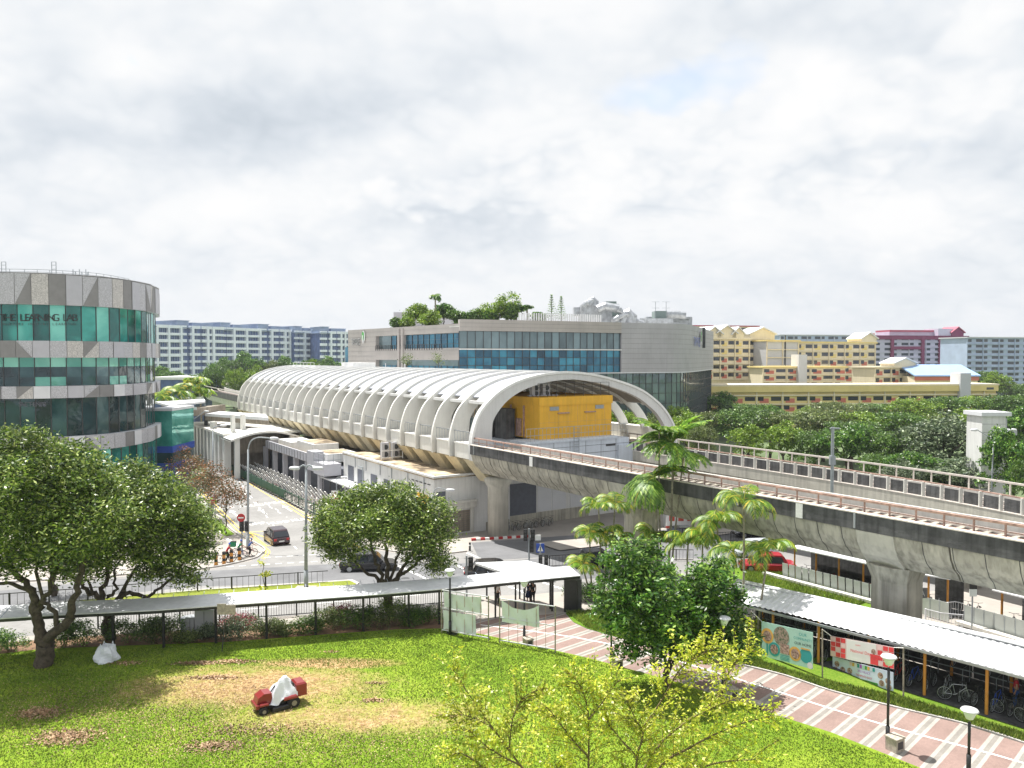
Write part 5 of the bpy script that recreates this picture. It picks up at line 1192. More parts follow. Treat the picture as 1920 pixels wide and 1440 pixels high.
o, T, L_, zt, fh = band_block('housing_block', 1320, 1868, 205, 214, 725, 775, 3, 'long low yellow school-like block in front of all the cream flats', 'hdb_yellow', infill=lambda f: 'hdb_yellow' if f < 1 else 'hdb_red', bayw=3.6, roof='hdb_cream', dep=10)
mb = MB(T=T); mb.box(-.2, L_ + .2, -.75, -.45, zt - 1.5, zt + .1); mb.build('fascia', 'hdb_yellow', o)
mb = MB(T=T); mb.box(L_ * .863, L_ * .90, -1.2, 3, -1, zt + 3.5); mb.build('stair_tower', 'hdb_grey', o)
mb = MB(T=T); mb.box(L_ * .96, L_ * .985, -.8, -.75, zt - 1.1, zt - .5); mb.build('name_board', 'hdb_dark', o)
o, T, L_, zt, fh = band_block('housing_block', 1640, 1812, 330, 338, 631, 690, 6, 'lilac and crimson block of flats with a curved red roof room', 'hdb_lilac', par='hdb_lilac', bayw=4.2, roof='hdb_purple', dep=14)
mb = MB(T=T)
for x in (.16, .49, .68, .97): mb.box(x * L_, x * L_ + 1.4, -.8, 0, -1, zt)
mb.box(0, L_, -.7, 0, zt - 1.2, zt + .2); mb.box(.16 * L_, .5 * L_, -.75, 0, zt - 5.5, zt - 4.2); mb.build('crimson_trim', 'hdb_purple', o)
mb = MB(T=T); mb.box(.2 * L_, .68 * L_, 3, 12, zt, zt + 2.2); mb.box(.68 * L_, .86 * L_, 0, 9, zt, zt + 3.6); mb.build('roof_room', 'hdb_lilac', o)
mb = MB(T=T); mb.box(.2 * L_, .68 * L_, 2.6, 12.4, zt + 2.2, zt + 3); gable(o, T, .82 * L_, .95 * L_, zt, 4.2, 8, m='hdb_purple', mr='hdb_roof_red'); mb.build('roof', 'hdb_roof_red', o)
o, T, L_, zt, fh = band_block('housing_block', 1812, 2060, 300, 312, 634, 740, 10, 'pale blue slab block of flats at the right edge above the trees', 'hdb_blue', par='hdb_blue', bayw=3.6, roof='hdb_grey', dep=14)
o, T, L_, zt, fh = band_block('housing_block', 1462, 1650, 420, 430, 629, 680, 5, 'far pale blue slab block showing only its top storey behind the cream flats', 'hdb_blue', par='hdb_grey', bayw=4, roof='hdb_grey', dep=14)
o, T, L_, zt, fh = band_block('housing_block', 1296, 1420, 300, 306, 612, 660, 4, 'block with a crimson pitched roof behind the gables of the cream flats', 'hdb_cream', bayw=4, roof='hdb_roof_red', dep=12)
# lift tower with parapet
lt = thing('lift_tower', GX(1862, 88), 'pale grey lift tower with a capped top standing in the trees at the right', 'tower')
a = PY(1840, 870, 88); b = PY(1884, 870, 88); zt = PY(1860, 780, 88).z
mb = MB(); mb.box(a.x, b.x, 88, 91, -1, zt); mb.build('shaft', 'white_wall', lt); mb = MB(); mb.box(a.x - .25, b.x + .5, 87.7, 91.3, zt, zt + .45); mb.build('cap', 'panel_light', lt)
mb = MB(); mb.box(b.x + .02, b.x + .3, 88.2, 88.7, -1, zt - .3); mb.box(b.x, b.x + 2, 89, 91, zt - 2.3, zt - 1.7); mb.build('side_duct', 'panel_grey', lt)
mb = MB()
for i in range(1, 6): mb.box(a.x - .01, b.x + .01, 87.985, 88, zt - i * .95, zt - i * .95 + .03)
mb.build('wall_joint', 'mortar', lt)
# ------------------------------------------------------------------ trees
def limbs(tr, paths, m='bark', n=7, sub=3, name='trunk', jit=.12):
    mb = MB()
    for pts, r0, r1 in paths:
        c = cat_rom(pts, 4); k = len(c); c = [p + Vector((random.uniform(-1, 1), random.uniform(-1, 1), random.uniform(-.5, .5))) * jit * (1 if 0 < i < k - 1 else 0) for i, p in enumerate(c)]
        mb.tube(c, [r0 + (r1 - r0) * (i / (k - 1)) ** .8 for i in range(k)], n)
    return mb.build(name, m, tr, smooth=True)
def tree(name, label, base, blobs, lm, n, leaf=(.2, .085), paths=None, clump=.42, per=14, cat='tree', group=None, bark='bark', inner=.2, low=-.6, tr0=.3, up=.35, extra=None):
    tr = thing(name, base, label, cat, group)
    C_ = cloud([(*b[0], *((b[1],) * 2 if not isinstance(b[1], tuple) else b[1]), (b[2] if len(b) > 2 else b[1] * .75)) for b in blobs], n, clump, per, inner, low)
    V_, Q = leafverts(C_, leaf[0], leaf[1], up=up); npmesh('crown', V_, Q, lm, parent=tr)
    if paths is None:
        cz = np.mean([b[0][2] for b in blobs]); top = Vector((base[0], base[1], base[2] + (cz - base[2]) * .55)); paths = [([Vector(base), Vector(base).lerp(top, .5), top], tr0, tr0 * .7)]
        for b in blobs: paths.append(([top, top.lerp(Vector(b[0]), .5) + Vector((0, 0, .3)), Vector(b[0])], tr0 * .5, tr0 * .12))
    limbs(tr, paths, bark)
    return tr
def pxt(base_px, pts, dY=0):
    b = G(*base_px); return [PY(x, y, b.y + dY) for x, y in pts], b
def pblobs(base_px, lst):
    b = G(*base_px); return [(PY(x, y, b.y + dy), r, r * .8) for x, y, dy, r in lst]
# big left tree
b = G(85, 1250); Y = b.y; q = lambda *a: [PY(x, y, Y + (a[-1] if isinstance(a[-1], (int, float)) else 0)) for x, y in (a[:-1] if isinstance(a[-1], (int, float)) else a)]
tree('mango_tree', 'largest spreading tree with a forked dark trunk at the left edge of the lawn', b, pblobs((85, 1250), [(35, 835, 0, 1.25), (75, 860, 1, 1.5), (130, 880, 0, 1.7), (-30, 890, 0, 1.8), (20, 920, -2, 2.0), (90, 940, 1.5, 2.1), (165, 930, 0, 1.7), (195, 980, -1.2, 1.5), (-60, 970, 1, 2), (20, 1000, -2.4, 1.8), (120, 1010, -1.8, 1.9), (60, 1045, 0, 1.6), (-30, 1050, -1, 1.6), (150, 1055, 1, 1.3), (60, 960, 3, 2)]),
     'leaf_mango', 50000, (.27, .10), [(q((85, 1256), (85, 1230), (88, 1205)), .52, .42), (q((88, 1208), (72, 1180), (66, 1145), (60, 1115), (40, 1085), (10, 1040)), .36, .12), (q((84, 1210), (100, 1190), (125, 1168), (138, 1135), (146, 1100), (160, 1050)), .34, .13), (q((68, 1150), (80, 1125), (95, 1100), (105, 1050)), .2, .08), (q((97, 1192), (104, 1170), (96, 1140), (75, 1120), (70, 1060)), .17, .08), (q((60, 1115), (30, 1095), (-15, 1090), (-50, 1050)), .14, .05)], clump=.34, per=34)
b = G(205, 1200); Y = b.y
tree('mango_tree', 'second spreading tree with snaking limbs just behind the covered walkway roof', b, pblobs((205, 1200), [(245, 905, 0, 1.5), (300, 925, 0, 1.4), (210, 950, 1, 1.7), (270, 965, -1.5, 1.8), (335, 970, 0, 1.5), (370, 1000, 0, 1.0), (310, 1020, -1, 1.6), (240, 1030, -1.5, 1.6), (190, 1020, 1, 1.4), (355, 1040, 0, 1.1), (290, 1068, 0, 1.1), (350, 1080, 0, .8), (170, 1060, 0, 1.2), (260, 985, 2.5, 1.8)]),
     'leaf_mango', 40000, (.27, .10), [(q((205, 1212), (204, 1170), (203, 1138)), .34, .3), (q((203, 1140), (185, 1118), (165, 1110), (152, 1090), (150, 1050)), .2, .08), (q((200, 1138), (192, 1108), (200, 1080), (195, 1030)), .2, .09), (q((206, 1138), (226, 1118), (240, 1090), (262, 1060)), .18, .07), (q((212, 1132), (240, 1112), (275, 1122), (292, 1108), (325, 1082), (345, 1050)), .16, .05), (q((203, 1120), (215, 1108), (214, 1085), (225, 1040)), .12, .05), (q((180, 1115), (160, 1090), (140, 1085)), .1, .05)], clump=.34, per=34)
b = G(728, 1152); Y = b.y
tree('mango_tree', 'rounded dome shaped tree behind the middle of the covered walkway', b, pblobs((728, 1152), [(640, 965, 0, 1.6), (690, 950, 0, 1.7), (745, 945, 0, 1.7), (800, 965, 0, 1.5), (615, 1000, 0, 1.3), (665, 1000, -1.5, 1.7), (725, 990, -1.8, 1.9), (785, 1005, -1, 1.7), (830, 1000, 0, .9), (640, 1035, 0, 1.2), (800, 1040, .5, 1.4), (825, 1060, 0, .8), (700, 980, 2, 1.9), (765, 985, 2, 1.8), (610, 1020, 0, .9)]),
     'leaf_mango', 46000, (.26, .095), [(q((729, 1165), (727, 1130), (724, 1098)), .36, .30), (q((722, 1100), (700, 1080), (672, 1060), (650, 1030)), .17, .05), (q((724, 1100), (712, 1070), (700, 1040), (690, 1000)), .18, .07), (q((725, 1100), (726, 1060), (724, 1030), (730, 990)), .19, .08), (q((728, 1100), (748, 1078), (765, 1050), (790, 1010)), .19, .06), (q((738, 1092), (770, 1062), (800, 1045), (815, 1035)), .14, .05), (q((728, 1098), (740, 1060), (752, 1030), (760, 980)), .12, .05)], clump=.32, per=34)
b = G(1250, 1288); Y = b.y
tree('tree', 'dense glossy dark green tree at the edge of the striped path', b, pblobs((1250, 1288), [(1195, 1032, 0, 1.0), (1170, 1062, 0, 1.0), (1215, 1062, .5, 1.1), (1160, 1108, 0, 1.1), (1210, 1110, -1, 1.4), (1255, 1105, .5, 1.2), (1155, 1155, 0, 1.0), (1200, 1165, -1, 1.4), (1258, 1160, -1.2, 1.4), (1170, 1205, 0, .9), (1225, 1215, -.5, 1.2), (1290, 1205, 0, 1.1), (1335, 1075, 0, 1.0), (1310, 1110, .3, 1.1), (1352, 1118, 0, 1.0), (1318, 1155, 0, 1.2), (1362, 1165, 0, .9), (1340, 1205, 0, 1.0), (1380, 1190, 0, .8), (1390, 1215, 0, .6), (1280, 1140, 1.2, 1.4)]),
     'leaf_dark', 21000, (.29, .12), [(q((1250, 1296), (1252, 1265), (1254, 1245)), .19, .16), (q((1254, 1250), (1238, 1225), (1210, 1200), (1180, 1160)), .1, .04), (q((1254, 1248), (1262, 1220), (1260, 1180), (1240, 1110)), .11, .04), (q((1255, 1250), (1280, 1228), (1310, 1190), (1335, 1120)), .1, .04), (q((1262, 1220), (1300, 1215), (1350, 1200)), .07, .03)], clump=.24, per=34, inner=.1)
# near lime-green tree rising from below the frame
def limetree():
    Y = 20.5; base = Vector((2.2, Y, 1.4)); tr = thing('lime_green_tree', base, 'nearest tree with thin open branches of small yellow-green leaves at the bottom edge', 'tree')
    q = lambda pts, dy: [PY(x, y, Y + dy * i / max(1, len(pts) - 1)) for i, (x, y) in enumerate(pts)]
    br = [(q([(1090, 1640), (1040, 1520), (975, 1435), (928, 1370), (885, 1310), (850, 1255)], 1.5), .06), (q([(1110, 1640), (1103, 1520), (1104, 1430), (1103, 1340), (1090, 1290), (1068, 1262)], .5), .06), (q([(1150, 1640), (1185, 1500), (1195, 1420), (1205, 1375), (1192, 1350), (1175, 1312)], -.8), .055),
          (q([(1185, 1490), (1230, 1405), (1290, 1350), (1345, 1308), (1372, 1252), (1408, 1205)], 2), .045), (q([(1190, 1510), (1240, 1435), (1300, 1398), (1375, 1362), (1448, 1342)], -1), .045), (q([(955, 1405), (962, 1345), (985, 1305), (1022, 1290)], .5), .03), (q([(1200, 1370), (1240, 1315), (1270, 1262), (1300, 1235), (1350, 1212)], -.6), .03), (q([(1103, 1350), (1135, 1310), (1160, 1275)], .5), .025),
          (q([(1040, 1520), (950, 1470), (880, 1420), (845, 1408)], -.8), .04), (q([(1190, 1510), (1290, 1450), (1360, 1428), (1420, 1425)], 1.2), .04), (q([(1103, 1420), (1060, 1370), (1030, 1330)], -.6), .03), (q([(1195, 1420), (1150, 1370), (1130, 1345)], 1), .03), (q([(1290, 1350), (1330, 1330), (1400, 1300)], .4), .025), (q([(975, 1435), (920, 1405), (880, 1370)], -.7), .03), (q([(1110, 1560), (1060, 1470), (1040, 1430)], -1), .04), (q([(1150, 1560), (1240, 1480), (1280, 1450)], -1.2), .04), (q([(928, 1370), (900, 1350), (860, 1340), (845, 1350)], .3), .02)]
    paths = [([base, base + Vector((0, 0, 3)), PY(1105, 1640, Y)], .14, .10)]; leafp = []
    rg = random.Random(3)
    for pts, r in br:
        paths.append((pts, r, .012)); c = cat_rom(pts, 10); n = len(c)
        for i, p in enumerate(c):
            if i < n * .12: continue
            for s in (-1, 1, -1, 1):
                if rg.random() < .66: continue
                d = (c[min(i + 1, n - 1)] - c[i - 1]).normalized(); sd = d.cross(Vector((0, 1, .3))).normalized() * s; tip = p + (d * rg.uniform(.2, .7) + sd * rg.uniform(.3, .8) + Vector((0, rg.uniform(-.6, .6), rg.uniform(0, .25)))) * rg.uniform(.5, 1.35) * (1.15 - .5 * i / n)
                paths.append(([p, p.lerp(tip, .5) + Vector((0, 0, .04)), tip], .010, .005)); L_ = (tip - p).length
                for t in np.arange(.15, 1.05, .09 / max(L_, .1)):
                    o = p.lerp(tip, t)
                    for _ in range(3): leafp.append(o + Vector((rg.gauss(0, .06), rg.gauss(0, .06), rg.gauss(.02, .04))))
    V_, Q = leafverts(np.array([tuple(p) for p in leafp]), .12, .065, up=.7); npmesh('crown', V_, Q, 'leaf_lime', parent=tr)
    limbs(tr, paths, 'twig', n=4, name='trunk', jit=.01)
limetree()
# ------------------------------------------------------------------ palms
def frondmesh(crown, az, el, L_, nl, leaf, wd, droop, up=.0, rng=random):
    """returns rachis points and leaflet quads"""
    pts = []; p = Vector(crown); e = el; st = L_ / 9
    for i in range(10):
        pts.append(p.copy()); d = Vector((math.cos(az) * math.cos(e), math.sin(az) * math.cos(e), math.sin(e))); p = p + d * st; e -= droop / 9 * (1 + i * .12)
    V_ = []; side0 = Vector((-math.sin(az), math.cos(az), 0))
    for i in range(nl):
        t = .12 + .88 * i / (nl - 1); k = t * 8.999; a = int(k); o = pts[a].lerp(pts[a + 1], k - a); d = (pts[a + 1] - pts[a]).normalized()
        ll = leaf * (math.sin(math.pi * min(1, .18 + .82 * t)) * .8 + .3) * rng.uniform(.85, 1.1)
        for s in (-1, 1):
            dr = (side0 * s * .85 + d * .55 + Vector((0, 0, -.35 + up))).normalized(); m_ = o + dr * ll * .55; e_ = o + dr * ll + Vector((0, 0, -ll * .22)); w_ = d * wd
            V_ += [o, m_ + w_ * .5, e_, m_ - w_ * .5]
    return pts, V_
def palm(name, label, base, crown, nf, L_, leaf, wd, m='leaf_palm', droop=1.9, trunk=.09, nl=22, el=(.3, 1.3), group=None, bark='bark_pale', cat='palm', bend=.2, up=0.0):
    tr = thing(name, base, label, cat, group); base = Vector(base); crown = Vector(crown); mid = base.lerp(crown, .5) + Vector((random.uniform(-1, 1) * bend, random.uniform(-1, 1) * bend, 0))
    mb = MB(); mb.tube(cat_rom([base, mid, crown], 5), [trunk * (1.25 - .45 * i / 10) for i in range(11)], 8); mb.build('trunk', bark, tr, smooth=True)
    V_ = []; mb = MB(); a0 = random.uniform(0, 6)
    for i in range(nf):
        az = a0 + i * 2.39996; pts, vv = frondmesh(crown, az, el[0] + (el[1] - el[0]) * ((i * .618) % 1), L_ * random.uniform(.8, 1.1), nl, leaf, wd, droop, up); V_ += vv; mb.tube(pts, [.03 * (1 - i_ / 11) + .006 for i_ in range(10)], 4)
    V_ = np.array([tuple(v) for v in V_]); npmesh('crown', V_, np.arange(len(V_)).reshape(-1, 4), m, parent=tr); mb.build('frond_stem', 'leaf_palm', tr)
    return tr
Yp = 57
PG = 'slender palms in the clump beside the dark cabinet'
for i, (px, cy, bx, Y, L_, lab) in enumerate([(1122, 952, 1122, 57, 1.5, 'tallest left palm of the clump beside the dark cabinet'), (1153, 948, 1144, 57.6, 1.6, 'right palm of the tall pair in the clump beside the dark cabinet'), (1106, 1003, 1112, 56.4, 1.5, 'lower palm leaning left over the walkway roof in the clump'), (1138, 1003, 1134, 56.8, 1.5, 'lower middle palm in the clump beside the dark cabinet'), (1092, 1062, 1108, 55.4, 1.4, 'shortest yellowing palm nearest the dark cabinet'), (1162, 1012, 1150, 57.8, 1.3, 'short palm at the right side of the clump by the dense tree')]):
    palm('palm', lab, GX(bx, Y), PY(px, cy, Y), 9, L_ * 1.3, .6, .09, trunk=.06, droop=1.7, nl=24, el=(.5, 1.4), group=PG)
PG2 = 'slender palms in front of the viaduct above the long shelter'
for px, cy, bx, Y, L_, lab in ((1394, 946, 1393, 45.4, 2.2, 'tall single palm whose crown overlaps the viaduct parapet above the silver car'), (1345, 980, 1345, 50.4, 2.0, 'palm with drooping yellow fronds left of the tallest single palm'), (1318, 1004, 1316, 50.8, 1.5, 'thin palm behind the right side of the dense tree'), (1440, 1032, 1422, 44.6, 1.9, 'leaning palm hanging in front of the red car'), (1375, 1035, 1372, 47.5, 1.8, 'small palm below the tallest single palm'), (1290, 1022, 1288, 52, 2.2, 'bushy palm low in front of the viaduct pier'), (1225, 1005, 1222, 55, 1.7, 'yellowish palm left of the viaduct pier')):
    palm('palm', lab, GX(bx, Y), PY(px, cy, Y), 10, L_ * 1.15, .7, .09, trunk=.065, droop=1.8, nl=26, el=(.5, 1.4), group=PG2)
palm('palm', 'low spreading palm beside the left end of the long shelter', GX(1385, 46), PY(1400, 1172, 46), 9, 2.2, .6, .08, trunk=.09, droop=1.8, nl=20)
palm('feather_tree', 'thick crown of long feathery leaves in front of the viaduct pier', GX(1240, 54.8), PY(1226, 895, 54.8), 32, 3.0, .5, .13, 'leaf_feather', up=.3, droop=1.0, trunk=.09, nl=24, el=(-.5, 1.0), cat='tree')
palm('feather_tree', 'tallest thin tree with a feathery flat crown reaching above the viaduct', GX(1252, 55), PY(1262, 830, 55), 26, 3.3, .5, .13, 'leaf_feather', up=.3, droop=.8, trunk=.08, nl=26, el=(-.1, 1.2), cat='tree')
f2 = palm('feather_tree', 'thin tree with feathery leaves branching beside the tallest one', GX(1246, 54.9), PY(1236, 810, 55), 20, 2.4, .45, .13, 'leaf_feather', up=.3, droop=.8, trunk=.06, nl=22, el=(0, 1.0), cat='tree')
palm('feather_tree', 'short feathery tree below the tallest one on its right', GX(1256, 55.2), PY(1282, 850, 55.2), 20, 2.6, .45, .13, 'leaf_feather', up=.3, droop=.9, trunk=.06, nl=22, el=(-.4, .8), cat='tree')
for px, cy, Y, L_, lab in ((305, 745, 142, 4.2, 'broad leaved palm above the white pavilion roof, nearest the round office block'), (358, 722, 150, 4.5, 'tall palm with an upright frond above the white pavilion roof'), (335, 735, 146, 4.0, 'palm in the middle above the white pavilion roof'), (375, 738, 156, 4, 'palm at the right end above the white pavilion roof')):
    palm('palm', lab, GX(px, Y), PY(px, cy, Y), 12, L_, 1.4, .35, trunk=.2, droop=1.5, nl=16, group='palms above the pavilion roof', bend=.4)
# ------------------------------------------------------------------ forest trees (prototypes copied)
protos = []
def proto(lm, seed, rad, hgt, nb, n, leaf, bark='bark', flat=.45):
    rg = random.Random(seed); tr = thing('rain_tree', (0, 0, 0), '-', 'tree')
    blobs = []
    for i in range(nb):
        a = 2.4 * i; r = rad * .72 * math.sqrt((i + .4) / nb); z = hgt * (.80 - .22 * (r / rad) ** 2) + rg.uniform(-.7, .7); br = rad * rg.uniform(.28, .42); blobs.append((Vector((r * math.cos(a), r * math.sin(a), z)), br, br * flat * rg.uniform(.9, 1.3)))
        if i % 2 == 0: blobs.append((Vector((r * math.cos(a) * 1.1, r * math.sin(a) * 1.1, z - hgt * .22)), br * .95, br * .6))
    C_ = cloud([(*b[0], b[1], b[1], b[2]) for b in blobs], n, rad * .045, 12, .15, -.5, np.random.default_rng(seed)); V_, Q = leafverts(C_, leaf, leaf * .55, up=.5)
    npmesh('crown', V_, Q, lm, parent=tr)
    top = Vector((0, 0, hgt * .42)); paths = [([Vector((0, 0, -.5)), Vector((rg.uniform(-.3, .3), 0, hgt * .2)), top], rad * .06, rad * .045)]
    for b in blobs[::2]: paths.append(([top, top.lerp(b[0], .55) + Vector((0, 0, .4)), b[0]], rad * .028, rad * .006))
    limbs(tr, paths, bark, n=5); return tr
PT = [proto('leaf_mid', 1, 6, 11.5, 13, 8500, .42), proto('leaf_yellowgreen', 2, 6, 11, 12, 8000, .42), proto('leaf_olive', 3, 6, 12, 13, 8500, .42), proto('leaf_dark', 4, 5, 11, 11, 8500, .42, flat=.8), proto('leaf_silver', 5, 6, 11, 13, 9000, .45, flat=.6), proto('leaf_yellowgreen', 6, 4, 9.5, 9, 6500, .38, flat=.9)]
KIND = ['mid green', 'bright yellow-green', 'olive green', 'dark green', 'silvery green', 'compact lime green']
used = [False] * 6
ORD = ['first', 'second', 'third', 'fourth', 'fifth', 'sixth', 'seventh', 'eighth', 'ninth', 'tenth', 'eleventh', 'twelfth', 'thirteenth', 'fourteenth', 'fifteenth', 'sixteenth']
hgts = [11.5, 11, 12, 11, 11, 9.5]
def ftree(px, ty, Y, k, wpx, label, group, name=None):
    g = GX(px, Y); top = PY(px, ty, Y).z; sz = (top - g.z) / (hgts[k] * .95); sx = (wpx / FPX * Y) / (2 * (5 if k == 3 else 4 if k == 5 else 6) * .95)
    if not used[k]: o = PT[k]; used[k] = True; o.location = g; o.rotation_euler = (0, 0, random.uniform(0, 6)); o.scale = (sx, sx, sz); o['label'] = label; o['group'] = group
    else: o = dup(PT[k], g, random.uniform(0, 6), (sx, sx, sz), label, group)
def frow(rowname, lst, group):
    for i, (px, ty, Y, k, w_) in enumerate(sorted(lst)): ftree(px, ty, Y, k, w_, f'{KIND[k]} tree, {ORD[i]} from the left in {rowname}', group)
frow('the back row below the yellow block', [(1302, 742, 196, 3, 60), (1352, 738, 190, 3, 60), (1400, 752, 178, 0, 100), (1447, 762, 188, 3, 60), (1516, 765, 182, 5, 60), (1570, 748, 186, 2, 110), (1640, 752, 190, 0, 100), (1712, 745, 184, 1, 100), (1770, 738, 188, 0, 100), (1832, 742, 196, 1, 100), (1890, 735, 186, 0, 100), (1950, 730, 190, 0, 110), (2020, 740, 190, 2, 110)], 'back row of trees beyond the viaduct')
frow('the middle row beyond the viaduct', [(1262, 760, 148, 1, 70), (1330, 765, 146, 2, 90), (1392, 760, 140, 0, 120), (1445, 765, 140, 2, 100), (1545, 758, 140, 2, 130), (1615, 770, 138, 1, 110), (1600, 782, 130, 0, 120), (1690, 765, 136, 0, 130), (1750, 770, 138, 2, 110), (1820, 765, 140, 1, 110), (1905, 765, 130, 3, 120), (1970, 770, 130, 0, 120)], 'middle row of trees beyond the viaduct')
frow('the front row just beyond the viaduct', [(1290, 778, 124, 5, 70), (1315, 790, 118, 2, 60), (1405, 800, 116, 5, 70), (1470, 795, 116, 5, 80), (1530, 800, 112, 0, 90), (1590, 800, 110, 3, 110), (1670, 800, 108, 0, 120), (1770, 784, 104, 4, 170), (1650, 845, 98, 0, 90), (1720, 850, 94, 3, 110), (1790, 862, 92, 4, 190), (1905, 812, 84, 3, 110), (1940, 840, 80, 0, 90), (1690, 868, 90, 4, 90)], 'front row of trees beyond the viaduct')
frow('the gap seen through the station arch', [(1150, 765, 128, 5, 70), (1185, 770, 122, 1, 70), (1225, 768, 124, 2, 60), (1205, 800, 116, 0, 60), (1245, 790, 114, 5, 60)], 'trees seen through the station arch')
frow('the clump by the lilac flats', [(1842, 690, 275, 0, 60), (1868, 700, 262, 5, 50), (1895, 712, 265, 2, 60), (1925, 716, 255, 0, 60)], 'trees in front of the pale blue flats')
frow('the near row beyond the curving track', [(372, 695, 232, 0, 55), (402, 680, 226, 0, 60), (445, 690, 224, 1, 55), (478, 690, 222, 5, 50), (515, 692, 222, 1, 55), (550, 684, 226, 0, 55), (585, 680, 224, 5, 50), (620, 682, 228, 0, 50), (648, 686, 226, 2, 40)], 'near row of trees beyond the curving track')
frow('the far dark row below the distant flats', [(410, 674, 300, 3, 50), (438, 668, 290, 0, 60), (470, 664, 295, 3, 60), (510, 668, 300, 2, 60), (545, 672, 300, 3, 55), (590, 666, 290, 0, 60), (625, 672, 300, 3, 50), (315, 690, 300, 3, 60), (345, 698, 290, 0, 50)], 'far row of trees below the distant flats')
for k, u in enumerate(used):
    if not u: print('unused proto', k)
# roadside sapling trees with rusty leaves
RG = 'small rusty leaved trees along the side road'
for px, py, cy, r, k, lab in ((343, 935, 862, 1.7, 8, 'farthest small rusty tree beside the glass lobby'), (366, 948, 880, 1.6, 7, 'second small rusty tree from the glass lobby'), (376, 958, 902, 1.8, 7, 'greener small tree between the two lamp posts on the side road'), (396, 975, 890, 1.9, 7, 'small rusty tree behind the red triangle sign'), (424, 1002, 922, 2.1, 7, 'nearest small tree with red-brown leaves over the yellow road box')):
    b = G(px, py); Y = b.y; bl = [(PY(px + dx, cy + dy, Y + random.uniform(-1, 1)), r * .62, r * .42) for dx, dy in ((-14, 4), (12, 0), (0, -14), (20, 14), (-18, 18), (4, 16))]
    tree('roadside_tree', lab, b, bl, 'leaf_rust' if 'green' not in lab else 'leaf_olive', 1900, (.26, .13), tr0=.09, group=RG, clump=.34, per=9)
b = G(390, 1018); Y = b.y
tree('bush', 'bright yellow-green bush beside the pavement right of the big trees', b, [(PY(x, y, Y), r, r * .8) for x, y, r in ((372, 975, 1.5), (390, 990, 1.1), (355, 985, 1.4), (345, 965, 1.3))], 'leaf_yellowgreen', 5000, (.22, .09), tr0=.08, cat='bush')
b = G(495, 1122); Y = b.y
tree('sapling', 'thin young sapling with few pale leaves on the median grass', b, [(PY(488, 1055, Y), .22, .15), (PY(500, 1078, Y), .3, .2), (PY(492, 1103, Y), .3, .2)], 'leaf_lime', 120, (.26, .14), paths=[([b, PY(495, 1090, Y), PY(493, 1058, Y)], .035, .02)], cat='sapling', clump=.12, per=6)
b = G(100, 1118)
tree('tree', 'straight thin trunk on the median grass behind the big left tree', b, [(PY(100, 1010, b.y), 1.8, 1.4), (PY(120, 990, b.y), 1.6, 1.3)], 'leaf_mid', 5000, (.22, .09), tr0=.22)
# shrubs in the bed under the walkway
SG = 'shrubs in the bed below the covered walkway'
shr = {}
def shrub(px, py, r, h, m, lab, flat=1):
    b = G(px, py); tr = thing('shrub', b, lab, 'shrub', SG); k = 4; bl = [(b.x + random.uniform(-r, r) * .7, b.y + random.uniform(-.3, .3), b.z + h * random.uniform(.4, .6), r * .55, r * .5, h * .5) for _ in range(5)]
    C_ = cloud(bl, int(1900 * r), .12, 10, .3, -.6); V_, Q = leafverts(C_, .12, .06, up=.4); npmesh('foliage', V_, Q, m, parent=tr)
    mb = MB()
    for _ in range(6): mb.tube([b + Vector((random.uniform(-.2, .2), 0, -.05)), b + Vector((random.uniform(-r, r) * .7, random.uniform(-.3, .3), h * .7))], [.025, .01], 4)
    mb.build('stem', 'twig', tr)
lst = [(-20, 1222, 1.3, 1.1, 'leaf_mid'), (20, 1222, 1.2, 1.2, 'leaf_dark'), (118, 1216, 1.2, 1.5, 'leaf_mid'), (160, 1212, 1.4, 1.5, 'leaf_dark'), (240, 1206, 1.6, 1.3, 'leaf_mid'), (285, 1202, 1.5, 1.2, 'leaf_olive'), (310, 1198, 1.2, 1.3, 'leaf_mid'), (345, 1206, 1.0, .6, 'leaf_olive'), (415, 1200, 1.2, 1.0, 'leaf_silver'), (450, 1196, 1.2, 1.3, 'leaf_silver'), (490, 1193, 1.2, .9, 'leaf_olive'), (535, 1190, 1.3, .8, 'leaf_olive'), (580, 1186, 1.4, 1.0, 'leaf_mid'), (630, 1182, 1.5, 1.3, 'leaf_olive'), (672, 1180, 1.4, 1.4, 'leaf_mid'), (712, 1177, 1.4, 1.3, 'leaf_olive'), (735, 1170, 1.0, 1.5, 'leaf_yellowgreen'), (762, 1173, 1.3, 1.2, 'leaf_mid'), (800, 1170, 1.2, 1.0, 'leaf_mid'), (640, 1164, .9, 1.1, 'flower_red'), (445, 1176, 1.2, .7, 'flower_red')]
nm = {'leaf_mid': 'green', 'leaf_dark': 'dark green', 'leaf_olive': 'dull olive', 'leaf_silver': 'greyish green', 'leaf_yellowgreen': 'bright yellow-green', 'flower_red': 'dark red'}
for i, a in enumerate(lst[:19]):
    shrub(*a, f'{nm[a[4]]} shrub under the walkway, number {i + 1} from the left' if False else f'{nm[a[4]]} shrub, {(ORD + ["seventeenth", "eighteenth", "nineteenth"])[i]} from the left in the bed along the lawn')
shrub(*lst[19], 'dark red leaved shrub by the railing, left of the dome shaped tree'); shrub(*lst[20], 'small red flowering shrub beside the grey cabinets and leaning board')
for px, py, r, h, m, lab in ((1085, 1128, 1.0, 1.3, 'leaf_mid', 'leafy shrub at the foot of the dark cabinet'), (1130, 1128, 1.4, 1.2, 'leaf_dark', 'dark shrub at the foot of the palm clump'), (1390, 1232, 1.2, .9, 'leaf_mid', 'low shrub beside the first banner frame'), (1405, 1205, .7, 1.2, 'leaf_lime', 'lime green shrub at the left of the green banner'), (1360, 1240, 1.2, .9, 'leaf_dark', 'dark shrub behind the lamp beside the dense tree')): shrub(px, py, r, h, m, lab)
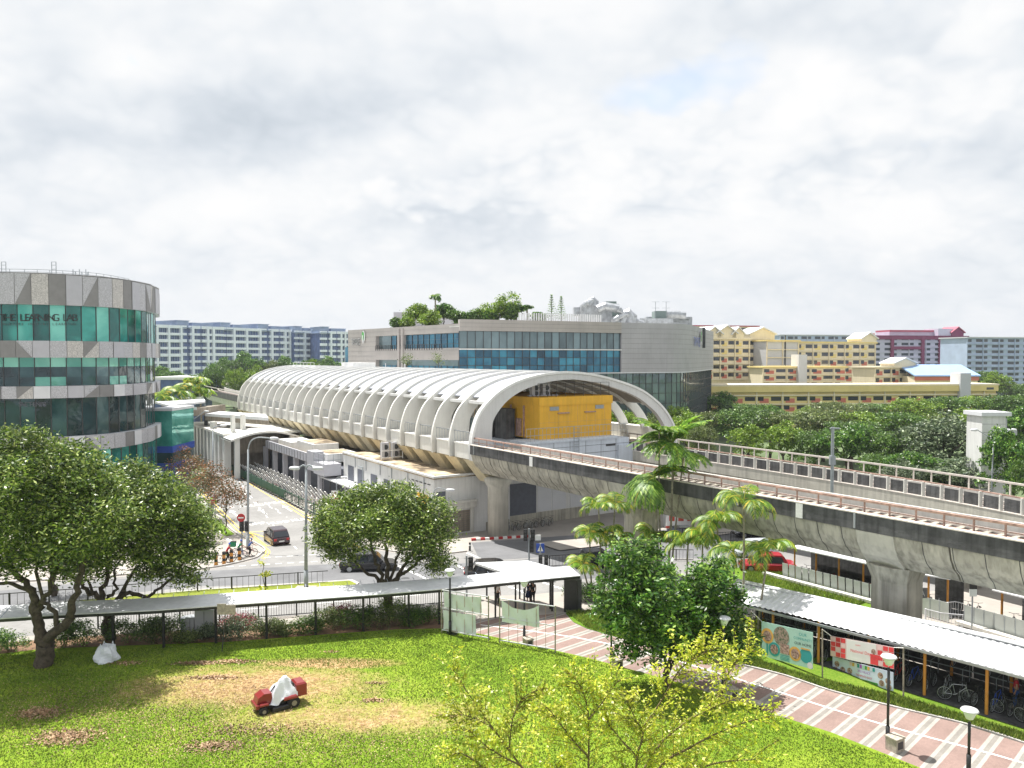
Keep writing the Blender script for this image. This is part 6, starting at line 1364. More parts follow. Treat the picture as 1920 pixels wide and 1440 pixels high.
# plants on the mall roof
def rplant(px, py, Y, r, hgt, m, lab, name='roof_shrub', n=3600):
    r *= 1.02
    p = PY(px, py, Y); base = Vector((p.x, p.y, 23.8)); tree(name, lab, base, [(p + Vector((random.uniform(-r, r) * .6, random.uniform(-1, 1), random.uniform(-r, r) * .45)), r * .6, r * .5) for _ in range(6)], m, n, (.5, .24), tr0=.15, cat='shrub', group='plants on the mall roof', clump=.3, per=8)
for a in ((775, 588, 158, 2.9, 1, 'leaf_yellowgreen', 'left rounded shrub on the mall roof'), (806, 600, 155, 2.0, 1, 'leaf_yellowgreen', 'low bright shrub hanging over the mall roof edge'), (832, 582, 160, 2.0, 1, 'leaf_dark', 'dark shrub under the single roof palm'), (852, 592, 158, 1.6, 1, 'leaf_mid', 'small shrub right of the single roof palm'), (762, 604, 156, 1.2, 1, 'leaf_yellowgreen', 'lowest bright shrub at the left end of the roof planting'), (935, 578, 158, 3.6, 1, 'leaf_yellowgreen', 'largest rounded shrub in the middle of the mall roof'), (893, 592, 158, 1.8, 1, 'leaf_mid', 'low shrub left of the largest roof shrub')): rplant(*a)
for px, py, r, m, lab in ((745, 606, 1.0, 'leaf_mid', 'tiny shrub at the far left end of the roof planting'), (870, 600, 1.6, 'leaf_dark', 'dark low shrub between the two groups on the mall roof'), (915, 594, 1.8, 'leaf_dark', 'dark shrub under the left side of the largest roof shrub'), (958, 588, 2.0, 'leaf_mid', 'shrub just right of the largest roof shrub'), (1010, 598, 1.2, 'leaf_dark', 'low dark shrub left of the pair of conifers')): rplant(px, py, 157, r, 1, m, lab)
palm('roof_palm', 'single slender palm standing tallest on the mall roof', PY(815, 610, 158), PY(816, 556, 158), 11, 1.9, .9, .22, 'leaf_dark', trunk=.16, droop=2.2, nl=12, bend=.1)
for px in (968, 988): palm('roof_palm', 'dark bushy palm on the mall roof, ' + ('left' if px == 968 else 'right') + ' one of the pair', PY(px, 600, 158), PY(px, 580, 158), 14, 2.0, 1.0, .25, 'leaf_dark', trunk=.2, droop=1.3, nl=10, el=(.5, 1.5), bend=.1)
for px, ty in ((1034, 553), (1052, 556)):
    b = PY(px, 604, 158); t = PY(px, ty, 158); tr = thing('conifer', b, 'narrow tiered conifer on the mall roof, ' + ('left' if px == 1034 else 'right') + ' one of the pair', 'conifer', 'pair of conifers on the mall roof'); mb = MB(); mb.tube([b, t], [.12, .03], 6); mb.build('trunk', 'bark', tr)
    C_ = []
    for k in range(11):
        z = b.z + (t.z - b.z) * (.15 + .83 * k / 10); r = 1.35 * (1 - k / 11.5)
        for a in range(7):
            for s in np.linspace(.15, 1, 8): C_.append((b.x + math.cos(a * .9 + k) * r * s, b.y + math.sin(a * .9 + k) * r * s, z - .12 + .25 * s))
    V_, Q = leafverts(np.array(C_) + RNG.normal(size=(len(C_), 3)) * .05, .3, .12); npmesh('crown', V_, Q, 'leaf_dark', parent=tr)
for px, Y in ((763, 137), (822, 139)): 
    b = PY(px, 690, Y - 1); tr = tree('terrace_plant', 'thin potted tree on the mall terrace, ' + ('left' if px < 800 else 'right') + ' of the two', b, [(PY(px, 676, Y - 1), .8, .8), (PY(px, 668, Y - 1), .5, .5)], 'leaf_olive', 300, (.3, .15), tr0=.06, cat='plant')
ONES = 'zeroth first second third fourth fifth sixth seventh eighth ninth tenth eleventh twelfth thirteenth fourteenth fifteenth sixteenth seventeenth eighteenth nineteenth'.split()
TENS = {2: 'twent', 3: 'thirt', 4: 'fort', 5: 'fift'}
def ow(n): return ONES[n] if n < 20 else (TENS[n // 10] + 'ieth' if n % 10 == 0 else TENS[n // 10] + 'y-' + ONES[n % 10])
CT = {}
def nx_(k): CT[k] = CT.get(k, 0) + 1; return ow(CT[k])
# ------------------------------------------------------------------ covered walkway
def zr(p, h): return Vector((p.x, p.y, zg(p.y) + h))
cw = thing('covered_walkway', G(500, 1190), 'long flat white roofed walkway on dark posts crossing behind the lawn', 'walkway')
near = [(-200, 1171), (0, 1159.5), (100, 1153), (290, 1144), (500, 1129), (700, 1115), (845, 1103), (940, 1093), (1088, 1079)]
np_ = [G(x, y, 2.5) for x, y in near]; ang = (np_[-1] - np_[1]).normalized(); nrm = Vector((-ang.y, ang.x, 0))
fpz = [p + nrm * 2.0 + Vector((0, 0, .12)) for p in np_]
def strip(name, P0, P1, th, m, par, lab=None):
    mb = MB(); n = len(P0); V_ = P0 + P1 + [p - Vector((0, 0, th)) for p in P0] + [p - Vector((0, 0, th)) for p in P1]
    mb.add(V_, [(i, i + 1, n + i + 1, n + i) for i in range(n - 1)] + [(2 * n + i, 3 * n + i, 3 * n + i + 1, 2 * n + i + 1) for i in range(n - 1)] + [(i, 2 * n + i, 2 * n + i + 1, i + 1) for i in range(n - 1)] + [(n + i, n + i + 1, 3 * n + i + 1, 3 * n + i) for i in range(n - 1)] + [(0, n, 3 * n, 2 * n), (n - 1, 3 * n - 1, 4 * n - 1, 2 * n - 1)])
    return mb.build(name, m, par)
strip('roof', np_, fpz, .05, 'tin_white', cw)
strip('gutter', [p + Vector((0, 0, -.05)) for p in np_], [p + nrm * .12 + Vector((0, 0, -.05)) for p in np_], .16, 'black_metal', cw)
mb = MB(); dn = MB()
for x in (-100, 60, 205, 302, 402, 499, 593, 684, 771, 829, 936, 1044):
    y = np.interp(x, [a for a, _ in near], [b for _, b in near]); t = G(x, y, 2.5); p = t + nrm * .9
    mb.bar((p.x, p.y, zg(p.y)), (p.x, p.y, t.z - .04), .12, .12)
mb.split('post', 'black_metal', cw)
mb = MB()
for i in range(40):
    p = np_[1].lerp(np_[-1], i / 40); 
    if i % 1 == 0: mb.bar(p + Vector((0, 0, .008)), p + nrm * 2 + Vector((0, 0, .13)), .03, .012)
mb.build('roof_seam', 'tin_grey', cw)
ss = thing('side_shelter', G(975, 1100), 'wide white flat roof over the crossing beside the covered walkway', 'shelter')
q4 = [G(890, 1055, 2.6), G(990, 1051, 2.75), G(1056, 1069, 2.7), G(950, 1075, 2.6)]
mb = MB(); mb.add(q4 + [p - Vector((0, 0, .14)) for p in q4], [(3, 2, 1, 0), (4, 5, 6, 7), (0, 1, 5, 4), (1, 2, 6, 5), (2, 3, 7, 6), (3, 0, 4, 7)]); mb.build('roof', 'tin_white', ss)
mb = MB()
for a, b in ((0, 1), (1, 2), (3, 2)):
    for t in (.15, .85): p = q4[a].lerp(q4[b], t); c = sum(q4, Vector()) / 4; p = p.lerp(c, .12); mb.bar((p.x, p.y, zg(p.y)), (p.x, p.y, p.z - .1), .12, .12)
mb.split('post', 'black_metal', ss)
mb = MB()
for k in range(1, 6): mb.bar(q4[0].lerp(q4[3], k / 6) + Vector((0, 0, .01)), q4[1].lerp(q4[2], k / 6) + Vector((0, 0, .01)), .04, .012)
mb.build('roof_seam', 'tin_grey', ss)
dc = thing('cabinet', G(1072, 1152), 'tall black cabinet under the right end of the covered walkway', 'cabinet')
a = G(1058, 1148); b = G(1082, 1146)
mb = MB(); mb.box(a.x, b.x, a.y, a.y + .5, a.z, a.z + 2.15); mb.build('body', 'black_metal', dc); mb = MB(); mb.box(b.x + .02, b.x + .3, a.y + .1, a.y + .6, a.z, a.z + 2.2); mb.build('side_post', 'dark_metal', dc)
# railings
def railing(name, label, pix, h=1.15, nb=.16, m='black_metal', post=2.4, mid=False):
    pp = [G(*p) for p in pix]; o = thing('railing', pp[0], label, 'railing'); mb = MB(); mp__ = MB(); mr = MB()
    path = [Vector((p.x, p.y, 0)) for p in pp]
    for a, b in zip(path, path[1:]):
        for z in ((h, .12, h - .18) if mid else (h, .12)): mr.bar((a.x, a.y, zg(a.y) + z), (b.x, b.y, zg(b.y) + z), .05, .05)
    for p, d in along(path, nb): mb.bar((p.x, p.y, zg(p.y) + .12), (p.x, p.y, zg(p.y) + h), .02, .02)
    for p, d in along(path, post): mp__.bar((p.x, p.y, zg(p.y)), (p.x, p.y, zg(p.y) + h + .04), .08, .08)
    mr.build('rail', m, o); mb.build('infill_bars', m, o); mp__.split('post', m, o); return o
railing('railing', 'black railing with close bars between the covered walkway and the road', [(184, 1178), (412, 1165), (620, 1150), (842, 1132)], mid=True)
railing('railing', 'black railing with wide spaced bars along the median grass', [(-300, 1162), (0, 1141), (120, 1132), (385, 1110), (500, 1102), (615, 1094)], nb=.42, h=1.0)
railing('railing', 'dark railing in the shade beyond the crossing beside the palm clump', [(1030, 1064), (1085, 1060), (1200, 1050), (1300, 1052)], nb=.3, h=1.0)
railing('railing', 'dark railing across the road behind the silver car', [(1330, 1018), (1440, 1012), (1560, 1020), (1640, 1030)], nb=.3, h=1.0)
# frames with sheets
def sheetframe(label, pa, pb, ha, hb_, cloths):
    A = G(*pa); B = G(*pb); o = thing('display_frame', A, label, 'frame', 'tube frames with hanging sheets at the lawn corner'); d = B - A; U = Vector((0, 0, 1)); d2 = Vector((d.x, d.y, 0)).normalized()
    def F(t, h): p = A.lerp(B, t); return Vector((p.x, p.y, zg(p.y) + h))
    mb = MB()
    for t in (0, 1): mb.bar(F(t, -.1), F(t, ha), .07, .07)
    mb.split('post', 'bark_pale', o); mb = MB()
    for h in (ha - .05, ha * .58, .25): mb.bar(F(0, h), F(1, h), .05, .05)
    mb.split('cross_rail', 'panel_light', o); mb = MB()
    for k in range(1, 6): mb.bar(F(k / 6, .25), F(k / 6, ha - .05), .025, .025)
    mb.split('wire', 'rust_rail', o)
    for (t0, t1, h0, h1, sag) in cloths:
        mb = MB(); nx, nz = 14, 5; V_ = []
        for j in range(nz + 1):
            for i in range(nx + 1):
                t = t0 + (t1 - t0) * i / nx; s = 4 * (i / nx) * (1 - i / nx) * sag; p = F(t, h0 + (h1 - h0) * j / nz - s * (j / nz) ** .5); p += Vector((-d2.y, d2.x, 0)) * (.04 * math.sin(i * 1.4 + j) + .03 * math.sin(i * 3.1)); V_.append(p)
        mb.add(V_, [(j * (nx + 1) + i, j * (nx + 1) + i + 1, (j + 1) * (nx + 1) + i + 1, (j + 1) * (nx + 1) + i) for j in range(nz) for i in range(nx)])
        mb.build('hanging_sheet', 'sheet', o, smooth=True)
sheetframe('left tube frame with two pale green sheets, one above the other', (828, 1188), (916, 1204), 2.75, 0, [(.05, .86, 1.65, 2.65, .12), (.04, .74, .3, 1.5, .05)])
sheetframe('right tube frame with one sagging pale sheet in its upper half', (937, 1208), (1041, 1226), 2.75, 0, [(.04, .72, 1.35, 2.65, .42)])
# ------------------------------------------------------------------ lamps
def parklamp(base, h, label):
    o = thing('park_lamp', base, label, 'lamp', 'black post lamps along the path'); x, y, z = base
    mb = MB(); mb.tube([(x, y, z), (x, y, z + .9)], .085, 10); mb.tube([(x, y, z + .9), (x, y, z + h - .55)], .055, 10); mb.build('post', 'black_metal', o, smooth=True)
    mb = MB(); mb.lathe([(.05, h - .46), (.13, h - .42), (.25, h - .14), (.25, h - .10), (0, h - .10)], (x, y, z), 18); mb.build('glass_bowl', 'sheet', o, smooth=True)
    mb = MB(); mb.lathe([(.30, h - .12), (.335, h - .09), (.29, h - .03), (.13, h + .02), (0, h + .035)], (x, y, z), 18); mb.build('lamp_cap', 'tin_white', o, smooth=True)
def lampat(px, by, hy, label, Y=None):
    b = G(px, by) if Y is None else GX(px, Y); h = PY(px, hy, b.y).z - b.z; parklamp(b, h, label)
lampat(1664, 1400, 1228, 'black lamp with a white disc top in front of the red banners')
lampat(1831, 0, 1328, 'nearest black lamp with a white disc top, cut by the bottom edge', Y=30.0)
lampat(1356, 1308, 1156, 'black lamp with a white disc top just right of the dense dark tree')
lampat(1146, 1246, 1092, 'black lamp whose head is hidden in the left side of the dense tree')
lampat(983, 1207, 1086, 'black lamp rising between the two tube frames near the waiting pair')
lampat(844, 1192, 1067, 'black lamp with a bowl head beside the left tube frame')
def blockthing(name, label, px, py, w_, d, h, m, rz=0, top=None, cat='box', group=None):
    b = G(px, py); o = thing(name, b, label, cat, group); c, s = math.cos(rz), math.sin(rz)
    T = lambda x, y, z: (b.x + x * c - y * s, b.y + x * s + y * c, b.z + z)
    mb = MB(T=T); mb.box(-w_ / 2, w_ / 2, -d / 2, d / 2, 0, h - .06); mb.box(-w_ / 2 - .03, w_ / 2 + .03, -d / 2 - .03, d / 2 + .03, h - .06, h, 0); mb.build('body', m, o)
    mb = MB(T=T); mb.box(-w_ * .3, w_ * .3, -d / 2 - .012, -d / 2, h * .25, h * .75); mb.build('grille', 'dark_metal', o); return o
for px, py, w_, h, lab in ((1678, 1407, .55, .62, 'stone box at the foot of the lamp in front of the red banners'), (1370, 1312, .5, .6, 'stone box at the foot of the lamp right of the dense tree'), (1157, 1251, .42, .5, 'stone box at the foot of the lamp left of the dense tree'), (990, 1210, .45, .45, 'stone box at the foot of the lamp between the tube frames')): blockthing('stone_box', lab, px, py, w_, .5, h, 'granite', .5, cat='stone box', group='small stone boxes beside the lamps')
for px, py, lab in ((1415, 1328, 'low dark stone seat on the near edge of the striped path'), (848, 1190, 'low stone seat beside the left tube frame')):
    b = G(px, py); o = thing('stone_bench', b, lab, 'bench'); T = lambda x, y, z: (b.x + x * .8 + y * .6, b.y - x * .6 + y * .8, b.z + z)
    mb = MB(T=T); mb.box(-.36, .36, -.18, .18, .26, .34); mb.build('seat', 'granite', o); mb = MB(T=T); mb.box(-.32, .32, -.15, .15, 0, .26); mb.build('base', 'dark_metal', o)
def street(label, px, by, ty, arm, Y=None, r=.11, double=False, group='tall street lights'):
    b = G(px, by) if Y is None else GX(px, Y); o = thing('street_light', b, label, 'street light', group); t = PY(px, ty, b.y); mb = MB(); hx = (arm[0] - px) / FPX * b.y; hz = -(arm[1] - ty) / FPX * b.y
    mb.tube([b - Vector((0, 0, .1)), b + Vector((0, 0, 1.5))], r * 1.5, 10); mb.tube([b + Vector((0, 0, 1.5)), Vector((t.x, t.y, t.z - abs(hx) * .55))], [r * 1.2, r * .7], 10); mb.build('pole', 'pole_grey', o, smooth=True)
    for sgn in ((1, -1) if double else (1,)):
        mb = MB(); s0 = Vector((t.x, t.y, t.z - abs(hx) * .55)); e = Vector((t.x + hx * sgn, t.y, t.z + hz)); mb.tube(cat_rom([s0, s0 + Vector((hx * sgn * .12, 0, abs(hx) * .35)), s0 + Vector((hx * sgn * .45, 0, abs(hx) * .52)), e], 5), r * .55, 8); mb.build('arm', 'pole_grey', o, smooth=True)
        mb = MB(); sg = 1 if hx * sgn > 0 else -1; mb.lathe([(0, 0), (.12, .05), (.16, .35), (.12, .75), (0, .85)], (e.x - .1 * sg, e.y, e.z), 8, axis='x') if sg > 0 else mb.lathe([(0, -.85), (.12, -.75), (.16, -.35), (.12, -.05), (0, 0)], (e.x - .1 * sg, e.y, e.z), 8, axis='x'); mb.build('lamp_head', 'tin_white', o, smooth=True)
    return o
street('tall street light with a long curved arm at the corner of the side road', 465, 1030, 819, (508, 822))
street('tall street light standing on the median grass left of the dome shaped tree', 574, 1106, 872, (560, 878), double=True)
street('low street light whose curved arm shows right above the dome shaped tree', 812, 1040, 914, (838, 919), r=.07)
street('slim street light behind the small rusty trees on the left of the side road', 399, 962, 799, (414, 798))
street('street light with a curved arm in front of the white pavilion', 352, 880, 783, (384, 771))
street('distant street light with an arm bending left over the palms', 384, 0, 733, (340, 722), Y=175, r=.09)
street('double armed street light in front of the lift tower', 1863, 0, 815, (1832, 806), Y=84, r=.09, double=True)
street('short lamp with a square head above the pale shelter roof', 575, 935, 874, (582, 875), r=.05)
street('short lamp with a square head at the right end of the pale shelter roof', 631, 960, 894, (640, 895), r=.05)
sl_ = G(573, 1107); mb = MB(); mb.box(sl_.x - .75, sl_.x + .75, sl_.y - .8, sl_.y + .5, sl_.z + .1, sl_.z + .22); mb.build('concrete_slab', 'granite', None, label='flat concrete slab around the foot of the median street light', cat='slab')
# traffic lights and signs
def pole(o, b, h, r=.06, m='pole_grey'):
    mb = MB(); mb.tube([b, b + Vector((0, 0, h))], r, 8); mb.build('pole', m, o)
def signal(label, px, by, ty, heads):
    b = G(px, by); o = thing('traffic_light', b, label, 'traffic light', 'traffic lights at the junction'); h = PY(px, ty, b.y).z - b.z; pole(o, b, h, .07)
    for dx, z, w_ in heads:
        mb = MB(); mb.box(b.x + dx - w_ / 2, b.x + dx + w_ / 2, b.y - .15, b.y + .12, b.z + h + z - .95, b.z + h + z); hd = mb.build('signal_head', 'black_metal', o)
        mb = MB()
        for k in range(3): mb.lathe([(0, 0), (.09, 0), (.09, -.1), (0, -.08)], (b.x + dx, b.y - .15, b.z + h + z - .17 - .3 * k), 10, axis='y')
        mb.split('lens', 'dark_metal', hd)
    return o, b, h
o, b, h = signal('traffic light with a round no entry sign on top at the side road corner', 454, 1040, 975, [(0, -.1, .36), (.45, -.1, .3)])
mb = MB(); mb.lathe([(0, -.02), (.38, -.02), (.38, .02), (0, .02)], (b.x, b.y - .18, b.z + h + .25), 20, axis='y'); ne = mb.build('no_entry_sign', 'red_paint', o)
mb = MB(); mb.box(b.x - .25, b.x + .25, b.y - .225, b.y - .205, b.z + h + .19, b.z + h + .31); mb.build('white_bar', 'paint_white', ne)
mb = MB(); mb.box(b.x + .15, b.x + .5, b.y - .1, b.y, b.z + h - 1.5, b.z + h - 1.15); mb.build('signal_box', 'paint_white', o)
o, b, h = signal('tallest traffic light beside the blue crossing sign', 992, 1078, 991, [(-.3, -.05, .32), (.3, -.05, .34), (.22, -.95, .3)])
mb = MB(); mb.box(b.x + .4, b.x + .95, b.y - .12, b.y - .05, b.z + h - .95, b.z + h - .5); mb.build('route_sign', 'paint_white', o)
o, b, h = signal('traffic light at the near end of the crossing, left of the white shelter roof', 875, 1121, 1042, [(.3, -.1, .34)])
signal('low pair of traffic lights under the blue crossing sign', 1024, 1088, 1040, [(-.45, 0, .3), (0, 0, .3)])
def sgn(name, label, px, by, ty, fn, r=.05):
    b = G(px, by); o = thing(name, b, label, 'sign'); h = PY(px, ty, b.y).z - b.z; pole(o, b, h, r); fn(o, b, h)
def tri(o, b, h):
    mb = MB(); y = b.y - .08; mb.box(b.x - .38, b.x + .38, y, y + .04, b.z + h - .75, b.z + h); f = mb.build('board', 'paint_white', o)
    mb = MB(); c = (b.x, b.z + h - .42); P_ = lambda k, yy: [(c[0] + k * math.sin(a) * .34, yy, c[1] + k * math.cos(a) * .34) for a in (0, R(120), R(240))]; A_ = P_(1, y - .01); B_ = P_(.62, y - .01)
    mb.add(A_ + B_, [(0, 1, 4, 3), (1, 2, 5, 4), (2, 0, 3, 5)]); mb.build('red_triangle', 'red_paint', f)
    mb = MB(); mb.box(b.x - .05, b.x + .05, y - .012, y - .004, c[1] - .1, c[1] + .1); mb.build('symbol', 'black_metal', f)
    mb = MB(); mb.box(b.x - .38, b.x + .38, y, y + .04, b.z + h - 1.15, b.z + h - .8); g = mb.build('plate', 'red_paint', o); text('AHEAD', Vector((b.x, y - .02, b.z + h - 1.06)), (1, 0, 0), Vector((0, 0, 1)), .22, 'paint_white', parent=g, ext=0, align='CENTER')
sgn('warning_sign', 'red triangle warning sign with a red plate left of the side road', 404, 1000, 923, tri); sgn('warning_sign', 'red triangle warning sign with a red plate beside the dome shaped tree', 629, 1003, 920, tri)
def bluex(o, b, h):
    y = b.y - .07; mb = MB(); mb.box(b.x - .33, b.x + .33, y, y + .04, b.z + h - .72, b.z + h); f = mb.build('board', 'blue_sign', o)
    mb = MB(); mb.add([(b.x - .25, y - .008, b.z + h - .62), (b.x + .25, y - .008, b.z + h - .62), (b.x, y - .008, b.z + h - .1)], [(0, 1, 2)]); mb.build('white_triangle', 'paint_white', f)
    mb = MB(); mb.bar((b.x, y - .016, b.z + h - .55), (b.x, y - .016, b.z + h - .35), .07, .01); mb.lathe([(0, 0), (.045, 0), (.045, -.01), (0, -.01)], (b.x, y - .012, b.z + h - .3), 8, axis='y'); mb.build('walking_figure', 'black_metal', f)
sgn('crossing_sign', 'blue square pedestrian crossing sign with a white triangle', 1013, 1082, 1019, bluex, .09)
def ypost(o, b, h):
    y = b.y; mb = MB(); mb.box(b.x - .2, b.x + .25, y - .05, y, b.z + h - .9, b.z + h - .45); mb.build('notice', 'sheet', o); mb = MB(); mb.box(b.x - .2, b.x + .25, y - .05, y, b.z + h - .44, b.z + h); mb.build('dark_panel', 'black_metal', o)
sgn('notice_post', 'slim post with a small dark and pale panel beside the ramp', 1822, 1182, 1091, ypost)
lb_ = thing('leaning_board', G(416, 1224), 'blank grey board on a leaning pole at the edge of the lawn', 'sign'); b = G(416, 1224); t = PY(424, 1135, b.y); mb = MB(); mb.tube([b, t], .03, 6); mb.build('pole', 'dark_metal', lb_)
mb = MB(); a = PY(408, 1152, b.y); c = PY(424, 1135, b.y); mb.box(a.x, c.x + .01, b.y - .06, b.y - .02, a.z, c.z + .1); mb.box(c.x + .02, c.x + .55, b.y - .10, b.y - .04, a.z + .02, c.z + .05); mb.build('board', 'granite', lb_)
# electrical cabinets
for i, (x0, x1, y0, y1, lab) in enumerate(((338, 348, 1160, 1186, 'smallest narrow grey cabinet at the left of the row of three'), (349, 363, 1158, 1186, 'middle sized grey cabinet between the small and the large one'), (365, 400, 1144, 1184, 'large double door grey cabinet beside the leaning board'))):
    b = G((x0 + x1) / 2, 1196); a = PY(x0, y1, b.y); c = PY(x1, y0, b.y); o = thing('electrical_cabinet', b, lab, 'cabinet', 'grey electrical cabinets behind the bed')
    mb = MB(); mb.box(a.x, c.x, b.y, b.y + .5, a.z, c.z - .04); mb.build('body', 'panel_grey', o); mb = MB(); mb.box(a.x - .03, c.x + .03, b.y - .03, b.y + .53, c.z - .04, c.z + .02); mb.build('top', 'steel', o)
    mb = MB(); mb.box(a.x, c.x, b.y + .03, b.y + .47, b.z, a.z); mb.build('base', 'black_metal', o); mb = MB(); xm = (a.x + c.x) / 2; mb.box(xm - .01, xm + .01, b.y - .012, b.y, a.z + .05, c.z - .08); mb.build('door_seam', 'dark_metal', o)
# bollards
for i, (px, py, lab) in enumerate(((405, 1060, 'orange and black banded bollard, first from the left'), (420, 1058, 'orange and black banded bollard, second from the left'), (434, 1054, 'orange and black banded bollard, third from the left'), (449, 1050, 'orange and black banded bollard nearest the cyclist in blue'))):
    b = G(px, py); o = thing('bollard', b, lab, 'bollard', 'banded bollards at the side road corner'); mb = MB(); z = [0, .3, .55, .85, 1.05]; 
    for k in range(4): mb.lathe([(.15, z[k]), (.15, z[k + 1])] + ([(.1, 1.12), (0, 1.13)] if k == 3 else []), (b.x, b.y, b.z), 12, k % 2)
    mb.build('post', ['orange_post', 'black_metal'], o, smooth=False); mb = MB(); mb.lathe([(.2, 0), (.2, .04), (0, .05)], (b.x, b.y, b.z), 12); mb.build('foot', 'dark_metal', o)
for px, py, lab in ((881, 1033, 'short black and white bollard on the light corner pavement'),):
    b = G(px, py); o = thing('bollard', b, lab, 'bollard'); mb = MB(); mb.tube([b, b + Vector((0, 0, .8))], .1, 10); mb.build('post', 'black_metal', o); mb = MB(); mb.lathe([(.11, .5), (.11, .62)], b, 10); mb.build('band', 'paint_white', o)
# ------------------------------------------------------------------ bicycle
def bicycle(fm, lod=0):
    o = thing('bicycle', (0, 0, 0), '-', 'bicycle'); 
    def wheel(x):
        mb = MB(); n = 20; r = .33; mb.tube([(x + r * math.cos(2 * math.pi * k / n), 0, .34 + r * math.sin(2 * math.pi * k / n)) for k in range(n + 1)], .022, 5, cap=False); wh = mb.build('wheel', 'rubber', o)
        mb = MB(); mb.tube([(x + .3 * math.cos(2 * math.pi * k / n), 0, .34 + .3 * math.sin(2 * math.pi * k / n)) for k in range(n + 1)], .012, 4, cap=False)
        for k in range(7): a = math.pi * k / 7; mb.bar((x + .3 * math.cos(a), 0, .34 + .3 * math.sin(a)), (x - .3 * math.cos(a), 0, .34 - .3 * math.sin(a)), .006, .006)
        mb.build('rim', 'steel', wh)
    wheel(-.52); wheel(.52)
    mb = MB(); B_ = (-.06, 0, .32); Sx = (-.18, 0, .82); H = (.36, 0, .84); H2 = (.39, 0, .72)
    for a, b in ((B_, Sx), (Sx, H), (B_, H2), ((-.52, 0, .34), Sx), ((-.52, 0, .34), B_), (H, (.52, 0, .34))): mb.tube([a, b], .017, 5)
    mb.build('frame', fm, o)
    mb = MB(); mb.tube([(.35, -.28, 1.02), (.33, 0, .98), (.35, .28, 1.02)], .015, 5); mb.tube([H, (.34, 0, .99)], .014, 5); mb.build('handlebar', 'dark_metal', o)
    mb = MB(); mb.add([(-.34, -.08, .93), (-.34, .08, .93), (-.06, .02, .93), (-.06, -.02, .93), (-.34, -.06, .88), (-.34, .06, .88), (-.06, .015, .9), (-.06, -.015, .9)], [(3, 2, 1, 0), (4, 5, 6, 7), (0, 1, 5, 4), (1, 2, 6, 5), (2, 3, 7, 6), (3, 0, 4, 7)]); mb.build('saddle', 'black_metal', o)
    return o
bk = [bicycle('dark_metal'), bicycle('steel'), bicycle('red_paint'), bicycle('blue_sign')]; bused = [False] * 4
bname = ['dark framed', 'silver framed', 'red framed', 'blue framed']
def putbike(k, loc, rz, label, group=None, z=0, tilt=0):
    if not bused[k]: o = bk[k]; bused[k] = True; o.location = loc; o.rotation_euler = (0, 0, rz); o['label'] = label
    else: o = dup(bk[k], loc, rz, None, label)
    if group: o['group'] = group
    elif 'group' in o: del o['group']
    if tilt: o.rotation_euler = (0, tilt, rz)
    return o
# ------------------------------------------------------------------ long bicycle shelter
D2 = Vector((.669, -.743, 0)); N2 = Vector((.743, .669, 0))
e0 = G(1440, 1141, 2.45); e1 = G(1915, 1266, 2.45); D2 = Vector((e1.x - e0.x, e1.y - e0.y, 0)).normalized(); N2 = Vector((-D2.y, D2.x, 0))
r0 = P(1440, 1104, e0.z + .6); dd = (r0 - e0).dot(N2); o0 = Vector((e0.x, e0.y, 0)) - D2 * 3.6; LS = 34
def B2(s, n, z): p = o0 + D2 * s + N2 * n; return Vector((p.x, p.y, z + zg(p.y)))
bs = thing('bicycle_shelter', B2(12, 1.5, 0), 'long white corrugated roofed bicycle shelter on orange posts beside the striped path', 'shelter')
def b2box(mb, s0, s1, n0, n1, z0, z1, m=0):
    k = max(1, int((s1 - s0) / 4))
    for i in range(k):
        a = s0 + (s1 - s0) * i / k; b = s0 + (s1 - s0) * (i + 1) / k
        p = [B2(s, n, z) for z in (z0, z1) for s, n in ((a, n0), (b, n0), (b, n1), (a, n1))]; mb.add(p, [(3, 2, 1, 0), (4, 5, 6, 7), (0, 1, 5, 4), (1, 2, 6, 5), (2, 3, 7, 6), (3, 0, 4, 7)], m)
RN = 2.35
def corr(n0, z0, n1, z1, m, name):
    mb = MB(); st_ = .085; k = int(LS / st_); V_ = []
    for i in range(k + 1):
        s = i * st_; dz = .022 * (1 if i % 4 in (0, 1) else -1); V_ += [B2(s, n0, z0 + dz), B2(s, n1, z1 + dz)]
    mb.add(V_, [(2 * i, 2 * i + 2, 2 * i + 3, 2 * i + 1) for i in range(k)]); return mb.build(name, m, bs)
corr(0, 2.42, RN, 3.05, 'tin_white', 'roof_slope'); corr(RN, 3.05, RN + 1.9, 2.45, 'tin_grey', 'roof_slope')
mb = MB(); mb.bar(B2(0, RN, 3.1), B2(14, RN, 3.1), .5, .05); mb.bar(B2(14, RN, 3.1), B2(LS, RN, 3.1), .5, .05); mb.build('ridge_cap', 'tin_white', bs)
mb = MB(); mb.bar(B2(0, -.03, 2.36), B2(14, -.03, 2.36), .1, .12); mb.bar(B2(14, -.03, 2.36), B2(LS, -.03, 2.36), .1, .12); mb.build('gutter', 'steel', bs)
mb = MB()
for i in range(12): s = 1.0 + i * 2.72; mb.tube([B2(s, .35, 0), B2(s, .35, 2.42)], .075, 8)
for i in range(12): s = 1.0 + i * 2.72; mb.tube([B2(s, 3.9, 0), B2(s, 3.9, 2.5)], .075, 8)
mb.split('post', 'orange_post', bs)
mb = MB()
for i in range(12): s = 1.0 + i * 2.72; mb.bar(B2(s, .3, 2.35), B2(s, RN, 2.95), .06, .1); mb.bar(B2(s, RN, 2.95), B2(s, 4, 2.4), .06, .1)
mb.build('rafter', 'dark_metal', bs)
mb = MB(); b2box(mb, 0, LS, .1, 4.3, .0, .06); mb.build('floor', 'concrete_dark', bs)  # dark floor colour stands in for the shade under the roof
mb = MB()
for i in range(8): b2box(mb, .2 + i * 4.2, 4.3 + i * 4.2, 4.3, 4.34, .1, 2.2)
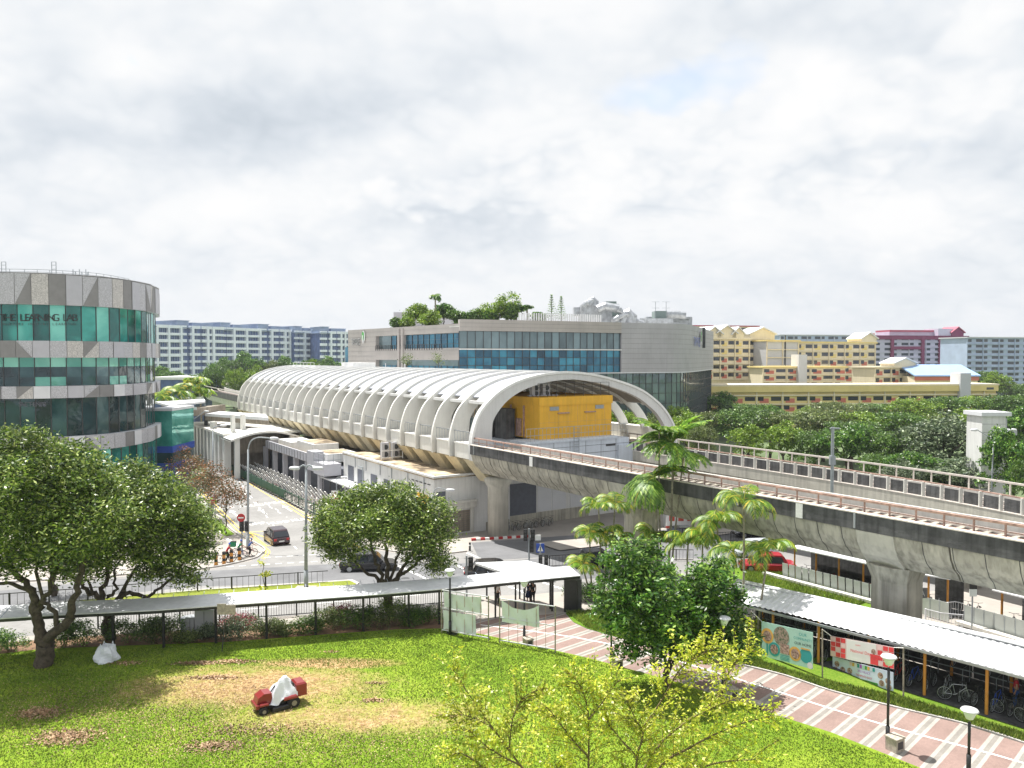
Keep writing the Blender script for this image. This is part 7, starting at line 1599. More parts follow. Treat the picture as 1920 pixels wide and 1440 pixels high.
mb.build('shade_backing', 'concrete_dark', bs)  # dark sheet along the back, deepens the shade under the roof by colour
rg = random.Random(4); cnt = 0
for i in range(44):
    s = .7 + i * .74; k = rg.choice([0, 0, 0, 0, 1, 0, 2, 3]); n = 1.35 + rg.uniform(-.15, .15)
    putbike(k, B2(s, n, .07), math.atan2(N2.y, N2.x) + rg.uniform(-.25, .25), f'{bname[k]} bicycle, {ow(i + 1)} from the left in the front row under the long roof', 'bicycles in the front row under the long roof')
for i in range(42):
    s = .9 + i * .77; k = rg.choice([0, 0, 0, 1, 0, 2, 3]); putbike(k, B2(s, 3.1, 1.05), math.atan2(N2.y, N2.x) + rg.uniform(-.15, .15), f'{bname[k]} bicycle, {ow(i + 1)} from the left on the raised rear rack', 'bicycles on the raised rear rack under the long roof')
for j, (s, rz) in enumerate(((13.2, .5), (15.4, -.2), (17.8, .3), (20.2, .1), (22.0, -.3))):
    putbike([1, 0, 2, 0, 1][j], B2(s, .75, .07), math.atan2(D2.y, D2.x) + rz, ['silver framed bicycle standing lengthwise at the front edge, first past the banners', 'dark bicycle standing lengthwise by the second orange post past the banners', 'red bicycle standing lengthwise at the front edge between two orange posts', 'dark bicycle standing lengthwise near the nearest lamp', 'silver bicycle standing lengthwise at the far right under the long roof'][j])
mb = MB()
for i in range(22): mb.tube([B2(.8 + i * 1.5, 2.7, .05), B2(.8 + i * 1.5, 2.7, 1.0), B2(.8 + i * 1.5, 3.7, 1.0), B2(.8 + i * 1.5, 3.7, .05)], .02, 4)
mb.bar(B2(.3, 2.7, 1), B2(14, 2.7, 1.0), .04, .04); mb.bar(B2(14, 2.7, 1), B2(32, 2.7, 1.0), .04, .04); mb.build('rack', 'pole_grey', bs)
# ------------------------------------------------------------------ banners
def banner(label, tl, tr_, bl, br_, base_py, draw, group=None):
    Yb = G(br_[0], base_py).y; Yl = Yb + (br_[0] - tl[0]) / FPX * Yb * abs(D2.y / D2.x) * .95
    TL = PY(*tl, Yl); TR = PY(*tr_, Yb); BR = PY(*br_, Yb); BL = TL + (BR - TR); o = thing('banner', BL, label, 'banner', group); n_ = (TR - TL).cross(BL - TL).normalized(); n_ = n_ if n_.y < 0 else -n_
    def Q(u, v, e=0): return TL.lerp(TR, u).lerp(BL.lerp(BR, u), v) + n_ * e
    def rect(name, u0, v0, u1, v1, m, e, par):
        mb = MB(); mb.quad(Q(u0, v0, e), Q(u1, v0, e), Q(u1, v1, e), Q(u0, v1, e)); return mb.build(name, m, par)
    mb = MB(); mb.add([Q(0, 0), Q(1, 0), Q(1, 1), Q(0, 1), Q(0, 0, -.02), Q(1, 0, -.02), Q(1, 1, -.02), Q(0, 1, -.02)], [(0, 1, 2, 3), (7, 6, 5, 4), (0, 4, 5, 1), (1, 5, 6, 2), (2, 6, 7, 3), (3, 7, 4, 0)])
    sh_ = mb.build('banner_sheet', draw[0], o)
    asp = (TR - TL).length / (BL - TL).length
    def disc(u, v, r, m, e):
        mb = MB(); mb.poly([Q(u + r * math.cos(a) / asp, v + r * math.sin(a), e) for a in np.linspace(0, 2 * math.pi, 20, endpoint=False)]); return mb.build('picture', m, sh_)
    def txt(s, u, v, sz, m, al='CENTER'):
        p = Q(u, v, .03); r = (Q(min(1, u + .1), v) - Q(u, v)).normalized(); up = (Q(u, max(0, v - .1)) - Q(u, v)).normalized(); text(s, p, r, up, sz * (BL - TL).length, m, parent=sh_, ext=0, align=al)
    draw[1](rect, disc, txt, sh_, Q); return o, Q
C('ban_green', (.42, .66, .56), .6, .05, 2); C('ban_teal', (.04, .34, .33), .6, .05, 2); C('ban_orange', (.75, .42, .10), .6, .05, 2); C('ban_red', (.72, .06, .07), .6, .15, 3); C('ban_pink', (.80, .55, .55), .6, .05, 2); C('ban_white', (.78, .76, .76), .6, .05, 1); C('ban_photo', (.25, .12, .09), .6, .5, 9, col2=(.65, .45, .38)); C('ban_photo_green', (.10, .22, .10), .6, .5, 9, col2=(.5, .35, .3)); C('ban_lilac', (.62, .68, .85), .6, .08, 1); C('ban_purple', (.35, .10, .45), .6, .1, 3); C('ban_field', (.08, .35, .06), .6, .2, 3)
def dr1(rect, disc, txt, sh, Q):
    for u, v, r, m in ((.40, .30, .27, 'ban_photo_green'), (.12, .38, .22, 'ban_orange'), (.12, .38, .15, 'ban_photo'), (.26, .72, .2, 'ban_teal'), (.26, .72, .14, 'ban_photo'), (.67, .70, .2, 'ban_orange'), (.67, .70, .14, 'ban_photo'), (.87, .68, .2, 'ban_teal')): disc(u, v, r, m, .005 + .004 * (m.startswith('ban_photo')))
    rect('picture', .38, .5, .56, .78, 'ban_photo', .012, sh)
    for k in range(4): rect('stripe', .38, .82 + k * .04, .56, .84 + k * .04, 'ban_teal', .012, sh)
    rect('caption_bar', .78, .48, .95, .52, 'ban_orange', .014, sh); rect('leaf_stem', .10, .6, .13, .92, 'ban_teal', .006, sh)
    txt('OUR', .82, .16, .12, 'ban_teal'); txt('COMMUNITY', .82, .28, .10, 'ban_teal'); txt('OUR HOME', .82, .42, .105, 'black_metal')
    disc(.95, .92, .09, 'ban_white', .01)
bo, Q1 = banner('pale green community banner with round pictures, leftmost of the three banners', (1428, 1165), (1524, 1186), (1430, 1232), (1524, 1255), 1268, ('ban_green', dr1))
def dr2(rect, disc, txt, sh, Q):
    for i in range(3):
        for j in range(4): rect('tile', .01 + i * .083, .02 + j * .245, .085 + i * .083, .235 + j * .245, 'ban_red' if (i + j) % 3 else 'ban_pink', .006, sh)
    rect('caption_panel', .27, .0, .74, 1, 'ban_white', .008, sh)
    for i in range(3):
        for j in range(4): rect('tile', .76 + i * .083, .02 + j * .245, .832 + i * .083, .235 + j * .245, 'ban_red' if (i * 2 + j) % 3 else 'ban_pink', .006, sh)
    disc(.70, .38, .13, 'ban_photo', .014); rect('portrait', .65, .5, .77, .98, 'ban_red', .012, sh)
    txt('National Day', .50, .58, .21, 'ban_red'); txt('HAPPY', .46, .25, .1, 'ban_red')
bo2, Q2 = banner('red and white banner with cursive red lettering, upper of the two right banners', (1557, 1192), (1676, 1214), (1559, 1229), (1676, 1255), 1305, ('ban_pink', dr2))
def dr3(rect, disc, txt, sh, Q):
    for u, v in ((.08, .35), (.18, .6), (.06, .7), (.30, .55), (.80, .35), (.92, .55), (.82, .75), (.93, .85)): disc(u, v, .17, 'ban_photo', .006)
    for i, c in enumerate(('ban_pink', 'ban_orange', 'ban_white', 'ban_teal', 'ban_purple', 'ban_green', 'ban_field', 'ban_orange', 'ban_lilac', 'ban_teal')): rect('bunting', .30 + i * .042, .04, .335 + i * .042, .24, c, .006, sh)
    rect('grass_strip', .35, .82, .76, 1, 'ban_field', .008, sh); txt('2023 BUZZ', .54, .46, .17, 'ban_purple'); txt('TAMPINES EAST', .54, .70, .15, 'ban_red')
bo3, Q3 = banner('lilac banner with small photographs, lower of the two right banners', (1561, 1231), (1675, 1261), (1564, 1262), (1675, 1296), 1300, ('ban_lilac', dr3))
for px, by, ty, lab, br in ((1409, 1222, 1146, 'pale tube pole at the left of the pale green banner', (1428, 1165)), (1542, 1272, 1180, 'pale tube pole standing between the green and the red banners', (1558, 1192)), (1694, 1312, 1215, 'pale tube pole at the right of the red banner', (1676, 1214))):
    b = G(px, by); t = PY(px, ty, b.y); o = thing('banner_pole', b, lab, 'pole', 'pale tube poles holding the banners'); mb = MB(); mb.tube([b, t], .04, 8); mb.build('pole', 'bark_pale', o); mb = MB(); mb.tube([t, PY(br[0], br[1], b.y + .1)], .02, 5); mb.build('tie', 'paint_white', o)
# ------------------------------------------------------------------ other bicycle shelters beyond the viaduct
def shelter2(label, px0, px1, ya, yb, h=2.55, dep=2.4, posts=5, panels=True):
    A = G(px0, ya, h); B = G(px1, yb, h); d = Vector((B.x - A.x, B.y - A.y, 0)); L_ = d.length; d.normalize(); n_ = Vector((-d.y, d.x, 0)); o = thing('bicycle_shelter', A - Vector((0, 0, h)), label, 'shelter')
    def T(s, n, z): p = A + d * s + n_ * n; return Vector((p.x, p.y, zg(p.y) + z))
    mb = MB(T=T); mb.box(0, L_, -.1, dep, h - .04, h + .04); mb.build('roof', 'tin_white', o); mb = MB()
    for i in range(posts): s = .3 + (L_ - .6) * i / (posts - 1); mb.tube([T(s, .4, 0), T(s, .4, h)], .07, 8)
    mb.split('post', 'orange_post', o); mb = MB()
    if panels:
        k = int(L_ / .62)
        for i in range(k): s = -.2 + (L_ + .3) * i / k; mb.bar(T(s + .02, -.4, .65), T(s + .58, -.4, .65), .04, 1.2)
        mb.build('screen_panel', 'zinc', o); mb = MB(T=T); mb.box(-1.6, L_, -1.2, -.7, .1, .3); mb.build('kerb_wall', 'concrete_pale', o)
    mb = MB(T=T); mb.box(0, L_, dep + .2, dep + .3, .1, 2.3); mb.build('shade_backing', 'concrete_dark', o); mb = MB(T=T); mb.box(-.2, L_ + .2, -.3, dep + .2, .02, .08); mb.build('floor', 'concrete_dark', o)  # dark backing and floor colour imitate the shade inside the shelter
    return o, T, L_
o, T, L_ = shelter2('shorter white roofed bicycle shelter with grey screens left of the nearer pier', 1478, 1668, 1025, 1066, posts=5)
for i in range(13): putbike([0, 0, 1, 0, 2][i % 5], T(.5 + i * .68, 1.2, 0), math.atan2((T(0, 1, 0) - T(0, 0, 0)).y, (T(0, 1, 0) - T(0, 0, 0)).x) + .1 * (i % 3), f'{bname[[0, 0, 1, 0, 2][i % 5]]} bicycle, {ow(i + 1)} from the left behind the screens left of the pier', 'bicycles behind the grey screens left of the nearer pier')
o, T, L_ = shelter2('small white roofed bay just right of the nearer pier', 1728, 1782, 1077, 1086, posts=2, panels=False, dep=2)
for i in range(6): putbike([0, 1, 0][i % 3], T(.2 + i * .6, 1.0, 0), 1.2, f'{bname[[0, 1, 0][i % 3]]} bicycle, {ow(i + 1)} from the left in the small bay right of the pier', 'bicycles in the small bay right of the nearer pier')
o, T, L_ = shelter2('white roofed bicycle shelter with grey screens at the right edge', 1862, 2040, 1106, 1150, posts=4)
for i in range(12): putbike([0, 0, 1][i % 3], T(.5 + i * .62, 1.2, 0), 1.0 + .1 * (i % 3), f'{bname[[0, 0, 1][i % 3]]} bicycle, {ow(i + 1)} from the left behind the screens at the right edge', 'bicycles behind the grey screens at the right edge')
def screens(label, pix, h=1.2):
    pp = [G(*p) for p in pix]; o = thing('screen_fence', pp[0], label, 'fence'); mb = MB(); path = [Vector((p.x, p.y, 0)) for p in pp]
    for p, d in along(path, .66): q = p + d * .62; mb.bar((p.x, p.y, zg(p.y) + .1 + h / 2), (q.x, q.y, zg(q.y) + .1 + h / 2), .04, h)
    mb.build('screen_panel', 'zinc', o); mb = MB()
    for p, d in along(path, .66): mb.bar((p.x, p.y, zg(p.y)), (p.x, p.y, zg(p.y) + h + .12), .05, .05)
    mb.build('frame', 'pole_grey', o)
screens('low grey screen fence left of the ramp', [(1727, 1154), (1763, 1164)]); screens('long low grey screen fence right of the ramp', [(1808, 1172), (1920, 1205), (2050, 1250)])
railing('railing', 'pale curved ramp railing between the two grey screen fences', [(1762, 1160), (1790, 1156), (1806, 1160)], m='panel_light', nb=.2, h=1.0)
railing('railing', 'pale ramp railing in front of the curved one', [(1735, 1168), (1765, 1176), (1806, 1180)], m='panel_light', nb=.2, h=.9)
so_ = thing('sign_board', G(1728, 1158), 'brown square sign with a white letter on the pier side', 'sign'); p = PY(1729, 1112, 44.5); mb = MB(); mb.box(p.x - .32, p.x + .32, 44.5, 44.55, p.z - .3, p.z + .3); sb = mb.build('board', 'panel_brown', so_); text('A', Vector((p.x, 44.47, p.z - .18)), (1, 0, 0), Vector((0, 0, 1)), .5, 'paint_white', parent=sb, ext=0, align='CENTER'); mb = MB(); mb.bar((p.x - .3, 44.56, zg(44)), (p.x - .3, 44.56, p.z + .3), .08, .08); mb.build('post', 'dark_metal', so_)
# ------------------------------------------------------------------ station bicycle racks
RK = None
def rack():
    o = thing('bicycle_rack', (0, 0, 0), '-', 'bicycle rack'); mb = MB(); mb.bar((-.7, 0, .45), (.55, 0, 1.95), .26, .10); mb.build('tray', 'paint_white', o); mb = MB(); mb.bar((.1, .12, 0), (.1, .12, 1.15), .07, .07); mb.build('post', 'pole_grey', o); return o
RK = rack(); first = True; rg = random.Random(8)
ca = math.atan2((Fn * -1).y, (Fn * -1).x)
FAR = {}
for k in range(26):
    for r_ in range(3):
        w_ = -8.0 + r_ * 1.15; s = 12 + k * 1.75 + rg.uniform(-.1, .1)
        if s < 32 and w_ > -5.4: continue
        p = S(w_, s, 0); p.z = zg(p.y); rowname = ['front row by the green railing', 'middle row', 'rear row by the wall'][r_]
        if first: RK.location = p; RK.rotation_euler = (0, 0, ca + .15); RK['label'] = f'white inclined rack tray, {nx_(rowname)} along the {rowname}'; RK['group'] = f'rack trays, {rowname}'; first = False
        else: dup(RK, p, ca + .15, None, f'white inclined rack tray, {nx_(rowname)} along the {rowname}', f'rack trays, {rowname}')
for k in range(30):
    for r_ in range(3):
        s = 11 + k * 1.5 + rg.uniform(-.3, .3); w_ = -7.7 + r_ * 1.15
        if s < 32 and w_ > -5.6: continue
        kk = rg.choice([0, 0, 1, 2, 0, 3]); p = S(w_, s, 0); p.z = zg(p.y); rn = ['nearest the green railing', 'in the middle row', 'nearest the wall'][r_]
        putbike(kk, p, ca + rg.uniform(-.4, .4), f'{bname[kk]} bicycle, {nx_(rn)} from the near end of the rack row {rn}', f'bicycles among the white rack trays, {rn}')
for i in range(9): p = P(980 + i * 14, 1002, 0); p = S(4.6 + i * .75, .9, 0); p.z = zg(p.y); putbike([0, 1, 0][i % 3], p, .8 + .2 * (i % 3), f'{bname[[0, 1, 0][i % 3]]} bicycle, {ow(i + 1)} from the left by the dark shutter under the viaduct', 'bicycles by the dark shutter under the viaduct')
# ------------------------------------------------------------------ cars
def car(label, px, py, az, paint, kind='hatch', L_=4.3, W_=1.78, H_=1.48, Y=None):
    b = G(px, py) if Y is None else GX(px, Y); o = thing('parked_car' if kind == 'parked' else 'car', (0, 0, 0), label, 'car')
    suv = kind == 'suv'; hb_ = .92 if suv else .82
    # body: stations along x (rear -> front): (x, z_low, z_high, half width)
    def loft(secs, m, name, par):
        mb = MB(); n = len(secs[0]); V_ = [p for s in secs for p in s]; fs = [(i * n + k, i * n + (k + 1) % n, (i + 1) * n + (k + 1) % n, (i + 1) * n + k) for i in range(len(secs) - 1) for k in range(n)] + [tuple(range(n))[::-1], tuple((len(secs) - 1) * n + k for k in range(n))]
        mb.add(V_, fs, 0); return mb.build(name, m, par, smooth=False)
    def ring(x, z0, z1, hw, r=.12): return [(x, -hw + .03, z0), (x, -hw, z0 + r), (x, -hw - .0, z1 - r), (x, -hw + .09, z1), (x, hw - .09, z1), (x, hw, z1 - r), (x, hw, z0 + r), (x, hw - .03, z0)]
    hL = L_ / 2; w2 = W_ / 2
    body = [ring(-hL, .42, hb_ - .12, w2 - .14), ring(-hL + .1, .28, hb_ - .02, w2 - .05), ring(-hL + .5, .2, hb_, w2), ring(0, .18, hb_, w2), ring(hL - 1.25, .2, hb_ - .02, w2), ring(hL - .5, .22, hb_ - .12, w2 - .04), ring(hL - .12, .28, hb_ - .24, w2 - .12), ring(hL, .40, hb_ - .36, w2 - .25)]
    bd = loft(body, paint, 'body', o)
    rx = -hL + (.12 if suv or kind == 'hatch' else .65)
    cab = [(rx + .02, hb_ - .02), (rx + .30, H_ - .12), (rx + .5, H_ - .02), (.15, H_), (.62, H_ - .08), (1.28, hb_ - .04)]
    def cr(x, z, hw): return (x, -hw, z), (x, hw, z)
    mb = MB(); V_ = []
    for x, z in cab: hw = w2 - .08 if z < hb_ + .05 else w2 - .22; V_ += [(x, -hw, z), (x, hw, z)]
    n = len(cab); mb.add(V_, [(2 * i, 2 * i + 2, 2 * i + 3, 2 * i + 1) for i in range(n - 1)] + [tuple(2 * i for i in range(n))[::-1], tuple(2 * i + 1 for i in range(n))]); mb.build('roof', paint, o)
    def pane(pts, name='window'):
        mb = MB(); mb.poly(pts); return mb.build(name, 'window_dark', o)
    for s in (-1, 1):
        y0 = (w2 - .065) * s; y1 = (w2 - .205) * s; e = .012 * s
        pane([(rx + .30, y0 + e, hb_ + .03), (-.1, y0 + e, hb_ + .03), (-.05, y1 + e, H_ - .10), (rx + .50, y1 + e, H_ - .14)]); pane([(0, y0 + e, hb_ + .03), (1.0, y0 + e, hb_ + .02), (.58, y1 + e, H_ - .16), (.03, y1 + e, H_ - .10)])
    hw = w2 - .17
    pane([(rx - .01, -hw, hb_ + .04), (rx - .01, hw, hb_ + .04), (rx + .255, hw - .08, H_ - .16), (rx + .255, -hw + .08, H_ - .16)], 'rear_window'); pane([(1.26, -hw, hb_ + .0), (1.26, hw, hb_ + .0), (.70, hw - .1, H_ - .10), (.70, -hw + .1, H_ - .10)], 'windscreen')
    for s in (-1, 1):
        mb = MB(); mb.box(-hL - .02, -hL + .12, s * (w2 - .28) - .14, s * (w2 - .28) + .14, hb_ - .3, hb_ - .1); mb.build('tail_light', 'red_paint', o); mb = MB(); mb.box(hL - .22, hL - .04, s * (w2 - .38) - .15, s * (w2 - .38) + .15, hb_ - .42, hb_ - .28); mb.build('headlight', 'panel_light', o)
        mb = MB(); mb.box(.92, 1.08, s * (w2 + .02) - .09, s * (w2 + .02) + .09, hb_ + .02, hb_ + .16); mb.build('mirror', paint, o)
        for x in (-hL + .82, hL - .85):
            mb = MB(); mb.lathe([(0, -.1), (.29, -.1), (.32, -.06), (.32, .06), (.29, .1), (0, .1)], (x, s * (w2 - .10), .32), 18, axis='y'); wh = mb.build('wheel', 'rubber', o); mb = MB(); mb.lathe([(0, 0), (.19, 0), (.2, .02 * s)], (x, s * (w2 + .005), .32), 12, axis='y'); mb.build('rim', 'steel', wh)
    mb = MB(); mb.box(-hL - .03, -hL, -.26, .26, .5, .62); mb.build('number_plate', 'paint_white', o)
    o.location = b; o.rotation_euler = (0, 0, az); return o
car('dark maroon sport utility car driving away up the side road on the yellow box', 518, 1017, math.atan2(.857, -.515), 'car_maroon', 'suv', H_=1.62)
car('black car half hidden behind the dome shaped tree', 692, 1068, R(8), 'car_black', 'sedan', L_=4.8)
car('dark car passing behind the white side shelter roof', 925, 1084, R(5), 'car_black', 'sedan', L_=4.7)
car('bright red car facing left on the road behind the leaning palm', 1437, 1070, R(172), 'car_red', 'sedan', L_=4.5)
car('silver car on the far lane behind the leaning palm', 1412, 1042, R(190), 'car_silver', 'hatch')
car('dark car beside the viaduct pier seen under the palms', 1275, 1014, R(185), 'car_black', 'sedan')
car('black car on the far side of the junction at the right under the viaduct', 1412, 1006, R(185), 'car_black', 'sedan')
car('dark car in the shade right behind the low pair of traffic lights', 1120, 1062, R(8), 'car_black', 'sedan')
# red-white stall seen under the viaduct
kf = thing('kiosk', G(1280, 992), 'low red and white striped kiosk seen under the viaduct beside the pier', 'kiosk'); b = G(1280, 992)
mb = MB(); mb.box(b.x - 1.8, b.x + 1.8, b.y, b.y + 2, b.z, b.z + 1.9); kb = mb.build('wall', 'white', kf); mb = MB()
for x in (-1.5, -.5, .5): mb.box(b.x + x, b.x + x + .6, b.y - .03, b.y, b.z + .9, b.z + 1.6)
mb.split('panel', 'brick_red', kf); mb = MB(); mb.box(b.x - 1.9, b.x + 1.9, b.y - .06, b.y - .031, b.z + .1, b.z + .35); mb.build('skirting', 'brick_red', kf)
# ------------------------------------------------------------------ people
def person(label, loc, az, shirt, pants, pose='stand', h=1.68, skirt=False, hairlong=False, z0=0, group=None):
    o = thing('person', (0, 0, 0), label, 'person'); s = h / 1.72
    def skin(name, verts, edges, mt, par, root=0, lv=1):
        me = bpy.data.meshes.new(name); me.from_pydata([tuple(v[0]) for v in verts], edges, []); ob_ = bpy.data.objects.new(name, me); COL.objects.link(ob_); ob_.parent = par; me.materials.append(M[mt])
        sk_ = ob_.modifiers.new('s', 'SKIN'); sv_ = me.skin_vertices[0].data
        for i, v in enumerate(verts): sv_[i].radius = (v[1], v[1] if len(v) < 3 else v[2])
        for i in range(len(verts)): sv_[i].use_root = (i == root)
        sk_.use_smooth_shade = True; su = ob_.modifiers.new('u', 'SUBSURF'); su.levels = lv; su.render_levels = lv
        dg = bpy.context.evaluated_depsgraph_get(); m2 = bpy.data.meshes.new_from_object(ob_.evaluated_get(dg)); ob_.modifiers.clear(); ob_.data = m2; return ob_
    cyc = pose == 'cycle'; V_ = []; E = []
    def a(p, r, r2=None, par=None):
        V_.append((Vector(p) * s, r * s, (r2 or r) * s)); i = len(V_) - 1
        if par is not None: E.append((par, i))
        return i
    hipz = .92; lean = .28 if cyc else 0
    pel = a((0, 0, hipz), .13, .10); wst = a((lean * .3, 0, 1.08), .12, .09, pel); ch = a((lean * .7, 0, 1.28), .15, .10, wst); nk = a((lean, 0, 1.46), .055, .055, ch); hd0 = a((lean * 1.08 + .01, 0, 1.55), .075, .085, nk); hd1 = a((lean * 1.1 + .02, 0, 1.65), .08, .09, hd0)
    hands = []
    for sd in (-1, 1):
        if cyc: pts = [((lean * .85, .17 * sd, 1.38), .06), ((lean + .15, .21 * sd, 1.16), .045), ((lean + .33, .22 * sd, 1.04), .032), ((lean + .40, .22 * sd, 1.03), .035)]
        elif pose == 'talk' and sd == 1: pts = [((0, .18 * sd, 1.40), .06), ((.04, .24 * sd, 1.13), .045), ((.26, .18 * sd, 1.12), .03), ((.33, .16 * sd, 1.13), .035)]
        else: pts = [((0, .18 * sd, 1.40), .06), ((-.02, .24 * sd, 1.12), .045), ((.05, .25 * sd, .88), .03), ((.07, .25 * sd, .80), .035)]
        pr_ = ch
        for p, r in pts: pr_ = a(p, r, None, pr_)
        wp = Vector(pts[-1][0]); dn = (Vector(pts[-1][0]) - Vector(pts[-2][0])).normalized()
        for f in range(4): o1 = wp + dn * .03 + Vector((.018 * (f - 1.5), 0, 0)); q = a(o1 + dn * .03, .009, None, pr_); a(o1 + dn * (.06 + .008 * (1.5 - abs(f - 1.5))) + Vector((.004, -.012 * sd, 0)), .007, None, q)
        a(wp + dn * .02 + Vector((.035, -.02 * sd, .005)), .009, None, pr_)
    legs = []
    for k, sd in enumerate((-1, 1)):
        if cyc: pts = [((.05, .09 * sd, .86), .09), ((.30 if k else .12, .10 * sd, .62 if k else .5), .065), ((.02 if k else -.02, .10 * sd, .30 if k else .12), .045), ((.14 if k else .12, .10 * sd, .24 if k else .04), .035)]
        else: pts = [((0, .09 * sd, .86), .09), ((.02 + .05 * k, .10 * sd, .48), .06), ((-.02 + .05 * k, .10 * sd, .09), .038), ((.13 + .05 * k, .11 * sd, .03), .032)]
        pr_ = pel; L0 = []
        for p, r in pts: pr_ = a(p, r, None, pr_); L0.append(p)
        legs.append(pts)
    bd = skin('body', V_, E, 'skin', o)
    T_ = [(V_[0][0], .145 * s, .115 * s), (V_[1][0], .135 * s, .105 * s), (V_[2][0], .165 * s, .115 * s), (V_[2][0].lerp(V_[3][0], .6), .09 * s, .08 * s)]; E2 = [(0, 1), (1, 2), (2, 3)]
    for i0 in (hd1 + 1, hd1 + 1 + 4 + 9):
        T_ += [(V_[i0][0], .075 * s, .075 * s), (V_[i0][0].lerp(V_[i0 + 1][0], .6), .062 * s, .062 * s)]; E2 += [(2, len(T_) - 2), (len(T_) - 2, len(T_) - 1)]
    skin('shirt', T_, E2, shirt, o)
    if skirt:
        mb = MB(); mb.lathe([(.15 * s, .98 * s), (.18 * s, .85 * s), (.24 * s, .5 * s), (.22 * s, .5 * s), (0, .9 * s)], (0, 0, 0), 14); mb.build('skirt', pants, o, smooth=True)
    else:
        T_ = [(V_[0][0] - Vector((0, 0, .0)), .14 * s, .115 * s)]; E2 = []
        for pts in legs:
            pr_ = 0
            for (p, r) in pts[:3]:
                T_.append((Vector(p) * s, (r + .018) * s, (r + .018) * s)); E2.append((pr_, len(T_) - 1)); pr_ = len(T_) - 1
        skin('trousers', T_, E2, pants, o)
    c = V_[hd1][0]; mb = MB(); mb.lathe([(.085 * s, -.03 * s), (.098 * s, .03 * s), (.08 * s, .09 * s), (.04 * s, .115 * s), (0, .12 * s)], (c.x - .018 * s, c.y, c.z), 12); mb.build('hair' if not cyc else 'helmet', 'hair' if not cyc else 'blue_sign', o, smooth=True)
    if hairlong: mb = MB(); mb.tube([(c.x - .07 * s, 0, c.z), (c.x - .09 * s, 0, c.z - .2 * s)], [.07 * s, .05 * s], 8); mb.build('long_hair', 'hair', o, smooth=True)
    for sd in (-1, 1): mb = MB(); mb.lathe([(0, -.006), (.012 * s, 0), (0, .006)], (c.x + .075 * s, .03 * sd * s, c.z - .03 * s), 6, axis='x'); mb.build('eye', 'hair', bd)
    o.location = Vector(loc) + Vector((0, 0, z0)); o.rotation_euler = (0, 0, az); return o
C('cloth_red', (.45, .03, .05), .8, .08, 6); C('cloth_white', (.62, .58, .55), .8, .06, 6); C('cloth_navy', (.02, .03, .08), .8, .1, 6); C('cloth_dark', (.02, .02, .022), .8, .1, 6); C('cloth_green', (.03, .26, .12), .8, .1, 6); C('cloth_blue', (.05, .12, .35), .8, .1, 6); C('cloth_orange', (.75, .22, .02), .8, .1, 6); C('cloth_grey', (.2, .2, .22), .8, .1, 6)
person('person in a pale pink top and dark shorts waiting alone under the walkway', G(932, 1135), R(60), 'cloth_white', 'cloth_dark', 'talk')
person('person in a long navy dress standing in the waiting pair, on the left', G(991, 1132), R(75), 'cloth_navy', 'cloth_navy', skirt=True, hairlong=True, h=1.66)
person('person in dark clothes standing in the waiting pair, on the right', G(999, 1133), R(120), 'cloth_dark', 'cloth_dark', 'talk', hairlong=True, h=1.70)
for px, py, az, k, sh_, lab, bl in ((424, 1054, R(20), 0, 'cloth_red', 'person in a red top bending over a bicycle behind the bollards', 'bicycle of the person in the red top behind the bollards'), (446, 1047, R(10), 3, 'cloth_green', 'person in a green top on a bicycle carrying a green box', 'bicycle with the green box between the bollards and the blue helmet'), (466, 1044, R(40), 2, 'cloth_blue', 'person with a blue helmet on an orange bicycle at the traffic light', 'bicycle of the person with the blue helmet at the traffic light')):
    b = G(px, py); putbike(k, b, az, bl); person(lab, b, az, sh_, 'cloth_dark', 'cycle', h=1.66)
b = G(440, 1044); o = thing('delivery_box', b + Vector((0, 0, .95)), 'green delivery box on the back of the bicycle by the bollards', 'box'); mb = MB(); mb.box(b.x - .35, b.x + .1, b.y - .2, b.y + .2, b.z + .95, b.z + 1.4); mb.build('body', 'cloth_green', o); mb = MB(); mb.box(b.x - .36, b.x + .11, b.y - .21, b.y + .21, b.z + 1.4, b.z + 1.44); mb.build('lid', 'black_metal', o)
person('person in a bright orange top on the left pavement beside the round bush', G(337, 932), R(-60), 'cloth_orange', 'cloth_dark'); person('person in black on the left pavement beside the one in orange', G(349, 936), R(-70), 'cloth_dark', 'cloth_dark')
person('person in a red and white top walking inside the long bicycle shelter', B2(15.3, 2.1, .06), R(150), 'cloth_red', 'cloth_blue')
person('person in dark clothes standing at the corner pavement right of the dome shaped tree', G(826, 1034), R(100), 'cloth_dark', 'cloth_dark')
person('person in a red shirt walking among the rack trays under the pale shelter roof', S(-5.0, 21, 0) * 1, R(120), 'cloth_red', 'cloth_grey')
# ------------------------------------------------------------------ ride-on mower with a sheet over it
mw = thing('ride_on_mower', (0, 0, 0), 'red ride-on mower with a crumpled white sheet over its seat on the lawn', 'mower')
def mbx(name, m, x0, x1, y0, y1, z0, z1, ch=.06, par=None):
    mb = MB(); p = [(x0, y0, z0), (x1, y0, z0), (x1, y1, z0), (x0, y1, z0), (x0, y0, z1 - ch), (x1, y0, z1 - ch), (x1, y1, z1 - ch), (x0, y1, z1 - ch), (x0 + ch, y0 + ch, z1), (x1 - ch, y0 + ch, z1), (x1 - ch, y1 - ch, z1), (x0 + ch, y1 - ch, z1)]
    mb.add(p, [(3, 2, 1, 0), (0, 1, 5, 4), (1, 2, 6, 5), (2, 3, 7, 6), (3, 0, 4, 7), (4, 5, 9, 8), (5, 6, 10, 9), (6, 7, 11, 10), (7, 4, 8, 11), (8, 9, 10, 11)]); return mb.build(name, m, par or mw)
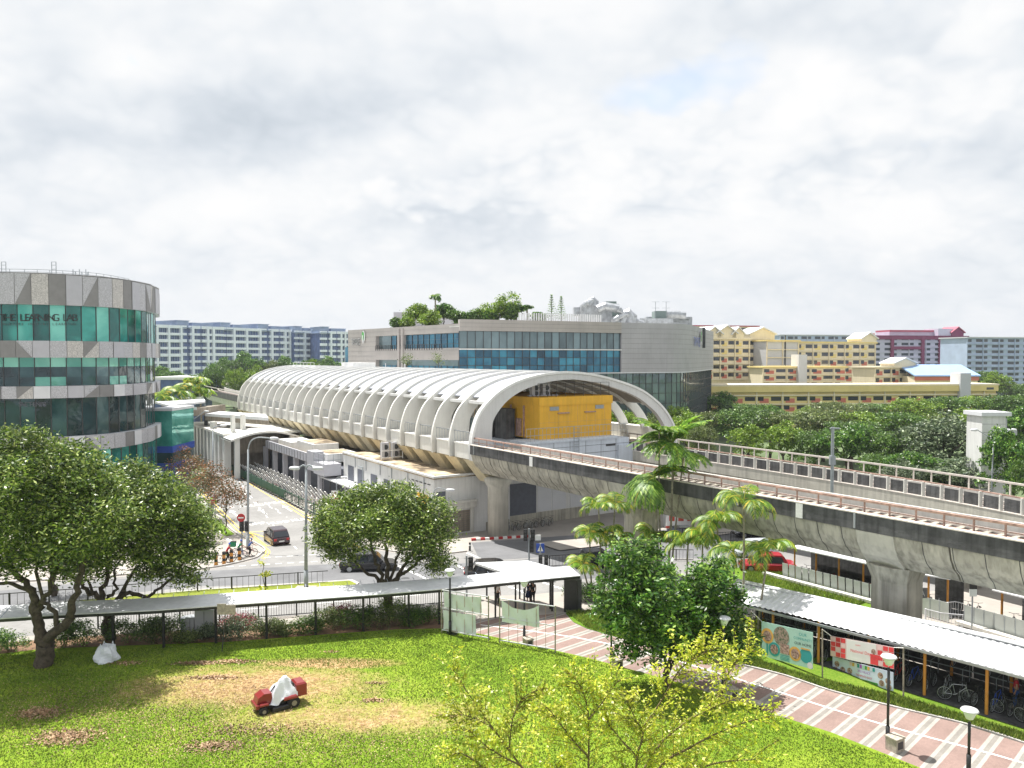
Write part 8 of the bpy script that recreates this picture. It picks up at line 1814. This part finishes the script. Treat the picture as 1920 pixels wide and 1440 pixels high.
mb = MB(); pr2 = [(.35, .45), (.40, .92), (.75, .95), (1.02, .80), (1.10, .50), (1.08, .38), (.35, .35)]; V_ = [(x, y, z) for y in (-.32, .32) for x, z in pr2]; n = 7; mb.add(V_, [(i, (i + 1) % n, n + (i + 1) % n, n + i) for i in range(n)] + [tuple(range(n))[::-1], tuple(range(n, 2 * n))]); mb.build('hood', 'mower_red', mw)
mbx('chassis', 'black_metal', -.85, 1.0, -.28, .28, .22, .42); mbx('mower_deck', 'black_metal', -.45, .45, -.58, .58, .10, .30, .05); mbx('front_bumper', 'mower_red', 1.0, 1.16, -.42, .42, .34, .52, .03)
for s in (-1, 1): mbx('fender', 'mower_red', -.75, -.1, s * .46 - .13, s * .46 + .13, .52, .66, .05); mbx('front_fender', 'mower_red', .6, 1.0, s * .44 - .09, s * .44 + .09, .46, .56, .03)
mbx('grass_box', 'mower_red', -1.25, -.74, -.40, .40, .48, 1.10, .07); mbx('box_slot', 'black_metal', -1.262, -1.25, -.3, -.05, .6, 1.0, .005); mbx('engine', 'black_metal', -.7, .4, -.36, .36, .3, .62, .04); mbx('box_frame', 'black_metal', -1.28, -1.262, .05, .32, .55, 1.0, .005); mbx('seat', 'black_metal', -.6, -.1, -.24, .24, .66, .82, .05); mbx('seat_back', 'black_metal', -.68, -.56, -.24, .24, .8, 1.15, .04)
mb = MB(); mb.tube([(.35, 0, .85), (.15, 0, 1.12)], .03, 6); mb.build('steering_column', 'black_metal', mw)
for x, r, w_ in ((-.58, .30, .12), (.82, .21, .09)):
    for s in (-1, 1): mb = MB(); mb.lathe([(0, -w_), (r * .85, -w_), (r, -w_ * .6), (r, w_ * .6), (r * .85, w_), (0, w_)], (x, s * .46, r), 18, axis='y'); wh = mb.build('wheel', 'rubber', mw); mb = MB(); mb.lathe([(0, 0), (r * .42, 0), (r * .42, .02 * s)], (x, s * (.465 + w_), r), 12, axis='y'); mb.build('rim', 'bark_pale', wh)
mw.location = G(522, 1327); mw.rotation_euler = (0, 0, R(214))
tp = thing('dust_sheet', (0, 0, 0), 'crumpled white plastic sheet draped over the seat of the red mower', 'sheet'); mb = MB(); nx, ny = 22, 20; V_ = []; rg = random.Random(2); ph = [rg.uniform(0, 6) for _ in range(8)]
for i in range(nx + 1):
    for j in range(ny + 1):
        x = -.85 + 1.5 * i / nx; y = -.62 + 1.24 * j / ny; r = max(abs(x + .22) / .6, abs(y) / .42); z = 1.48 - .45 * abs(x + .25) - (.75 * max(0, r - .30) ** 1.1) + .07 * math.sin(6 * x + 4 * y + ph[0]) + .06 * math.sin(11 * y - 5 * x + ph[1]) + .035 * math.sin(15 * x + 11 * y + ph[2])
        V_.append((x * (1 - .12 * max(0, r - .6)), y * (1 - .15 * max(0, r - .6)), max(.42 + .06 * math.sin(7 * x + 5 * y), z)))
mb.add(V_, [(i * (ny + 1) + j, (i + 1) * (ny + 1) + j, (i + 1) * (ny + 1) + j + 1, i * (ny + 1) + j + 1) for i in range(nx) for j in range(ny)]); C('plastic_white', (.72, .75, .80), .35, .06, 3); mb.build('sheet', 'plastic_white', tp); tp.location = mw.location; tp.rotation_euler = mw.rotation_euler
sm_ = bpy.data.objects['sheet'] if 'sheet' in bpy.data.objects else None
# white rubble bag
bg_ = thing('sack', G(200, 1240), 'crumpled white woven sack at the foot of the shrubs beside the big left tree', 'sack'); b = G(200, 1240); mb = MB(); V_ = []; nr_, ns = 7, 18
for i in range(nr_):
    for k in range(ns):
        a = 2 * math.pi * k / ns; z = .85 * i / (nr_ - 1); r = (.55 + .08 * math.sin(3 * a + i) + .05 * math.sin(7 * a)) * (1 - .35 * (i / (nr_ - 1)) ** 2); V_.append((b.x + r * math.cos(a) * 1.1, b.y + r * math.sin(a), b.z + z + .07 * math.sin(4 * a) * (i / nr_)))
mb.add(V_, [(i * ns + k, i * ns + (k + 1) % ns, (i + 1) * ns + (k + 1) % ns, (i + 1) * ns + k) for i in range(nr_ - 1) for k in range(ns)] + [tuple((nr_ - 1) * ns + k for k in range(ns))]); mb.build('bag', 'plastic_white', bg_)
mb = MB()
for a in (.5, 2.2, 3.9, 5.3): mb.tube([(b.x + .35 * math.cos(a), b.y + .35 * math.sin(a), b.z + .8), (b.x + .32 * math.cos(a + .2), b.y + .32 * math.sin(a + .2), b.z + 1.05), (b.x + .3 * math.cos(a + .5), b.y + .3 * math.sin(a + .5), b.z + .82)], .02, 5)
mb.split('handle', 'plastic_white', bg_)

# ------------------------------------------------------------------ air
hz = bpy.data.materials.new('haze_air'); hz.use_nodes = True; t = hz.node_tree; t.nodes.clear(); pv_ = nn(t, 'ShaderNodeVolumePrincipled'); pv_.inputs['Color'].default_value = (.86, .91, 1, 1); pv_.inputs['Density'].default_value = .00016; pv_.inputs['Anisotropy'].default_value = .3
oo_ = nn(t, 'ShaderNodeOutputMaterial'); t.links.new(pv_.outputs[0], oo_.inputs['Volume']); M['haze_air'] = hz
mb = MB(); mb.box(-2600, 2600, -200, 2700, -3, 48); mb.build('haze', 'haze_air', None, kind='stuff', at=(0, 0, 0), label='thin pale haze over the distant buildings')
